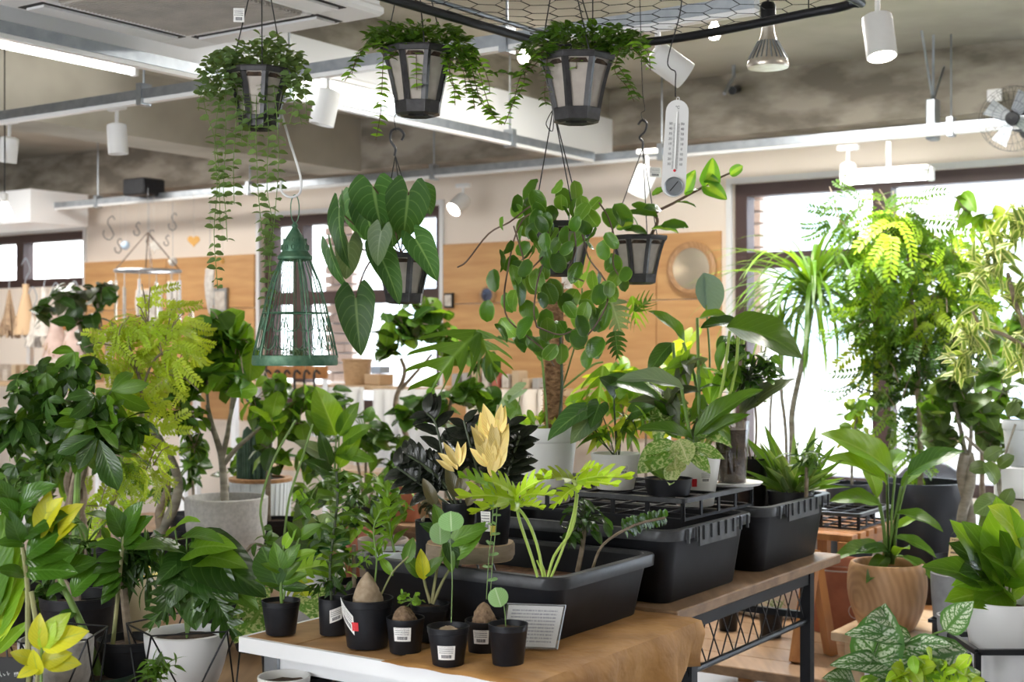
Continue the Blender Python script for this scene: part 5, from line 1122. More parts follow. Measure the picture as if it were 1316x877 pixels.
# selloum with neon leaves rooted in the front tote
P = Pl('neon_philodendron', 'bright lime lobed philodendron growing out of the right end of the front tote', S(702, 748, 3.0), 'plant')
for q, r in (([(694, 752), (683, 715), (668, 670), (662, 640)], .0035), ([(700, 752), (690, 700), (672, 660), (640, 632)], .0035), ([(702, 752), (712, 715), (735, 680), (742, 635)], .0035), ([(704, 752), (725, 700), (738, 655), (742, 612)], .003), ([(698, 752), (696, 735), (690, 720)], .002), ([(702, 752), (700, 735), (695, 722)], .002)):
    P.stem(PX(q, 2.98), r, 'stem_lime', 7)
for b, t, w, mt in (((668, 645), (602, 618), .8, 'lf_neon'), ((665, 640), (640, 605), .8, 'lf_neon'), ((662, 640), (690, 602), .7, 'lf_neon'), ((664, 645), (612, 642), .6, 'lf_neon'), ((668, 640), (700, 622), .8, 'lf_neon'), ((740, 618), (702, 600), .7, 'lf_lime'), ((742, 618), (800, 596), .55, 'lf_neon'), ((742, 622), (785, 608), .75, 'lf_neon'), ((740, 614), (755, 588), .6, 'lf_neon'), ((740, 625), (712, 640), .6, 'lf_neon'), ((636, 632), (606, 600), .6, 'lf_fresh'), ((664, 650), (690, 640), .6, 'lf_neon')):
    P.hl('selloum', mt, b, t, 2.96, 2.90, .45, w)
P.done()
P = Pl('zz_plant', 'small glossy green plant rooted in bark chips at the back of the front tote', S(735, 720, 3.28), 'plant')
P.crown([(752, 668, 38, 34, 46), (735, 690, 22, 18, 16)], 'ovate', 'lf_dark', 22, 3.28, tm='stem_dark'); P.stem(PX([(742, 735), (748, 705), (752, 670)], 3.28), .006, 'trunk')
pp = PX([(760, 735), (775, 700), (815, 675), (855, 665)], 3.2); P.stem(pp, .0035, 'trunk'); P.along(pp, 18, 'oval', 'lf_zz', .03, .55, 1, 1.2, 'pair', .5, .2); P.done()
# ================================================================ benches and stands that carry the larger plants
def bench(label, x0, x1, y0, y1, z, m='pale_wood', legs=True, n=5, name='plant_bench', cat='bench'):
    o = thing(name, label, cat, R((x0 + x1) / 2, (y0 + y1) / 2, 0)); w = (y1 - y0) / n
    for i in range(n): sb('plank', x0, x1, y0 + i * w + .0015, y0 + (i + 1) * w - .0015, z - .03, z, m, o, .003)
    if legs:
        for x in (x0 + .06, x1 - .06):
            for y in (y0 + .06, y1 - .06): sb('leg', x - .025, x + .025, y - .025, y + .025, 0, z - .03, m, o)
        for y in (y0 + .06, y1 - .06): sb('apron', x0 + .09, x1 - .09, y - .012, y + .012, z - .09, z - .03, m, o)
    return o
bench('pale wooden bench in the left foreground under the glossy zamioculcas and monstera pots', -3.8, -2.32, 1.3, 3.05, .57, 'bench_wood')
bench('narrow dark bench right at the lower left corner under the foremost pots', -2.31, -1.98, 1.35, 2.02, .57, 'bench_wood', n=2)
bench('long pale wooden bench further back at left under the grey concrete pot', -5.3, -2.50, 3.06, 4.58, .57, 'bench_wood', n=8)
bench('low pale wooden shelf board under the round wood-grain pot', -1.67, -1.38, 4.32, 4.86, .457, n=3)
def put(name, label, px, Y, z0, dia, h, bot=.75, cat='plant', group=None, **k):
    """potted plant by real size: pot of diameter dia, height h, standing on z0"""
    yy = lambda z, Y: CY + (H - z) * F / Y
    return potted(name, label, px, yy(z0 + h, Y), yy(z0, Y - dia * bot / 2), dia * F / Y, dia * bot * F / Y, cat, group, Y=Y, z0=z0, **k)
ZA, ZB = .57, .57
# ---- left foreground
P = put('zz_plant', 'glossy plant at the far left edge, tan upright cane with stacked oval leaves', 37, 2.62, ZA, .17, .15); Y = 2.6
P.stem(PX([(36, 880), (36, 800), (34, 740), (22, 660)], Y), [.0065, .004], 'stem_tan', 8); P.stem(PX([(48, 880), (50, 830), (40, 760)], Y), .005, 'stem_tan', 8)
for b, t, mt in (((28, 670), (5, 640), 'lf_zz'), ((24, 665), (36, 628), 'lf_zz'), ((30, 690), (68, 650), 'lf_zz'), ((28, 700), (12, 665), 'lf_zz'), ((34, 715), (78, 665), 'lf_zz'), ((32, 720), (85, 700), 'lf_zz'), ((34, 735), (86, 722), 'lf_zz'), ((32, 700), (0, 690), 'lf_zz'), ((32, 740), (2, 725), 'lf_zz'),
                 ((20, 655), (0, 620), 'lf_zz'), ((22, 655), (52, 615), 'lf_zz'), ((58, 690), (52, 640), 'lf_yellow'), ((68, 690), (86, 645), 'lf_yellow'), ((62, 700), (84, 670), 'lf_yellow'), ((50, 690), (66, 640), 'lf_yellow')):
    P.hl('ovate', mt, b, t, Y, Y - .05, .55, 1.0)
P.done()
P = put('lime_leaf_plant', 'yellow-green young leaves low in the bottom left corner, before the tan canes', 52, 2.45, ZA, .13, .10); Y = 2.45
for b, t in (((52, 835), (45, 795)), ((55, 830), (78, 790)), ((54, 832), (102, 808)), ((50, 850), (15, 838)), ((52, 852), (82, 838)), ((52, 855), (22, 868)), ((56, 850), (96, 850)), ((55, 836), (62, 800)), ((50, 868), (40, 840))):
    P.hl('ovate', 'lf_lime' if b[0] % 2 else 'lf_yellow', b, t, Y, Y - .03, .7, 1.05)
P.stem(PX([(53, 880), (53, 850), (54, 832)], Y), .003, 'stem_green'); P.done()
mat('green_pot', (.03, .07, .045), .4)
P = potted('zz_plant', 'dark green pot of zamioculcas with two thick stems leaning apart, bottom left', 127, 864, 905, 98, 78, z0=ZA, m='green_pot', style='nursery'); Y = P.p.Y
P.stem(PX([(128, 868), (108, 810), (80, 750), (68, 720)], Y), [.012, .005], 'stem_green', 9); P.stem(PX([(140, 868), (148, 800), (158, 700), (162, 680)], Y), [.006, .0035], 'stem_tan', 8)
for b, t in (((74, 735), (42, 705)), ((78, 740), (112, 712)), ((72, 728), (60, 690)), ((84, 752), (60, 760)), ((76, 735), (90, 700)), ((160, 690), (142, 652)), ((160, 690), (172, 646)), ((158, 705), (128, 692)), ((158, 715), (125, 715)), ((156, 735), (118, 745)), ((156, 725), (120, 728)), ((157, 700), (180, 660)), ((154, 750), (128, 770)), ((156, 740), (130, 760)), ((160, 700), (184, 692)), ((92, 765), (118, 722)), ((98, 785), (70, 795))):
    P.hl('ovate', 'lf_zz', b, t, Y, Y - .05, .55, 1.05)
P.done()
# white faceted pot in a black wire stand with monstera
def wirestand(px, Y, z, h, r):
    c = V(((px - CX) * Y / F, Y, z)); o = thing('wire_pot_stand', 'geometric black wire frame round the white pot of the monstera', 'stand', c); m = MB(); n = 5
    T1 = [c + V((cos(2 * pi * i / n + .6) * r, sin(2 * pi * i / n + .6) * r, h)) for i in range(n)]; B1 = [c + V((cos(2 * pi * (i + .5) / n + .6) * r * .8, sin(2 * pi * (i + .5) / n + .6) * r * .8, .004)) for i in range(n)]
    for i in range(n):
        for a, b in ((T1[i], T1[(i + 1) % n]), (T1[i], B1[i]), (T1[i], B1[i - 1]), (B1[i], B1[(i + 1) % n])): m.tube([a, b], .0022, 6)
    m.build('wires', 'black_metal', o)
    return o
P = put('monstera', 'bushy monstera with big dark split leaves in a white bowl inside the wire stand', 240, 3.25, ZA + .012, .20, .145, .6, m='white_gloss', style='round'); Y = 3.25
wirestand(240, 3.25, ZA, .175, .145)
for b, t, w, mt, f in (((248, 722), (300, 765), 1.1, 'lf_dark', .7), ((240, 720), (215, 775), 1.2, 'lf_dark', .75), ((245, 740), (246, 805), 1.2, 'lf_dark', .85), ((258, 712), (340, 752), .9, 'lf_dark', .55), ((238, 718), (200, 740), .8, 'lf_dark', .5), ((225, 705), (180, 690), .7, 'lf_mid', .4), ((250, 705), (292, 690), .8, 'lf_fresh', .5), ((262, 715), (310, 715), .7, 'lf_fresh', .5),
                   ((230, 760), (190, 800), 1, 'lf_dark', .7), ((262, 760), (300, 810), 1, 'lf_dark', .6), ((240, 690), (282, 678), .6, 'lf_mid', .3), ((225, 680), (246, 655), .5, 'lf_fresh', .4), ((270, 740), (330, 770), .7, 'lf_mid', .5), ((265, 750), (288, 790), 1, 'lf_dark', .7), ((230, 735), (205, 790), 1, 'lf_dark', .7)):
    P.hl('heart' if w != 1 else 'monstera', mt, b, t, Y - .02, Y - .10, f, min(w, 1.0)); P.stem(PX([(240, 820), ((240 + b[0]) / 2, (820 + b[1]) / 2 - 12), b], Y), .0022, 'stem_green', 5)
P.done()
P = put('dragon_plant', 'dark tufted dracaena on a ringed brown cane, between the tan canes and the monstera', 165, 3.3, ZA, .15, .13); Y = 3.3
P.stem(PX([(168, 845), (162, 790), (158, 745)], Y), .010, 'trunk', 8)
P.crown([(165, 728, 52, 48, 80), (190, 712, 34, 34, 30)], 'strap_s', 'lf_dark', 60, Y, droop=.45, twig=0, wx=1.5); P.done()
P = put('dragon_plant', 'small dark tuft with pointed leaves at the bottom, in front of the wire stand', 200, 2.75, ZA, .09, .07); Y = 2.75
P.crown([(202, 858, 32, 26, 50)], 'strap_s', 'lf_mid', 38, Y, twig=0, wx=1.5, droop=-.2); P.done()
# ---- left rear group, on the long bench
mat('grey_cement', (.50, .49, .47), .8, 0, (.40, .39, .38), 70, None, .4); mat('terracotta', (.44, .17, .10), .7, 0, (.36, .13, .08), 20); mat('taupe', (.30, .25, .21), .7); mat('kraft_fibre', (.44, .30, .17), .9, 0, (.34, .22, .12), 60, None, .5)
P = potted('fiddle_leaf_fig', 'big speckled grey concrete pot with a fig whose pale trunk forks under large round leaves', 291, 638, 742, 106, 78, z0=ZB, m='grey_cement', style='round'); Y = P.p.Y
P.stem(PX([(289, 645), (287, 610), (283, 580), (272, 545), (266, 520)], Y), [.016, .008], 'trunk_grey', 10, 'trunk'); P.stem(PX([(285, 590), (292, 560), (296, 535), (305, 500)], Y), [.011, .006], 'trunk_grey', 8, 'trunk'); P.stem(PX([(288, 596), (305, 575), (328, 555), (345, 540)], Y), [.010, .005], 'trunk_grey', 8, 'trunk')
P.stem(PX([(270, 540), (266, 500), (270, 450)], Y), .006, 'trunk_grey', 7, 'trunk'); P.stem(PX([(296, 535), (300, 480), (300, 440)], Y), .006, 'trunk_grey', 7, 'trunk')
P.crown([(275, 444, 42, 36, 17), (305, 444, 34, 40, 15), (262, 484, 34, 30, 12), (300, 494, 34, 28, 11), (240, 504, 24, 22, 7), (285, 419, 30, 16, 7), (345, 534, 30, 22, 6)], 'fiddle', ['lf_mid', 'lf_fig', 'lf_fig', 'lf_fresh'], 48, Y, dr=.9, droop=.25, face=.25)
P.done()
P = put('money_tree', 'dark glossy money tree with a braided trunk at the far left, umbrella-like leaflets', 92, 4.25, ZB, .26, .2, m='black_plastic'); Y = 4.2
for k in range(3): P.stem([S(97, 720, Y) + V((.022 * cos(i * 1.1 + k * 2.1), .022 * sin(i * 1.1 + k * 2.1), i * .048)) for i in range(9)], .014, 'trunk', 8, 'trunk')
for q in ([(97, 560), (85, 520), (60, 490)], [(97, 560), (110, 510), (100, 470)], [(97, 560), (60, 540), (20, 510)], [(97, 570), (120, 560), (140, 545)]): P.stem(PX(q, Y), [.007, .003], 'stem_green', 6)
P.crown([(45, 502, 62, 28, 13), (100, 492, 44, 22, 9), (20, 552, 60, 38, 12), (85, 547, 62, 34, 14), (130, 577, 34, 26, 7), (60, 602, 60, 30, 10), (20, 622, 50, 26, 7)], 'palm6', ['lf_dark', 'lf_mid', 'lf_dark'], 50, Y, droop=.55, tm='stem_green', face=.3, twig=.003); P.done()
P = put('money_tree', 'second money tree just in front, large dark leaflets hanging over the lime feathery tree', 120, 3.75, ZA if 0 else ZB, .2, .16); Y = 3.75
P.stem(PX([(96, 730), (98, 650), (102, 590), (115, 550)], Y), [.012, .006], 'stem_green', 8, 'trunk'); P.stem(PX([(90, 730), (90, 650), (100, 590)], Y), [.012, .006], 'trunk', 8, 'trunk')
P.crown([(125, 545, 40, 24, 9), (115, 580, 52, 28, 11), (150, 560, 22, 30, 6)], 'palm6', ['lf_dark', 'lf_mid'], 58, Y, droop=.8, tm='stem_green', face=.4, twig=.003)
for b, t in (((128, 565), (148, 628)), ((125, 562), (98, 600)), ((122, 560), (72, 578))): P.hl('obov', 'lf_dark', b, t, Y - .1, Y - .15, .7, 1.0)
P.done()
P = put('everfresh_tree', 'young tree with drooping yellow-green feathery leaves left of the fig, arching thin trunk', 168, 4.4, ZB, .2, .17); Y = 4.4
P.stem(PX([(122, 700), (140, 655), (165, 600), (182, 550), (180, 490), (165, 440), (172, 425)], Y), [.009, .004], 'trunk', 8, 'trunk'); P.stem(PX([(182, 500), (200, 460), (230, 445)], Y), .004, 'trunk', 6, 'trunk')
P.crown([(190, 418, 62, 18, 7), (150, 445, 36, 28, 5), (212, 445, 40, 24, 5), (175, 480, 44, 30, 5), (160, 535, 30, 24, 4), (172, 570, 30, 26, 3), (215, 480, 26, 30, 3), (185, 610, 24, 24, 3), (128, 650, 22, 20, 3), (195, 600, 20, 24, 2)], 'bipin', ['lf_lime', 'lf_neon', 'lf_lime'], 74, Y, droop=1.1, up=.35, face=.7, twig=.002); P.done()
P = put('braided_ficus', 'small-leaved ficus with a thick pale S-curved trunk left of the concrete pot', 205, 4.95, ZB, .26, .14, m='black_plastic'); Y = 4.95
P.stem(PX([(190, 710), (208, 680), (224, 650), (229, 620), (220, 590), (205, 565), (192, 545)], Y), [.022, .012], 'trunk_grey', 10, 'trunk'); P.stem(PX([(212, 700), (205, 660), (215, 630), (208, 600)], Y), [.02, .012], 'trunk', 10, 'trunk')
P.crown([(205, 520, 40, 30, 40), (240, 540, 36, 26, 34), (190, 560, 30, 22, 20), (250, 575, 30, 20, 24), (225, 480, 30, 20, 20)], 'ovate', ['lf_mid', 'lf_dark', 'lf_fresh'], 26, Y, face=.3); P.done()
P = put('dark_leaf_tree', 'tall plant with sparse dark drooping leaves seen before the dried flowers, upper left', 110, 6.9, .0, .3, .28, m='taupe'); Y = 6.9
P.stem(PX([(108, 700), (112, 560), (114, 480), (105, 430), (98, 400)], Y), [.014, .006], 'trunk', 7, 'trunk'); P.stem(PX([(112, 480), (130, 430), (125, 390)], Y), .006, 'trunk', 6, 'trunk')
P.crown([(90, 385, 45, 24, 18), (130, 375, 36, 24, 16), (110, 410, 50, 24, 16), (60, 400, 20, 20, 6), (115, 440, 26, 16, 6)], 'ovate_w', ['lf_olive', 'lf_dark'], 36, Y, face=.2, droop=.2); P.done()
P = put('rubber_tree', 'leafy green rubber tree between the birdcage and the fig, at the back of the bench', 355, 5.6, ZB, .18, .12, m='black_plastic'); Y = 5.6
P.stem(PX([(345, 690), (345, 600), (350, 540), (352, 490)], Y), [.012, .006], 'trunk', 7, 'trunk')
P.crown([(350, 500, 36, 24, 14), (390, 515, 34, 26, 14), (330, 530, 28, 26, 10), (370, 550, 44, 28, 16), (415, 550, 30, 22, 9), (355, 590, 44, 26, 12), (400, 600, 30, 24, 8)], 'ovate_w', ['lf_mid', 'lf_fresh', 'lf_dark'], 38, Y, face=.35); P.done()
P = put('peace_lily', 'plant with big upright light-green leaves right of the birdcage base', 425, 5.0, ZB, .22, .18, m='taupe'); Y = 4.95
for b, t, w, mt in (((432, 560), (408, 500), 1.1, 'lf_fresh'), ((418, 560), (398, 530), .9, 'lf_mid'), ((440, 570), (470, 545), .8, 'lf_mid'), ((430, 580), (475, 585), .7, 'lf_mid'), ((425, 590), (385, 565), .7, 'lf_grey'), ((435, 600), (455, 560), .8, 'lf_fresh'), ((428, 610), (398, 590), .8, 'lf_dark'), ((430, 620), (460, 610), .7, 'lf_mid'), ((425, 600), (412, 560), .7, 'lf_dark'), ((430, 640), (400, 630), .7, 'lf_mid'), ((436, 560), (452, 520), .8, 'lf_mid')):
    P.hl('banana', mt, b, t, Y, Y - .08, .7, 1.3 * w); P.stem(PX([(428, 690), ((428 + b[0]) / 2, 640), b], Y), .003)
P.done()
o = Pl('cactus', 'dark ribbed column cactus in the ridged white pot behind the concrete pot', R(-5.0, 4.9, 0), 'cactus'); 
mat('cactus_green', (.035, .08, .05), .6, 0, (.06, .11, .07), 40)
def column(P, px, yt, yb, w, Y):
    c = S(px, yb, Y); h = (yb - yt) * Y / F; r = w / 2 * Y / F; n = 24; mb = MB(); vs = []
    for z, s in ((0, .9), (.1, 1), (.8, 1), (.93, .8), (1, .1)): vs += [c + V((cos(2 * pi * i / n) * r * s * (1 + .13 * (i % 2 * 2 - 1)), sin(2 * pi * i / n) * r * s * (1 + .13 * (i % 2 * 2 - 1)), z * h)) for i in range(n)]
    mb.add(vs, [(a * n + i, a * n + (i + 1) % n, (a + 1) * n + (i + 1) % n, (a + 1) * n + i) for a in range(4) for i in range(n)]).build('column', 'cactus_green', P.r)
o.r.location = S(330, 690, 5.85); WL[o.r.name] = S(330, 690, 5.85)
mat('ridged_white', (.66, .70, .72), .5)
pp_ = pot(o.r, 335, 617, 690, 78, 70, Y=5.85, z0=ZB, m='ridged_white', style='plain', n=40); rb = MB()
for i in range(36):
    a = 2 * pi * i / 36; rb.tube([pp_.c + V((cos(a) * pp_.r0 * 1.0, sin(a) * pp_.r0 * 1.0, .005)), pp_.c + V((cos(a) * pp_.r1, sin(a) * pp_.r1, pp_.h * .97))], .004, 5)
rb.build('ribs', 'ridged_white', pp_.o); MB().lathe(pp_.c, [(pp_.r1 * 1.02, pp_.h * .99), (pp_.r1 * 1.05, pp_.h * 1.05), (pp_.r1 * .8, pp_.h * 1.05)], 30, 0, False).build('wood_band', 'round_pot_wood', pp_.o)
for px, yt, w in ((318, 548, 12), (330, 535, 13), (343, 556, 11), (309, 575, 9)): column(o, px, yt, 620, w, 5.85)
o.done()
# terracotta ones between
TB = ZB
P = put('facet_pot_plant', 'faceted terracotta pot behind the stacked-leaf plant, small glossy shrub in it', 452, 4.7, TB, .17, .20, .8, m='terracotta', style='facet', sides=8); Y = 4.7
P.crown([(455, 640, 34, 24, 40), (440, 620, 24, 20, 20)], 'ovate', ['lf_dark', 'lf_mid'], 20, Y, tm='stem_green'); P.done()
P = put('taupe_pot_plant', 'taupe square-shouldered pot right of the faceted terracotta one, leafy shrub', 492, 4.55, TB, .17, .19, .85, m='taupe', style='plain'); Y = 4.55
P.crown([(490, 620, 34, 24, 34), (510, 640, 24, 18, 18)], 'ovate', ['lf_mid', 'lf_fresh'], 20, Y, tm='stem_green'); P.done()
P = put('terracotta_pot_plant', 'round brown terracotta pot with a slender shrub, left of the faceted pot', 412, 5.2, TB, .17, .17, .75, m='terracotta', style='lip'); Y = 5.2
P.crown([(408, 590, 28, 26, 30), (420, 630, 30, 20, 26)], 'ovate', ['lf_mid', 'lf_dark'], 22, Y, tm='stem_green'); P.done()
P = put('white_box_plant', 'white tapered pot with broad pale veined leaves behind the front table corner', 400, 4.05, ZB, .2, .17, .8, m='white_gloss', style='plain'); Y = 4.0
for b, t, mt in (((395, 690), (385, 655), 'lf_grey'), ((402, 690), (425, 660), 'lf_grey'), ((400, 700), (440, 690), 'lf_calathea'), ((398, 700), (360, 690), 'lf_grey'), ((400, 720), (425, 735), 'lf_fresh'), ((395, 715), (368, 735), 'lf_mid')): P.hl('heart_n', mt, b, t, Y, Y - .1, .6, 1.1)
P.stem(PX([(340, 690), (335, 650), (352, 590), (380, 540)], Y), .0035); P.stem(PX([(365, 690), (372, 640), (388, 590), (402, 545)], Y), .0035); P.done()
P = put('alocasia', 'pale marbled leaf and lobed lime leaf beside the left corner of the front table', 330, 3.75, ZB, .15, .12); Y = 3.45
P.hl('heart', 'lf_pothos', (345, 775), (300, 815), 3.35, 3.25, .55, 1.2); P.hl('selloum', 'lf_fresh', (378, 735), (410, 720), Y, Y - .05, .6, 1.1); P.hl('selloum', 'lf_lime', (380, 740), (392, 770), Y, Y - .05, .8, 1.1); P.hl('heart', 'lf_pothos', (400, 770), (430, 800), 3.4, 3.3, .4, .9)
P.stem(PX([(330, 830), (335, 800), (345, 775)], 3.5), .0025); P.stem(PX([(345, 830), (365, 780), (378, 735)], 3.5), .0025); P.done()
P = put('mixed_shrub', 'low dense green shrub filling the gap behind the leftmost small pots', 455, 3.95, TZ + .012 if 0 else ZB, .18, .15); Y = 3.95
P.stem(PX([(455, 760), (455, 700)], Y), .006, 'trunk'); P.crown([(420, 690, 30, 24, 26), (455, 670, 36, 24, 34), (500, 650, 30, 24, 26), (440, 720, 34, 22, 24), (395, 650, 24, 22, 16), (518, 600, 20, 24, 12)], 'ovate', ['lf_dark', 'lf_mid', 'lf_fresh'], 24, Y, tm='stem_green'); P.done()
P = potted('potted_plant', 'white speckled pot standing inside the left end of the front tote, upright narrow leaves', 507, 706, 735, 55, 50, Y=3.32, z0=.837, m='ridged_white', style='plain'); Y = P.p.Y
pp = PX([(507, 710), (500, 670), (498, 630)], Y); P.stem(pp, .003); P.along(pp, 18, 'lance_w', 'lf_fresh', .07, .1, 1, .6, 'spiral', .3, .2); P.done()
P = potted('potted_plant', 'plain black pot beside the log slice in the tote, half hidden by the dark plant', 555, 668, 730, 44, 36, Y=3.30, z0=.837); Y = P.p.Y
P.crown([(552, 650, 20, 22, 14)], 'ovate', 'lf_bronze', 22, Y, tm='stem_dark'); P.done()
# ---- centre rear: small tree and others
P = put('fig_bonsai', 'small tree with a crooked brown trunk before the back window, rounded green crown', 525, 6.1, .62, .24, .18, m='terracotta', style='lip'); Y = 6.1
P.stem(PX([(528, 600), (522, 560), (508, 520), (520, 480), (515, 460)], Y), [.014, .008], 'trunk', 8, 'trunk'); P.stem(PX([(515, 500), (535, 478), (555, 455)], Y), [.010, .005], 'trunk', 7, 'trunk')
P.crown([(520, 425, 42, 26, 26), (560, 425, 34, 24, 20), (500, 450, 26, 18, 12), (585, 450, 34, 24, 18), (545, 400, 34, 16, 12)], 'fiddle', ['lf_mid', 'lf_fresh', 'lf_dark', 'lf_mid'], 34, Y, face=.35); P.done()
P = put('leafy_shrub', 'broad-leaved shrub behind the black-leaved plant in the centre', 575, 5.5, ZB, .24, .2, m='kraft_fibre', style='lip'); Y = 5.5
P.crown([(560, 520, 36, 24, 14), (600, 505, 34, 28, 14), (635, 520, 30, 28, 12), (520, 530, 40, 22, 12), (600, 560, 44, 24, 14), (655, 575, 24, 20, 6), (490, 560, 34, 24, 10), (620, 470, 24, 22, 7)], 'ovate_w', ['lf_mid', 'lf_dark', 'lf_fig'], 42, Y, face=.35, tm='stem_green'); P.stem(PX([(573, 640), (573, 560), (580, 510)], Y), .007, 'trunk', 7, 'trunk'); P.done()
bench('long table against the centre back, behind the moss pole pot', -5.2, -2.6, 5.15 if 0 else 5.3, 6.3, .62, n=6, name='plant_table', cat='table') if 0 else bench('long back table in the centre, carrying the crooked little tree', -4.6, -2.2, 4.15, 4.95, .615, n=5, name='plant_table', cat='table') if 0 else None
# ---- white pot with coir pole
P = potted('moss_pole_plant', 'tall white plastic pot with a thick brown coir pole and a climbing split-leaf plant', 702, 548, 652, 82, 60, Y=3.9, z0=.961, m='milky_plastic', style='lip'); Y = P.p.Y
c0, c1 = S(711, 560, 3.9), S(713, 364, 3.9); rg = random.Random(2); pts = [c0.lerp(c1, i / 24) for i in range(25)]
mb = MB(); mb.tube(pts, [.026 * (1 + rg.uniform(-.06, .06)) for _ in pts], 14); mb.build('coir_pole', 'coir', P.r); fz = MB()
for i in range(700):
    a = U(0, 2 * pi); p = c0.lerp(c1, rnd()) + V((cos(a), sin(a), 0)) * .026; d = V((cos(a) * .5 + U(-.6, .6), sin(a) * .5, U(-1, 1))).normalized(); fz.tube([p, p + d * U(.006, .016)], .0006, 3, 0, False)
fz.build('coir_fibres', 'coir', P.r, True, 'stuff')
P.stem(PX([(704, 560, -.03), (700, 500, -.04), (692, 450, -.04), (660, 440, -.05), (640, 432, -.05)], Y), .0035); P.stem(PX([(716, 560, -.03), (722, 500, -.04), (720, 430, -.04)], Y), .004, 'stem_dark')
P.hl('split', 'lf_mid', (616, 426), (545, 480), 3.85, 3.75, .55, 1.0); P.hl('split', 'lf_mid', (612, 424), (640, 475), 3.85, 3.8, .8, .9); P.stem(PX([(692, 450, -.04), (650, 437, -.05), (612, 425, -.05)], Y), .0025)
P.hl('split', 'lf_fresh', (775, 470), (768, 520), 3.8, 3.75, .7, .9); P.hl('monstera', 'lf_grey', (785, 385), (800, 430), 4.0, 4.0, .8, 1.0); P.hl('monstera', 'lf_dark', (790, 425), (795, 462), 3.9, 3.9, .8, .9); P.hl('split', 'lf_fresh', (745, 370), (735, 315), 4.0, 4.0, .8, .8); P.hl('split', 'lf_mid', (815, 400), (838, 380), 4.1, 4.1, .7, .9); P.hl('split', 'lf_fresh', (812, 380), (820, 420), 4.1, 4.1, .8, .8)
P.hl('banana', 'lf_silver', (700, 380), (725, 408), 3.95, 3.95, .7, .8); P.stem(PX([(722, 500), (760, 470), (775, 465)], 3.88), .003); P.stem(PX([(722, 460), (770, 400), (785, 385)], 3.95), .0025); P.stem(PX([(716, 520), (745, 420), (748, 370)], 3.95), .0025)
P.crown([(690, 540, 34, 16, 18)], 'lance_w', ['lf_lime', 'lf_fresh'], 28, 3.9, twig=0, droop=-.1); P.done()
# ---- pots on the crate
P = potted('alocasia', 'translucent white pot at left on the crate, dark arrow leaves on thin stalks', 791, 582, 632, 64, 47, Y=3.75, z0=1.0135, m='milky_plastic', style='plain'); Y = P.p.Y
for b, t, mt, w, q in (((790, 490), (850, 500), 'lf_dark', .75, [(795, 585), (790, 530), (789, 492)]), ((760, 535), (735, 565), 'lf_velvet_grey', .9, [(790, 585), (765, 560), (755, 545)]), ((750, 528), (700, 555), 'lf_velvet', .75, [(788, 585), (770, 560), (752, 532)]), ((790, 500), (778, 485), 'lf_dark', 1, [(792, 585), (789, 520), (790, 500)]), ((812, 530), (836, 520), 'lf_dark', .8, [(796, 585), (800, 550), (812, 530)]), ((770, 520), (760, 545), 'lf_dark', .9, [(790, 585), (780, 550), (770, 522)])):
    P.hl('heart_n', mt, b, t, Y, Y - .06, .35 if w < .8 else .7, w * 1.3); P.stem(PX(q, Y), .0018, 'stem_dark', 6)
P.crown([(770, 555, 34, 24, 18), (810, 550, 34, 30, 18)], 'lance', ['lf_fresh', 'lf_mid', 'lf_lime'], 42, Y, twig=0, droop=.1); sticker(P.p, .3, .45, .45, .72); P.done()
P = potted('dumb_cane', 'white pot with a red sticker on the crate, tall stalks with huge arching green leaves', 893, 586, 652, 66, 48, Y=3.80, z0=.962, m='milky_plastic', style='plain'); Y = P.p.Y
for b, t, mt, w, q, dy in (((932, 420), (1046, 428), 'lf_mid', 1.25, [(893, 590), (925, 510), (938, 425)], -.1), ((950, 415), (905, 408), 'lf_dark', .9, [(897, 590), (940, 500), (950, 418)], -.05), ((955, 420), (1000, 398), 'lf_fig', .8, [(900, 590), (950, 500), (955, 420)], .1), ((880, 440), (850, 388), 'lf_mid', .7, [(890, 590), (895, 500), (878, 440)], .1), ((897, 410), (928, 395), 'lf_fresh', 1.0, [(898, 590), (898, 500), (896, 408)], -.05),
                           ((878, 500), (805, 462), 'lf_grey', .7, [(895, 590), (885, 550), (876, 500)], -.15), ((893, 560), (965, 480), 'lf_mid', .5, [(893, 590), (893, 560)], -.1), ((895, 570), (955, 520), 'lf_mid', .55, [(893, 590), (895, 570)], -.1), ((890, 565), (830, 530), 'lf_mid', .6, [(893, 590), (890, 565)], -.1), ((885, 540), (862, 500), 'lf_fig', 1.0, [(890, 590), (885, 540)], .05), ((880, 530), (840, 470), 'lf_fresh', .8, [(890, 590), (880, 530)], .1), ((895, 560), (940, 560), 'lf_pothos', .7, [(893, 590), (895, 560)], -.1),
                           ((870, 510), (850, 560), 'lf_lime', 1.0, [(888, 590), (870, 510)], .08), ((900, 470), (920, 520), 'lf_fresh', .8, [(897, 590), (900, 470)], .08), ((865, 440), (830, 470), 'lf_dark', .9, [(888, 590), (870, 500), (865, 440)], .15)):
    P.hl('banana', mt, b, t, Y + dy, Y + dy - .06, .45, 1.25 * w); P.stem(PX(q, Y + dy * .6), .0045 if len(q) > 2 else .003, 'stem_lime' if b[0] > 930 else 'stem_green', 7)
P.hl('ovate_w', 'lf_bluegrey', (905, 352), (922, 404), Y + .1, Y + .08, .8, 1.0); P.stem(PX([(900, 590, .05), (912, 480, .1), (908, 400, .1), (905, 356, .1)], Y), .003)
P.crown([(905, 540, 52, 36, 24), (860, 530, 40, 44, 18), (930, 480, 34, 34, 9), (880, 480, 34, 34, 8)], 'lance_w', ['lf_fig', 'lf_mid', 'lf_pothos', 'lf_fresh', 'lf_olive'], 60, Y, droop=.2, twig=0, face=.4)
sticker(P.p, .35, .5, .50, .72); sticker(P.p, -.15, .22, .42, .58, 'red_tag', 'red_sticker'); P.done()
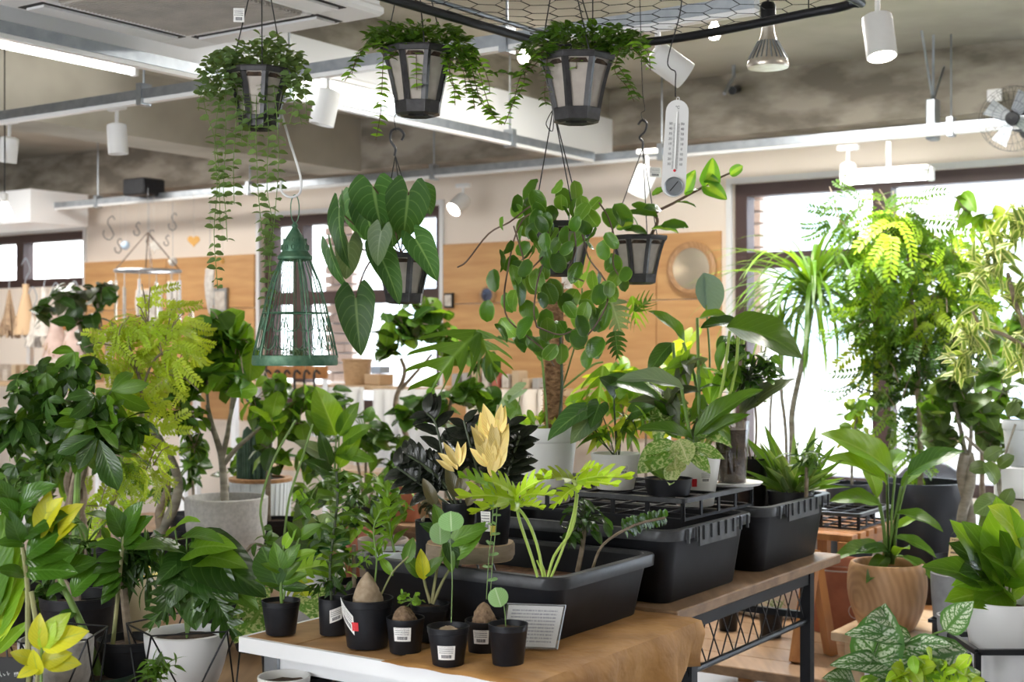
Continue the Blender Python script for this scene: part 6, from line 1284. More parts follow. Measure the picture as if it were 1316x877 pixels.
P = potted('pothos', 'low black pot at the front edge of the crate with cream-marbled leaves', 859, 614, 636, 62, 54, Y=3.60, z0=1.0135); Y = P.p.Y
for b, t, mt, w in (((868, 570), (820, 600), 'lf_pothos', .9), ((872, 565), (886, 590), 'lf_cream', 1.2), ((880, 575), (915, 600), 'lf_pothos', .7), ((860, 612), (840, 590), 'lf_fresh', .8), ((868, 610), (870, 585), 'lf_cream', 1), ((850, 615), (846, 600), 'lf_mid', .8), ((868, 572), (830, 575), 'lf_pothos', .5), ((885, 575), (930, 580), 'lf_pothos', .6), ((865, 600), (862, 615), 'lf_cream', 1)):
    P.hl('ovate_w', mt, b, t, Y - .02, Y - .08, .6, w)
P.stem(PX([(860, 618), (868, 595), (872, 568)], Y), .0025); P.stem(PX([(858, 618), (852, 600)], Y), .002); P.done()
P = potted('zz_plant', 'clear plastic pot showing its soil, on a saucer, dense dark leaves above', 940, 540, 605, 46, 38, Y=3.85, z0=1.021, m='clear_plastic', style='plain'); Y = P.p.Y
MB().lathe(P.p.c + V((0, 0, .003)), [(P.p.r0 * .95, 0), (P.p.r1 * .9, P.p.h * .84), (.01, P.p.h * .85)], 20).build('soil_core', 'soil', P.r)
MB().lathe(P.p.c + V((0, 0, -.006)), [(P.p.r1 * 1.6, 0), (P.p.r1 * 1.75, .008), (P.p.r1 * 1.7, .008), (.01, .004)], 30).build('saucer', 'white_metal', P.r)
P.crown([(962, 485, 34, 42, 60), (945, 450, 24, 20, 18), (985, 470, 28, 22, 20)], 'ovate', ['lf_dark', 'lf_dark', 'lf_mid'], 26, Y, tm='stem_dark', droop=.1)
for b, t in (((955, 530), (1010, 468)), ((950, 535), (985, 480))): P.hl('lance_w', 'lf_olive', b, t, Y, Y - .05, .4)
P.done()
P = potted('potted_plant', 'small black pot on the crate behind the clear pot, leaning bare stems', 966, 588, 640, 42, 32, Y=4.2, z0=.866); Y = P.p.Y
for q in ([(960, 590), (940, 550), (932, 520)], [(970, 590), (972, 540), (965, 480)], [(965, 590), (955, 540)]): P.stem(PX(q, Y), .003, 'trunk')
P.crown([(965, 500, 26, 24, 14)], 'ovate', 'lf_dark', 24, Y, tm='trunk'); P.done()
# ---- sword plant in the rear tote
P = potted('sword_plant', 'clump of stiff sword leaves with pale edges planted in the rearmost tote', 1016, 630, 690, 60, 52, Y=4.18, z0=.866, style='plain', m='black_plastic'); Y = P.p.Y
for b, t, w, dy in (((1012, 628), (962, 560), 1.6, -.05), ((1014, 628), (985, 545), 1.5, 0), ((1018, 628), (1000, 570), 1.3, -.08), ((1022, 628), (1022, 555), 1.4, .02), ((1026, 628), (1050, 545), 1.4, 0), ((1028, 628), (1075, 570), 1.3, -.03), ((1030, 628), (1082, 590), 1.2, -.05), ((1026, 628), (1062, 605), 1.1, -.1), ((1016, 630), (990, 600), 1.3, -.1), ((1010, 630), (960, 610), 1.2, -.05), ((1022, 630), (1035, 590), 1.3, -.1), ((1020, 630), (1010, 590), 1.3, -.1), ((1030, 628), (1060, 560), 1.2, .05), ((1008, 628), (975, 580), 1.3, .06), ((1024, 628), (1048, 575), 1.2, -.05)):
    P.hl('spike', random.choice(['lf_snake', 'lf_mid', 'lf_snake']), b, t, Y, Y + dy, .7, w * 1.05)
for i in range(26):
    a = U(.1, pi - .1); P.hl('spike', random.choice(['lf_snake', 'lf_mid', 'lf_fresh']), (1018 + 14 * cos(a), 630), (1018 + U(50, 72) * cos(a), 628 - U(45, 80) * sin(a)), Y + U(-.06, .06), Y + U(-.12, .1), .6, .9)
P.done()
P = Pl('spiky_tuft', 'dark spiky tuft just behind the sword-leaved plant', S(1035, 640, 4.1), 'plant'); P.crown([(1038, 585, 38, 26, 60)], 'strap_s', ['lf_dark', 'lf_mid'], 32, 4.1, twig=0, wx=1.6, droop=-.3); P.stem(PX([(1036, 650), (1037, 600)], 4.1), .006, 'trunk'); P.done()
# tiny pots on the low platform
for i, (px, yr, yb, w, Y) in enumerate(((936, 782, 812, 28, 4.95), (991, 784, 821, 32, 4.85), (900, 770, 800, 26, 5.1))):
    P = potted('succulent', ('tiny black pot with a spiky succulent under the plank table, behind the lattice', 'second tiny succulent pot under the plank table, nearer the metal leg', 'third tiny succulent pot under the plank table, farthest back')[i], px, yr, yb, w, w * .8, z0=.301, Y=None)
    P.crown([(px, yr - 8, 20, 12, 22)], 'spike', 'lf_grey', 16, P.p.Y, twig=0, droop=-.3, wx=.8); P.done()
P = potted('potted_plant', 'white oval bowl under the plank table with a low plant, behind the tiny pots', 995, 742, 815, 110, 90, Y=5.62, z0=.301, m='milky_plastic', style='round'); P.crown([(990, 742, 40, 10, 20)], 'ovate', 'lf_mid', 16, 5.6, twig=0); P.done()
# ================================================================ right side
P = potted('bird_of_paradise', 'round wood-grain pot on the low shelf with tall paddle-leaved plant', 1140, 722, 815, 88, 66, z0=.458, m='round_pot_wood', style='barrel', n=48); Y = P.p.Y
for b, t, w, dy in (((1150, 612), (1083, 534), .85, -.1), ((1140, 622), (1083, 570), .7, -.15), ((1132, 650), (1082, 622), .75, -.1), ((1166, 612), (1225, 562), .8, -.1), ((1140, 605), (1168, 560), .6, .1), ((1152, 660), (1208, 660), .6, -.15), ((1150, 690), (1205, 700), .6, -.1), ((1130, 700), (1075, 705), .6, -.1), ((1160, 715), (1205, 735), .6, -.1), ((1128, 640), (1112, 575), .6, .12), ((1158, 625), (1190, 590), .6, .05), ((1150, 680), (1185, 655), .6, 0), ((1145, 710), (1110, 695), .6, -.1), ((1150, 715), (1165, 690), .7, -.12), ((1140, 715), (1120, 730), .7, -.14)):
    P.hl('banana', random.choice(['lf_mid', 'lf_fresh', 'lf_dark', 'lf_mid']), b, t, Y, Y + dy, .45, 1.25 * w); P.stem(PX([(1142 + (b[0] - 1142) * .25, 725), ((1142 + b[0]) / 2, (715 + b[1]) / 2), b], Y), .0045)
P.done()
P = potted('terracotta_planter', 'large terracotta pot with a pale swirl behind the trestle leg', 1083, 722, 812, 92, 80, Y=5.28, z0=.301, m='terracotta', style='plain')
sw = [V((P.p.c.x + .02 + cos(a) * .003 * a, 0, P.p.c.z + .10 + sin(a) * .003 * a)) for a in [i * .4 for i in range(34)]]
def on(p): r = P.p.r0 + (P.p.r1 - P.p.r0) * (p.z - P.p.c.z) / P.p.h + .001; dx = p.x - P.p.c.x; return V((p.x, P.p.c.y - sqrt(max(1e-5, r * r - dx * dx)), p.z))
MB().tube([on(p) for p in sw], .0014, 5).build('swirl', 'white_gloss', P.p.o); MB().lathe(P.p.c, [(P.p.r1 * 1.01, P.p.h * .93), (P.p.r1 * 1.02, P.p.h * .94), (P.p.r1 * 1.01, P.p.h * .95)], 30, 0, False).build('pale_band', 'white_gloss', P.p.o); P.done()
mat('tub_blue', (.02, .025, .034), .4)
# stand under the tubs
bench('dark rack behind the wood-grain pot carrying the two large black tubs', -2.12, -1.25, 5.38, 6.12, .33, m='orange_wood', n=6, name='plant_rack', cat='rack')
P = potted('everfresh_tree', 'large glossy black tub with a tall feathery tree before the right window', 1185, 618, 745, 108, 84, Y=5.75, z0=.33, m='tub_blue', style='tub', n=44); Y = P.p.Y
P.stem(PX([(1183, 625), (1182, 560), (1181, 500), (1178, 430), (1170, 370), (1166, 310)], Y), [.013, .006], 'trunk', 8, 'trunk'); P.stem(PX([(1181, 540), (1178, 480), (1200, 400), (1215, 350)], Y), [.008, .004], 'trunk', 6, 'trunk')
P.crown([(1150, 290, 84, 16, 11), (1105, 325, 44, 22, 6), (1165, 325, 60, 24, 11), (1225, 330, 50, 24, 8), (1150, 370, 66, 26, 13), (1215, 380, 60, 26, 10), (1125, 415, 34, 30, 8),  (1080, 290, 30, 12, 2)], 'bipin', ['lf_lime', 'lf_neon', 'lf_fresh', 'lf_fresh', 'lf_mid', 'lf_mid'], 86, Y, droop=.7, up=.6, face=.4, dr=.7)
P.crown([(1180, 430, 56, 30, 9), (1140, 460, 30, 30, 5), (1225, 440, 34, 30, 4), (1190, 490, 40, 30, 6), (1155, 530, 26, 30, 4), (1165, 575, 24, 26, 3)], 'bipin', ['lf_mid', 'lf_dark', 'lf_fresh', 'lf_mid'], 84, Y, droop=.8, up=.5, face=.4, dr=.7); P.done()
P = potted('ficus_shrub', 'second black tub half hidden behind the paddle leaves, small round-leaved shrub', 1093, 620, 740, 62, 50, Y=5.65, z0=.33, m='tub_blue', style='tub'); Y = P.p.Y
P.stem(PX([(1095, 630), (1095, 580), (1100, 545), (1108, 520)], Y), .006, 'trunk_grey', 7, 'trunk'); P.crown([(1105, 525, 36, 22, 26), (1095, 560, 24, 22, 12), (1112, 565, 24, 20, 10)], 'oval', ['lf_fresh', 'lf_lime'], 19, Y, tm='stem_green', face=.5); P.done()
# strap-leaved dracaena
P = put('ribbon_dracaena', 'tree with bare leaning stems and a fountain of thin arching leaves before the right window', 1020, 6.1, .0, .3, .55, m='taupe', style='lip'); Y = 6.1
P.stem(PX([(1016, 700), (1018, 570), (1018, 530), (1028, 480), (1038, 430), (1044, 395)], Y), [.016, .010], 'trunk_grey', 8, 'trunk'); P.stem(PX([(1012, 700), (1010, 560), (1004, 500), (1006, 440)], Y), .008, 'trunk_grey', 7, 'trunk'); P.stem(PX([(1000, 700), (990, 560), (992, 500)], Y), .006, 'trunk_grey', 7, 'trunk')
def fount(P, px, py, n, L, Y, mt, lo=-.1, hi=1.5, kind='strap', wx=1.):
    for i in range(n):
        a = i * 2.4 + U(-.2, .2); e = U(lo, hi); c = S(px, py, Y); k = Y / F
        P.leaf(kind, random.choice(mt), c + V((cos(a) * .012, sin(a) * .012, U(-.06, .04))), V((cos(a) * cos(e), sin(a) * cos(e), sin(e))), UP + V((cos(a), sin(a), 0)) * -.3, L * k * U(.75, 1.15), wx)
fount(P, 1044, 375, 110, 170, Y, ['lf_mid', 'lf_fresh', 'lf_mid'], -.2, 1.5); fount(P, 1005, 420, 30, 100, Y, ['lf_mid', 'lf_fresh']); P.done()
# rubber / ficus tree, twisted trunk
P = put('ficus_tree', 'ficus tree with a thick twisted trunk and dull oval leaves, right of the black tub', 1243, 5.35, .33, .26, .24, m='black_plastic'); Y = 5.35
for k in range(2): P.stem([S(1242, 730, Y) + V((.018 * cos(i * .8 + k * pi), .018 * sin(i * .8 + k * pi), i * .05)) for i in range(10)], .020, 'trunk_grey', 9, 'trunk')
P.stem(PX([(1243, 600), (1238, 570), (1232, 540), (1224, 510)], Y), [.012, .006], 'trunk_grey', 7, 'trunk'); P.stem(PX([(1243, 600), (1248, 560), (1246, 520)], Y), [.01, .006], 'trunk_grey', 7, 'trunk')
P.crown([(1225, 490, 44, 34, 20), (1200, 530, 34, 30, 12), (1255, 530, 40, 34, 16), (1215, 565, 34, 26, 10), (1280, 560, 30, 30, 10), (1265, 480, 34, 26, 10)], 'ovate_w', ['lf_rubber', 'lf_rubber', 'lf_mid'], 48, Y, face=.3)
P.done()
P = put('song_of_india', 'tall plant at the right edge, whorls of narrow leaves striped green and cream', 1312, 5.0, .0, .3, .3, m='black_plastic'); Y = 5.0
P.stem(PX([(1330, 700), (1332, 560), (1325, 450), (1305, 390), (1295, 350)], Y), [.014, .008], 'trunk', 8, 'trunk'); P.stem(PX([(1325, 450), (1290, 430), (1262, 420), (1250, 400)], Y), [.009, .005], 'trunk', 7, 'trunk')
P.crown([(1285, 325, 44, 36, 52), (1310, 290, 40, 34, 46), (1262, 345, 26, 30, 20), (1250, 430, 34, 32, 34), (1235, 470, 26, 30, 22), (1310, 380, 30, 34, 26), (1310, 460, 30, 40, 26)], 'strap_s', 'lf_song', 50, Y, droop=.5, twig=0, wx=1.7, up=.6, face=.3); P.done()
P = put('leafy_tree', 'bright leafy tree filling the window behind the striped plant', 1260, 6.25, .0, .24, .3, m='taupe'); Y = 6.3
P.stem(PX([(1262, 700), (1262, 560), (1258, 460), (1250, 380)], Y), [.014, .006], 'trunk', 7, 'trunk'); P.crown([(1215, 330, 44, 40, 26), (1260, 370, 50, 50, 40), (1290, 440, 40, 50, 34), (1225, 430, 36, 40, 22), (1270, 290, 30, 26, 12), (1240, 270, 30, 16, 8)], 'ovate', ['lf_fresh', 'lf_lime', 'lf_fresh'], 40, Y, face=.3); P.done()
P = potted('trailing_shrub', 'pale grey pot on stacked white blocks at the right edge, trailing round-leaved vine', 1313, 540, 600, 48, 36, Y=4.6, m='ridged_white', style='lip'); Y = P.p.Y
P.stem(PX([(1305, 545), (1290, 590), (1282, 620), (1290, 660)], Y - .1), .004, 'trunk_grey'); P.stem(PX([(1240, 560), (1270, 590), (1285, 610), (1282, 680)], Y - .1), .005, 'trunk_grey')
for b, t in (((1282, 620), (1270, 595)), ((1285, 640), (1255, 655)), ((1288, 650), (1300, 630)), ((1283, 600), (1300, 585)), ((1278, 640), (1290, 665)), ((1270, 600), (1250, 600)), ((1265, 590), (1285, 575)), ((1284, 660), (1262, 680))): P.hl('oval', 'lf_rubber', b, t, Y - .12, Y - .16, .6, .9)
P.crown([(1305, 525, 26, 18, 12)], 'oval', 'lf_rubber', 24, Y, twig=0); P.done()
o = thing('block_stack', 'stacked white blocks under the pale grey pot at the right edge', 'stand', S(1313, 700, 4.6)); zt = H - (600 - CY) / F * (4.6 - .047)
for i in range(6):
    q = S(1318, 700, 4.62); MB().box((q.x, q.y, zt - .055 - i * .11), (.17, .16, .106), M4.Rotation(ANG + .1 * (i % 2), 3, 'Z'), 0, .005).build('block', 'concrete_pale' if i % 2 else 'white_paint', o, False)
def stand_to_floor(o, c, w, z):
    for x in (-1, 1):
        for y in (-1, 1): MB().box((c.x + x * w, c.y + y * w, z / 2), (.02, .02, z)).build('leg', 'black_metal', o, False)
stand_to_floor(o, S(1318, 700, 4.62), .06, zt - .66)
# grey pots and kraft card
mat('slate_pot', (.24, .24, .25), .75, 0, (.30, .30, .31), 30)
P = potted('slate_pot_plant', 'slate grey round pot beside the wood-grain pot, small thin-stemmed plant', 1232, 736, 800, 70, 62, Y=4.35, m='slate_pot', style='round'); P.crown([(1245, 700, 34, 26, 14)], 'lance_w', ['lf_mid', 'lf_fresh'], 30, P.p.Y, tm='stem_green'); P.done()
P2 = potted('slate_pot_plant', 'lower slate grey pot tucked below the first one near the right edge', 1236, 790, 840, 62, 50, Y=3.95, m='slate_pot', style='round'); P2.crown([(1240, 770, 24, 22, 12)], 'lance_w', ['lf_mid'], 30, P2.p.Y, tm='stem_green'); P2.done()
for Q, lab in ((P, 'small black stand under the upper slate grey pot'), (P2, 'small black stand under the lower slate grey pot')):
    o = thing('pot_stand', lab, 'stand', Q.p.c); z = Q.p.c.z; MB().box(Q.p.c - V((0, 0, .006)), (.15, .15, .011), M4.Rotation(ANG, 3, 'Z')).build('top', 'black_metal', o, False); stand_to_floor(o, Q.p.c, .055, z - .011)
c = S(1236, 706, 4.3); q = card(None, c, .082, .068, .05, 'kraft_print', 'kraft_sign', .12); tag(q, 'cream kraft card with handwritten care notes above the slate grey pot', 'sign')
# white pot in a black stand, lower right
P = potted('broadleaf_plant', 'white tapered pot in a black metal stand, lower right edge, thick green leaves', 1291, 770, 880, 104, 74, Y=3.05, m='white_gloss', style='plain', n=40); Y = P.p.Y
for b, t, w, mt in (((1290, 750), (1300, 650), .9, 'lf_fresh'), ((1285, 750), (1240, 735), .7, 'lf_fresh'), ((1280, 755), (1205, 712), .55, 'lf_mid'), ((1285, 750), (1262, 670), .7, 'lf_mid'), ((1290, 750), (1330, 690), .9, 'lf_fresh'), ((1280, 765), (1230, 755), .8, 'lf_fresh'), ((1292, 765), (1290, 735), 1.1, 'lf_fresh'), ((1300, 765), (1330, 730), .9, 'lf_fresh'), ((1275, 750), (1250, 690), .7, 'lf_dark'), ((1300, 740), (1310, 690), .9, 'lf_mid'), ((1310, 740), (1280, 700), .8, 'lf_fresh'), ((1270, 745), (1252, 720), .9, 'lf_dark'), ((1312, 700), (1300, 645), .9, 'lf_lime'), ((1262, 740), (1252, 670), .6, 'lf_fresh'), ((1296, 760), (1262, 765), 1.1, 'lf_fresh')):
    P.hl('ovate_w', mt, b, t, Y, Y - .08, .5, w * 1.05); P.stem(PX([(1291, 775), ((1291 + b[0]) / 2, 765), b], Y), .0025)
P.done()
def ringstand(px, py, Y, r, z0):
    c = S(px, py, Y); o = thing('pot_stand', 'black metal stand holding the white pot at the lower right', 'stand', V((c.x, c.y, z0))); z = c.z
    for s in (-1, 1):
        MB().box((c.x + s * r, c.y, z), (.012, r * 2, .012)).build('rail', 'black_metal', o, False); MB().box((c.x, c.y + s * r, z), (r * 2, .012, .012)).build('rail', 'black_metal', o, False)
        for q in (-1, 1): MB().box((c.x + s * r, c.y + q * r, (z + z0) / 2), (.012, .012, z - z0)).build('leg', 'black_metal', o, False)
    MB().box((c.x, c.y, P.p.c.z - .008), (r * 2, .03, .012)).build('cross_bar', 'black_metal', o, False); return o
ringstand(1291, 826, 3.05, .092, 0.0)
# silver scindapsus and lime pothos, bottom right
P = Pl('satin_pothos', 'silver-splashed satin pothos leaves in the bottom right foreground', S(1150, 905, 2.75), 'plant')
pot(P.r, 1160, 905, 960, 110, 80, Y=2.75, z0=.601)
for b, t, w in (((1118, 860), (1140, 790), 1.1), ((1140, 790), (1118, 862), .05), ((1240, 838), (1160, 850), .8), ((1170, 820), (1100, 805), .5), ((1215, 810), (1240, 780), .9), ((1150, 855), (1080, 845), .5), ((1165, 830), (1215, 820), .6), ((1150, 870), (1110, 880), .6), ((1240, 850), (1155, 835), .7), ((1100, 880), (1075, 865), .8), ((1150, 800), (1132, 785), .8)):
    P.hl('ovate_w', 'lf_silver', b, t, 2.75, 2.68, .6, w)
for q in ([(1150, 905), (1125, 880), (1118, 860)], [(1160, 905), (1155, 860), (1165, 825), (1170, 818)], [(1170, 905), (1200, 860), (1240, 842)], [(1165, 905), (1160, 850), (1190, 820), (1215, 810)]): P.stem(PX(q, 2.75), .0022)
P.done()
P = Pl('lime_pothos', 'yellow-green young pothos leaves at the very bottom right, under the silver leaves', S(1195, 905, 2.65), 'plant'); pot(P.r, 1228, 905, 950, 70, 60, Y=2.62, z0=.601)
P.crown([(1200, 862, 42, 24, 24), (1160, 872, 34, 18, 12), (1240, 868, 30, 20, 12), (1120, 875, 20, 12, 6)], 'ovate_w', ['lf_lime', 'lf_neon', 'lf_fresh'], 34, 2.65, tm='stem_lime', face=.6); P.done()
o = thing('pot_rack', 'dark rack below the satin pothos in the bottom right corner', 'rack', S(1180, 1000, 2.7)); z_ = .601
c_ = S(1192, 900, 2.69); MB().box((c_.x, c_.y, z_ - .012), (.36, .26, .02)).build('top', 'black_metal', o, False); stand_to_floor(o, c_, .11, z_ - .022)
# ---- understorey that fills the left side between the large plants
FILL = [(15, 640, 3.9, 'ovate_w', ('lf_dark', 'lf_mid'), 34, [(15, 640, 50, 40, 26), (10, 720, 40, 40, 16)], 'leafy dark shrub low at the left edge, behind the tan canes', ZB),
 (70, 600, 5.1, 'lance_w', ('lf_mid', 'lf_fresh'), 44, [(60, 600, 60, 60, 40), (30, 560, 40, 40, 16)], 'upright mid-green plant behind the braided money tree', None),
 (250, 620, 5.3, 'ovate', ('lf_dark', 'lf_mid'), 28, [(245, 600, 34, 44, 34), (215, 640, 24, 24, 14)], 'dark shrub behind the S-curved trunk and the concrete pot', None),
 (320, 580, 6.3, 'ovate', ('lf_mid', 'lf_dark', 'lf_fresh'), 26, [(310, 600, 40, 40, 30), (390, 640, 36, 34, 26)], 'loose green shrub in front of the cactus columns', None),
 (470, 560, 5.6, 'ovate_w', ('lf_mid', 'lf_dark'), 32, [(470, 560, 40, 40, 22), (505, 600, 34, 36, 20), (440, 520, 26, 26, 9)], 'broad-leaved green plant left of the crooked little tree', None),
 (665, 570, 5.0, 'heart_n', ('lf_mid', 'lf_fresh', 'lf_grey'), 44, [(660, 560, 40, 50, 18), (630, 610, 30, 30, 10), (600, 560, 30, 30, 8)], 'heart-leaved plant left of the white pot with the coir pole', None),
 (830, 520, 4.9, 'heart_n', ('lf_lime', 'lf_fresh'), 52, [(830, 530, 44, 46, 20), (790, 490, 40, 44, 16), (870, 480, 36, 44, 14), (750, 520, 30, 30, 8)], 'lime heart-leaved plant behind the crate pots', None),
 (100, 700, 3.6, 'lance_w', ('lf_dark', 'lf_mid'), 40, [(110, 700, 44, 40, 26), (60, 760, 40, 30, 16)], 'low dark plant between the money trees and the green pot', ZB),
 (300, 700, 4.0, 'ovate', ('lf_dark', 'lf_mid'), 24, [(345, 705, 30, 36, 20), (320, 760, 34, 30, 20)], 'small dark shrub right below the concrete pot', ZB)]
for px, py, Y, kd, mts, L, cl, lb, z0 in FILL:
    z = z0
    if z is None:
        t = (px - CX) / F; xr, yr = Y * (uy * t - ux), Y * (ux * t + uy)
        z = ZB if (-5.4 < xr < -2.36 and 3.0 < yr < 4.65) else .615 if (-4.05 < xr < -2.36 and 4.65 <= yr < 6.05) else .301 if (-2.4 < xr < -1.69 and 4.3 < yr < 5.3) else .0
    P = put('leafy_shrub', lb, px, Y, z, .2, .18, m='black_plastic'); c = P.p.top
    for q in cl:
        e = S(q[0], q[1], Y); P.stem([c, c.lerp(e, .5) + V((0, 0, .05)), e], [.007, .003], 'trunk', 6, 'trunk')
    P.crown(cl, kd, list(mts), L, Y, tm='stem_green', face=.35); P.done()

P = put('broad_lime_plant', 'broad vivid green upright leaves cut off by the left edge, lower left', -8, 2.9, ZA, .16, .13); Y = 2.9
for b, t, w, mt in (((-8, 800), (6, 668), .55, 'lf_fresh'), ((-4, 820), (24, 700), .5, 'lf_fresh'), ((-10, 830), (20, 760), .6, 'lf_lime'), ((-12, 790), (-6, 650), .6, 'lf_mid'), ((-4, 840), (30, 800), .5, 'lf_fresh')):
    P.hl('banana', mt, b, t, Y, Y - .03, .8, w * 1.4)
P.done()

mat('cream_box', (.62, .54, .36), .6)
P = put('cream_planter', 'cream planter with a yellow rim behind the leaning tan canes, lower left', 165, 4.0, ZB, .19, .17, .95, m='cream_box', style='plain'); Y = 4.0
MB().lathe(P.p.c, [(P.p.r1 * 1.01, P.p.h * .97), (P.p.r1 * 1.04, P.p.h), (P.p.r1 * 1.0, P.p.h * 1.03), (P.p.r1 * .96, P.p.h)], 30, 0, False).build('rim', 'yellow_tag', P.r)
P.crown([(165, 600, 34, 26, 14)], 'bipin', ['lf_lime', 'lf_fresh'], 44, Y, tm='trunk'); P.done()
P = put('leafy_shrub', 'green plant in a speckled grey pot inside a wire frame, behind the dark green pot', 72, 3.15, ZA + .012, .17, .15, .7, m='grey_cement', style='round'); Y = 3.15
o = wirestand(72, 3.15, ZA, .175, .12); o['label'] = 'black wire frame round the speckled grey pot, lower left'
P.crown([(75, 680, 40, 34, 26)], 'lance_w', ['lf_mid', 'lf_dark'], 40, Y, tm='stem_green'); P.done()
c = S(14, 862, 2.5); o = tag(MB().box(c, (.055, .004, .05), None, 0, .001).build('chalk_sign', 'dark_line', None, False), 'small black sign with white chalk writing at the bottom left corner', 'sign')
me = text_mesh('!!!', .011); me.materials.append(MATS['card_white']); inst('lettering', me, None, M4.Translation(c + V((.011, -.0028, -.006))) @ M4.Rotation(pi / 2, 4, 'X') @ M4.Rotation(.12, 4, 'Z')); q = D.objects[-1] if 0 else [x for x in COL.objects if x.name.startswith('lettering')][-1]; q.parent = o
mk = MB()
for i, x in enumerate((-.018, -.011, -.004)): mk.tube([c + V((x - .002, -.0026, -.001 - .004 * (i % 2))), c + V((x, -.0026, -.008)), c + V((x + .002, -.0026, -.010 + .003 * i))], .0005, 4)
mk.build('chalk_strokes', 'card_white', o)
MB().box(c + V((0, .004, -.08)), (.006, .003, .12)).build('stake', 'pale_wood', o, False)
P = put('leafy_shrub', 'dense dull green shrub at the right edge below the striped leaves', 1298, 5.6, .331, .26, .24, m='black_plastic'); Y = 5.6
P.stem(PX([(1298, 720), (1298, 600), (1296, 520)], Y), [.012, .006], 'trunk', 7, 'trunk'); P.crown([(1290, 505, 34, 34, 22), (1270, 445, 30, 30, 14), (1310, 420, 26, 40, 16), (1298, 570, 26, 30, 12)], 'ovate', ['lf_rubber', 'lf_mid', 'lf_fresh'], 34, Y, face=.3); P.done()
# ================================================================ goods along the back wall
mat('lace', (.66, .62, .56), .8, 0, (.5, .45, .4), 30); mat('dried', (.46, .33, .21), .9, 0, (.30, .20, .13), 40); mat('kraft', (.50, .34, .20), .8); mat('pink_wrap', (.60, .45, .40), .4, 0, (.42, .30, .25), 12)
mat('brass', (.86, .76, .60), .2, .9); mat('mirror', (.85, .86, .88), .04, 1); mat('blue_mirror', (.30, .38, .62), .08, .9); mat('rattan', (.52, .34, .18), .8, 0, (.36, .22, .11), 40, (1, 1, 6), .6); mat('gold_charm', (.62, .33, .08), .4, .3)
def wallpt(px, py, off=.06):   # a point on the back wall plane, off metres before it
    t = (px - CX) / F; Y = (YW - off) / (uy + ux * t); return S(px, py, Y)
def shelfpt(px, py, yr): t = (px - CX) / F; Y = yr / (uy + ux * t); return S(px, py, Y)
WD = V((-ux, -uy, 0))           # out of the back wall
# round mirrors on the plywood
def rmirror(px, py, r, label, m, fr):
    c = wallpt(px, py, .05); k = c.y / F; o = thing('round_mirror', label, 'mirror', c)
    MB().lathe(c, [(r * k * 1.28, -.02), (r * k * 1.30, 0), (r * k * 1.15, .014), (r * k, .010), (r * k * .98, 0)], 44, axis=WD).build('frame', fr, o)
    MB().lathe(c, [(r * k * .99, .001), (r * k * .6, .003), (.001, .004)], 40, 0, False, axis=WD).build('glass', m, o)
    return o
rmirror(888, 345, 27, 'round brass-coloured mirror in a woven frame on the plywood beside the right window', 'brass', 'round_pot_wood')
rmirror(626, 379, 9, 'small blue oval mirror in a cork frame on the plywood, centre', 'blue_mirror', 'rattan')
# framed little prints
for i, (px, py, w, h) in enumerate(((577, 386, 9, 12), (284, 386, 16, 20), (729, 362, 9, 11))):
    c = wallpt(px, py, .035); k = c.y / F; o = thing('framed_picture', ('tiny dark-framed print on the plywood left of the small blue mirror', 'small grey framed picture on the plywood behind the fig', 'tiny pale frame on the plywood behind the coir pole')[i], 'picture', c)
    MB().box(c, (w * k * 1.5, .02, h * k * 1.6), M4.Rotation(ANG, 3, 'Z')).build('frame', ('dark_line', 'galvanised', 'card_white')[i], o, False)
    MB().box(c + WD * .011, (w * k * 1.15, .004, h * k * 1.2), M4.Rotation(ANG, 3, 'Z')).build('print', 'lace', o, False)
# shelf in front of window 2
def shelf(label, xa, xb, y, z, dep=.3, m='pale_wood', t=.03, legs=None, name='wall_shelf'):
    o = thing(name, label, 'shelf', R((xa + xb) / 2, y, z)); n = max(1, int((xb - xa) / .9)); w = (xb - xa) / n
    for i in range(n): sb('board', xa + i * w + .001, xa + (i + 1) * w - .001, y - dep / 2, y + dep / 2, z - t, z, m, o, .003)
    for x in [xa + .03 + (xb - xa - .06) * i / n for i in range(n + 1)]: sb('post', x - .02, x + .02, y + dep / 2 - .04, y + dep / 2, 0, z - t, 'white_paint', o)
    return o
SZ_ = 1.145; SY = 6.55
shelf('long pale wooden shelf along the back wall in the centre, with baskets and small goods', -6.9, -3.5, SY, SZ_)
shelf('lower pale shelf behind the crooked little tree', -6.6, -3.5, SY, .62, .3)
shelf('upper wooden shelf rail at far left under the dried flower bouquets', -12.5, -9.6, 6.3, 1.56, .25, 'orange_wood', .03)
shelf('wooden shelf at left behind the lime feathery tree, holding the woven hangings', -9.0, -7.1, 6.45, 1.53, .28, 'orange_wood', .03)
shelf('lower shelf at far left crowded with small goods', -12.5, -7.1, 6.3, 1.12, .35, 'pale_wood', .03)
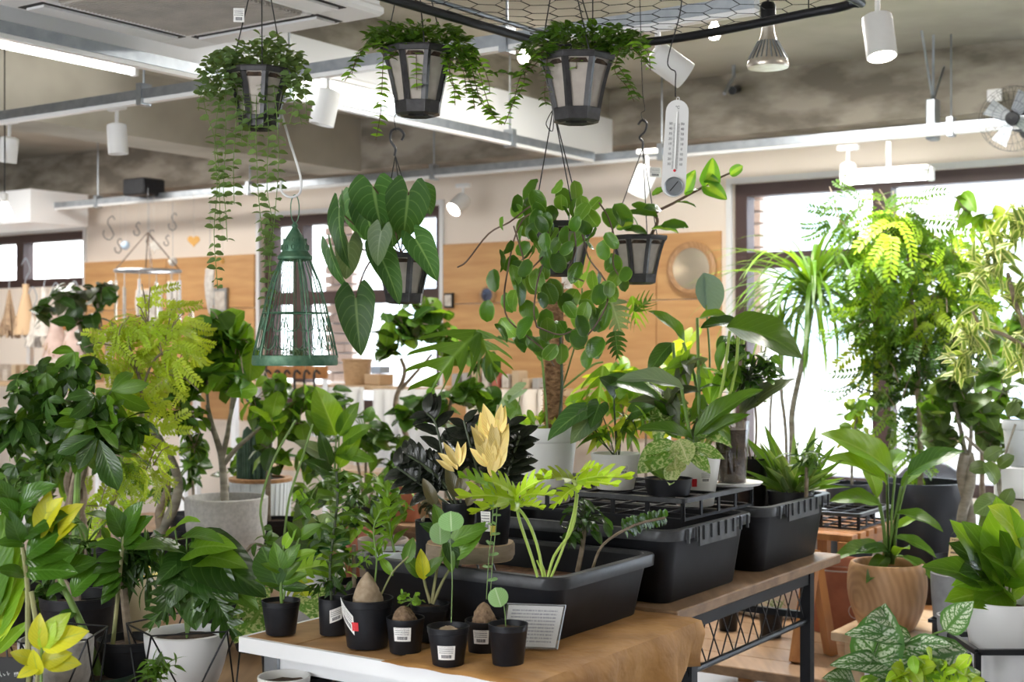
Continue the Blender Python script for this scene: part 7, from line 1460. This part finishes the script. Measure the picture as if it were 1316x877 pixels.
# curtain-like white cloths below the shelf
def curtain(px0, px1, y0, y1, yr, label, m='lace'):
    a = shelfpt(px0, y0, yr); b = shelfpt(px1, y0, yr); zb = max(.05, H - (y1 - CY) / F * a.y); mb = MB(); n = 26; vs = []
    for i in range(n + 1):
        p = a.lerp(b, i / n) + WD * (.025 * sin(i * 1.3) + .01 * sin(i * 2.9)); vs += [p, V((p.x, p.y, zb))]
    mb.add(vs, [(2 * i, 2 * i + 2, 2 * i + 3, 2 * i + 1) for i in range(n)]); o = mb.build('curtain', m, None); md = o.modifiers.new('thick', 'SOLIDIFY'); md.thickness = .004; tag(o, label, 'curtain')
mat('white_cloth', (.80, .79, .77), .8)
curtain(395, 470, 497, 560, 6.35, 'white cloth hanging under the long shelf, left of the crooked little tree', 'white_cloth'); curtain(480, 575, 500, 600, 6.35, 'white cloth hanging under the long shelf behind the crooked little tree', 'white_cloth'); curtain(600, 700, 500, 580, 6.35, 'beige cloth hanging under the long shelf, right of the crooked little tree', 'wall_paint')
# baskets, boxes, books, jars on shelves
def basket(px, w, h, label):
    t = (px - CX) / F; Y = SY / (uy + ux * t); c = S(px, 500, Y); c.z = SZ_ + .001; k = Y / F; o = thing('rattan_basket', label, 'basket', c)
    MB().lathe(c, [(w * k * .42, 0), (w * k * .5, h * k), (w * k * .47, h * k), (w * k * .40, .01)], 24).build('basket', 'rattan', o)
    for j in range(4): MB().lathe(c, [(w * k * (.42 + .08 * z) + .001, h * k * z), (w * k * (.42 + .08 * z) + .006, h * k * z + .006), (w * k * (.42 + .08 * z) + .001, h * k * z + .012)], 24, 0, False).build('woven_band', 'rattan', o) if 0 else None
    MB().lathe(c, [(w * k * .5, h * k * .9), (w * k * .53, h * k * .95), (w * k * .5, h * k)], 24, 0, False).build('rim', 'rattan', o)
basket(459, 38, 33, 'round rattan basket on the long shelf under the hanging leaf')
def goods(px, w, h, d, yr, z, m, name, label, cat, rot=0):
    t = (px - CX) / F; Y = yr / (uy + ux * t); c = S(px, 438, Y); k = Y / F
    o = MB().box((c.x, c.y, z + h * k / 2 + .001), (w * k, d, h * k), M4.Rotation(ANG + rot, 3, 'Z'), 0, .004).build(name, m, None, False); return tag(o, label, cat)
mat('paper_blue', (.35, .42, .52), .6); mat('paper_red', (.45, .14, .10), .6); mat('paper_tan', (.55, .42, .28), .7); mat('paper_grey', (.40, .39, .38), .7)
goods(487, 26, 14, .14, SY, SZ_, 'kraft', 'cardboard_box', 'flat kraft box on the long shelf right of the rattan basket', 'box'); goods(489, 16, 9, .1, SY, SZ_ + .072, 'paper_blue', 'cardboard_box', 'small blue box on top of the kraft box on the long shelf', 'box')
rg = random.Random(5); nm = ['pale', 'tan', 'blue', 'red', 'grey']; mm = ['lace', 'paper_tan', 'paper_blue', 'paper_red', 'paper_grey']; ph = ['first', 'second', 'third', 'fourth', 'fifth', 'sixth', 'seventh', 'eighth', 'ninth', 'tenth', 'eleventh', 'twelfth']
for i in range(9):
    k = rg.randrange(5); goods(590 + i * 13, rg.uniform(8, 11), rg.uniform(12, 26), .1, SY, SZ_, mm[k], 'shelf_box', '%s goods packet, %s from the left on the long shelf behind the moss pole' % (nm[k], ph[i]), 'packet')
for i in range(10):
    k = rg.randrange(5); goods(4 + i * 11, 9, rg.uniform(12, 22), .12, 6.3, 1.121, mm[k], 'shelf_box', '%s goods box, %s from the left edge on the low far-left shelf' % (nm[k], ph[i]), 'packet')
def bottle(px, h, w, yr, z, m, label):
    t = (px - CX) / F; Y = yr / (uy + ux * t); c = S(px, 438, Y); c.z = z + .001; k = Y / F; w *= k / 2; h *= k
    o = MB().lathe(c, [(w * .9, 0), (w, .01), (w, h * .6), (w * .4, h * .78), (w * .38, h * .97), (w * .45, h)], 16, 0, True, True).build('bottle', m, None); tag(o, label, 'bottle')
for i, px in enumerate((232, 246, 262, 298, 314)): bottle(px, rg.uniform(18, 30), 8, 6.45, 1.531 if px < 250 else 1.121, ['clear_plastic', 'brass', 'lace', 'far_glass', 'kraft'][i], ['clear', 'brass-coloured', 'cream', 'bluish', 'brown'][i] + ' bottle on the left shelves behind the feathery tree')
# pendants: wind chime ring, hooks, charms, macrame
def hang_line(root, p, z, r=.0015, m='galvanised'): MB().tube([p, V((p.x, p.y, z))], r, 4).build('string', m, root)
def chime():
    c = shelfpt(190, 348, 5.9); k = c.y / F; o = thing('wind_chime', 'large metal hoop wind chime with cones and rods, upper left', 'wind chime', c); r = 41 * k
    MB().tube([c + V((cos(a) * r, sin(a) * r, 0)) for a in [i * pi / 18 for i in range(36)]], .010, 6, close=True).build('hoop', 'galvanised', o)
    ap = c + V((0, 0, 50 * k)); 
    for a in (.3, 1.9, 3.5, 5.1): MB().tube([ap, c + V((cos(a) * r, sin(a) * r, 0))], .004, 5).build('cord', 'vine_brown', o)
    hang_line(o, ap, 2.4)
    for i in range(12):
        a = i * pi / 6; p = c + V((cos(a) * r, sin(a) * r, 0)); l = (30 + 12 * (i % 3)) * k; MB().tube([p, p - V((0, 0, l * .4))], .002, 4).build('thread', 'lace', o); MB().tube([p - V((0, 0, l * .4)), p - V((0, 0, l * 1.5))], .009, 7).build('chime_rod', ('white_metal', 'brass', 'lace')[i % 3], o)
chime()
def macrame(px, py, w, h, label, dark=False):
    c = shelfpt(px, py, 6.25); k = c.y / F; o = thing('macrame_hanging', label, 'wall hanging', c); W = R(1, 0) - R(0, 0); n = 11
    MB().tube([c - W * w * k / 2, c + W * w * k / 2], .008, 6).build('rod', 'pale_wood', o)
    mb = MB()
    for i in range(n):
        x = (i / (n - 1) - .5) * w * k; L = h * k * (1 - .35 * abs(i / (n - 1) - .5) * 2); mb.tube([c + W * x, c + W * x - V((0, 0, L * .5)) + WD * .01, c + W * x * .97 - V((0, 0, L))], .010, 5)
    mb.build('cords', 'lace', o)
    a, b = c - W * w * k * .5 - V((0, 0, .03)) + WD * .008, c + W * w * k * .5 - V((0, 0, .03)) + WD * .008; dz = V((0, 0, -h * k * .12)); MB().quad(a, b, b + dz, a + dz).build('band', 'dark_line' if dark else 'paper_grey', o, False)
    MB().quad(a + dz, b + dz, b + dz * 4, a + dz * 4).build('weave', 'paper_grey' if dark else 'lace', o, False)
    hang_line(o, c, 2.35)
macrame(192, 372, 46, 50, 'grey and black woven hanging behind the wind chime hoop', True)
macrame(222, 362, 16, 40, 'narrow cream macrame hanging right of the wind chime')
macrame(270, 345, 12, 60, 'thin cream macrame strip before the plywood, upper left')
# dried bundles, upside down
def bundle(px, py, L, w, label, m, wrap):
    c = shelfpt(px, py, 6.0); k = c.y / F; o = thing('dried_bouquet', label, 'dried flowers', c); L *= k; w *= k; g = MB(); rr = random.Random(px)
    for i in range(70):
        a = rr.uniform(0, 2 * pi); q = sqrt(rr.random()) * w / 2; g.tube([c + V((cos(a) * .006, sin(a) * .006, 0)), c + V((cos(a) * q * .5, sin(a) * q * .5, -L * .5)), c + V((cos(a) * q, sin(a) * q, -L * rr.uniform(.75, 1.05)))], [.0015, .003, .009], 4)
    g.build('dried_stems', m, o, True, 'stuff')
    if wrap: MB().lathe(c - V((0, 0, L)), [(w * .52, .0), (w * .40, L * .35), (.02, L * .9), (.025, L * 1.05)], 18, 0, False).build('wrapper', wrap, o)
    MB().tube(catmull([c + V((0, 0, -.02)), c + V((0, 0, .05)), c + V((.03, 0, .12)), c + V((0, 0, .2)), c + V((-.03, 0, .15))], 4), .004, 6).build('hook', 'galvanised', o)
    return o
for px, py, L, w, lb, m, wr in ((12, 372, 60, 26, 'brown dried bundle at the far left edge, hanging upside down', 'dried', None), (33, 368, 62, 30, 'cream-wrapped dried bouquet, second from the left edge', 'dried', 'kraft'), (57, 372, 60, 26, 'white-wrapped dried bouquet, third from the left edge', 'lace', 'lace'), (72, 400, 60, 34, 'pink cellophane dried bouquet below the others, near the dark-leaved tree', 'dried', 'pink_wrap'), (96, 398, 62, 34, 'second pink cellophane dried bouquet, right behind the dark-leaved tree', 'dried', 'pink_wrap'), (42, 405, 40, 22, 'small pale dried bundle beneath the cream-wrapped one', 'lace', None)):
    bundle(px, py, L, w, lb, m, wr)
# S hooks and charms dangling from the raceway
ZR = 2.41
spots_ = [(140, 300, 36), (176, 298, 20), (193, 310, 24), (222, 290, 26), (152, 320, 22), (214, 312, 16)]
for i, (px, py, L) in enumerate(spots_):
    c = shelfpt(px, py, 6.5); k = c.y / F; pts = [c + V(p) * L * k / 24 for p in ((-4, 0, 3), (-5, 0, 0), (-3, 0, -4), (1, 0, -5), (4, 0, -1), (2, 0, 4), (-1, 0, 9), (0, 0, 13), (3, 0, 15), (5, 0, 12))]
    o = MB().tube(catmull(pts, 4) + [], .0030, 6).build('s_hook', 'black_metal', None); tag(o, ['long S-shaped wire hook hanging at left, before the beige wall, leftmost of the six', 'S hook just left of the wind chime cords', 'S hook in the middle of the wind chime cords', 'rightmost S hook before the beige wall at left', 'low S hook between the left window and the wind chime', 'small S hook right of the wind chime apex'][i], 'hook')
    top = max(pts, key=lambda p: p.z); MB().tube([top, V((top.x, top.y, ZR))], .0013, 4).build('hanging_thread', 'lace', o)
    WL[o.name] = V((0, 0, 0))
for i, (px, py, r, m, sh, lb) in enumerate(((249, 309, 8, 'gold_charm', 'disc', 'orange and gold heart-shaped glass charm hanging at left'), (161, 315, 6, 'far_glass', 'ball', 'clear glass drop hanging left of the wind chime'), (198, 316, 10, 'lace', 'star', 'cream star ornament behind the wind chime cords'), (222, 336, 6, 'lace', 'ball', 'tiny pale bauble hanging right of the wind chime'), (286, 335, 4, 'gold_charm', 'ball', 'small warm light bead above the framed picture'))):
    c = shelfpt(px, py, 6.3); k = c.y / F; o = thing('hanging_charm', lb, 'ornament', c)
    if sh == 'ball': MB().ball(c, r * k, 12, 8).build('body', m, o)
    elif sh == 'disc':
        pts = [c + V((.062 * sin(t) ** 3 * r * k * 16 / 1, 0, (13 * cos(t) - 5 * cos(2 * t) - 2 * cos(3 * t) - cos(4 * t)) / 16 * r * k)) for t in [j * pi / 12 for j in range(24)]]
        MB().add([p + V((0, y, 0)) for y in (-.008, .008) for p in pts], [tuple(range(24)), tuple(range(47, 23, -1))] + [(j, (j + 1) % 24, 24 + (j + 1) % 24, 24 + j) for j in range(24)]).build('body', m, o, False)
    else:
        pts = [c + V((cos(a * pi / 6) * r * k * (1 if a % 2 else .45), 0, sin(a * pi / 6) * r * k * (1 if a % 2 else .45))) for a in range(12)]
        MB().add([p + V((0, y, 0)) for y in (-.006, .006) for p in pts], [tuple(range(12)), tuple(range(23, 11, -1))] + [(j, (j + 1) % 12, 12 + (j + 1) % 12, 12 + j) for j in range(12)]).build('body', m, o, False)
    MB().tube([c + V((0, 0, r * k * .8)), V((c.x, c.y, ZR))], .0013, 4).build('thread', 'lace', o)
# hooks with umbrellas under the long shelf left
o = thing('hook_rail', 'wooden rail with a row of dark hooks under the birdcage', 'hook rail', shelfpt(378, 480, 6.3)); c0, c1 = shelfpt(345, 478, 6.3), shelfpt(420, 478, 6.3); d = c1 - c0
MB().box((c0 + c1) / 2, (d.length, .02, .08), M4.Rotation(math.atan2(d.y, d.x), 3, 'Z')).build('board', 'orange_wood', o, False)
for i in range(6):
    p = c0.lerp(c1, (i + .5) / 6) + WD * .02; MB().tube(catmull([p + V((0, 0, -.01)), p + WD * .03 + V((0, 0, .01)), p + WD * .05 + V((0, 0, -.02)), p + WD * .04 + V((0, 0, -.16))], 4), .008, 6).build('hook', 'dark_line', o)
for x in (0, 1): q = c0.lerp(c1, x * .94 + .03); MB().box((q.x, q.y, (q.z - .04) / 2), (.03, .02, q.z - .04)).build('post', 'white_paint', o, False)
# supports under the central back plants
bench('long back bench in the centre carrying the crooked little tree and the broad-leaved shrub', -3.96, -2.62, 4.64, 5.95, .615, 'bench_wood', n=8)
# floor-standing window-side low wall bench right
bench('pale window-side bench beneath the right window behind the tubs', -2.9, 1.8, 6.55, 6.95, .55, m='white_paint', n=2)
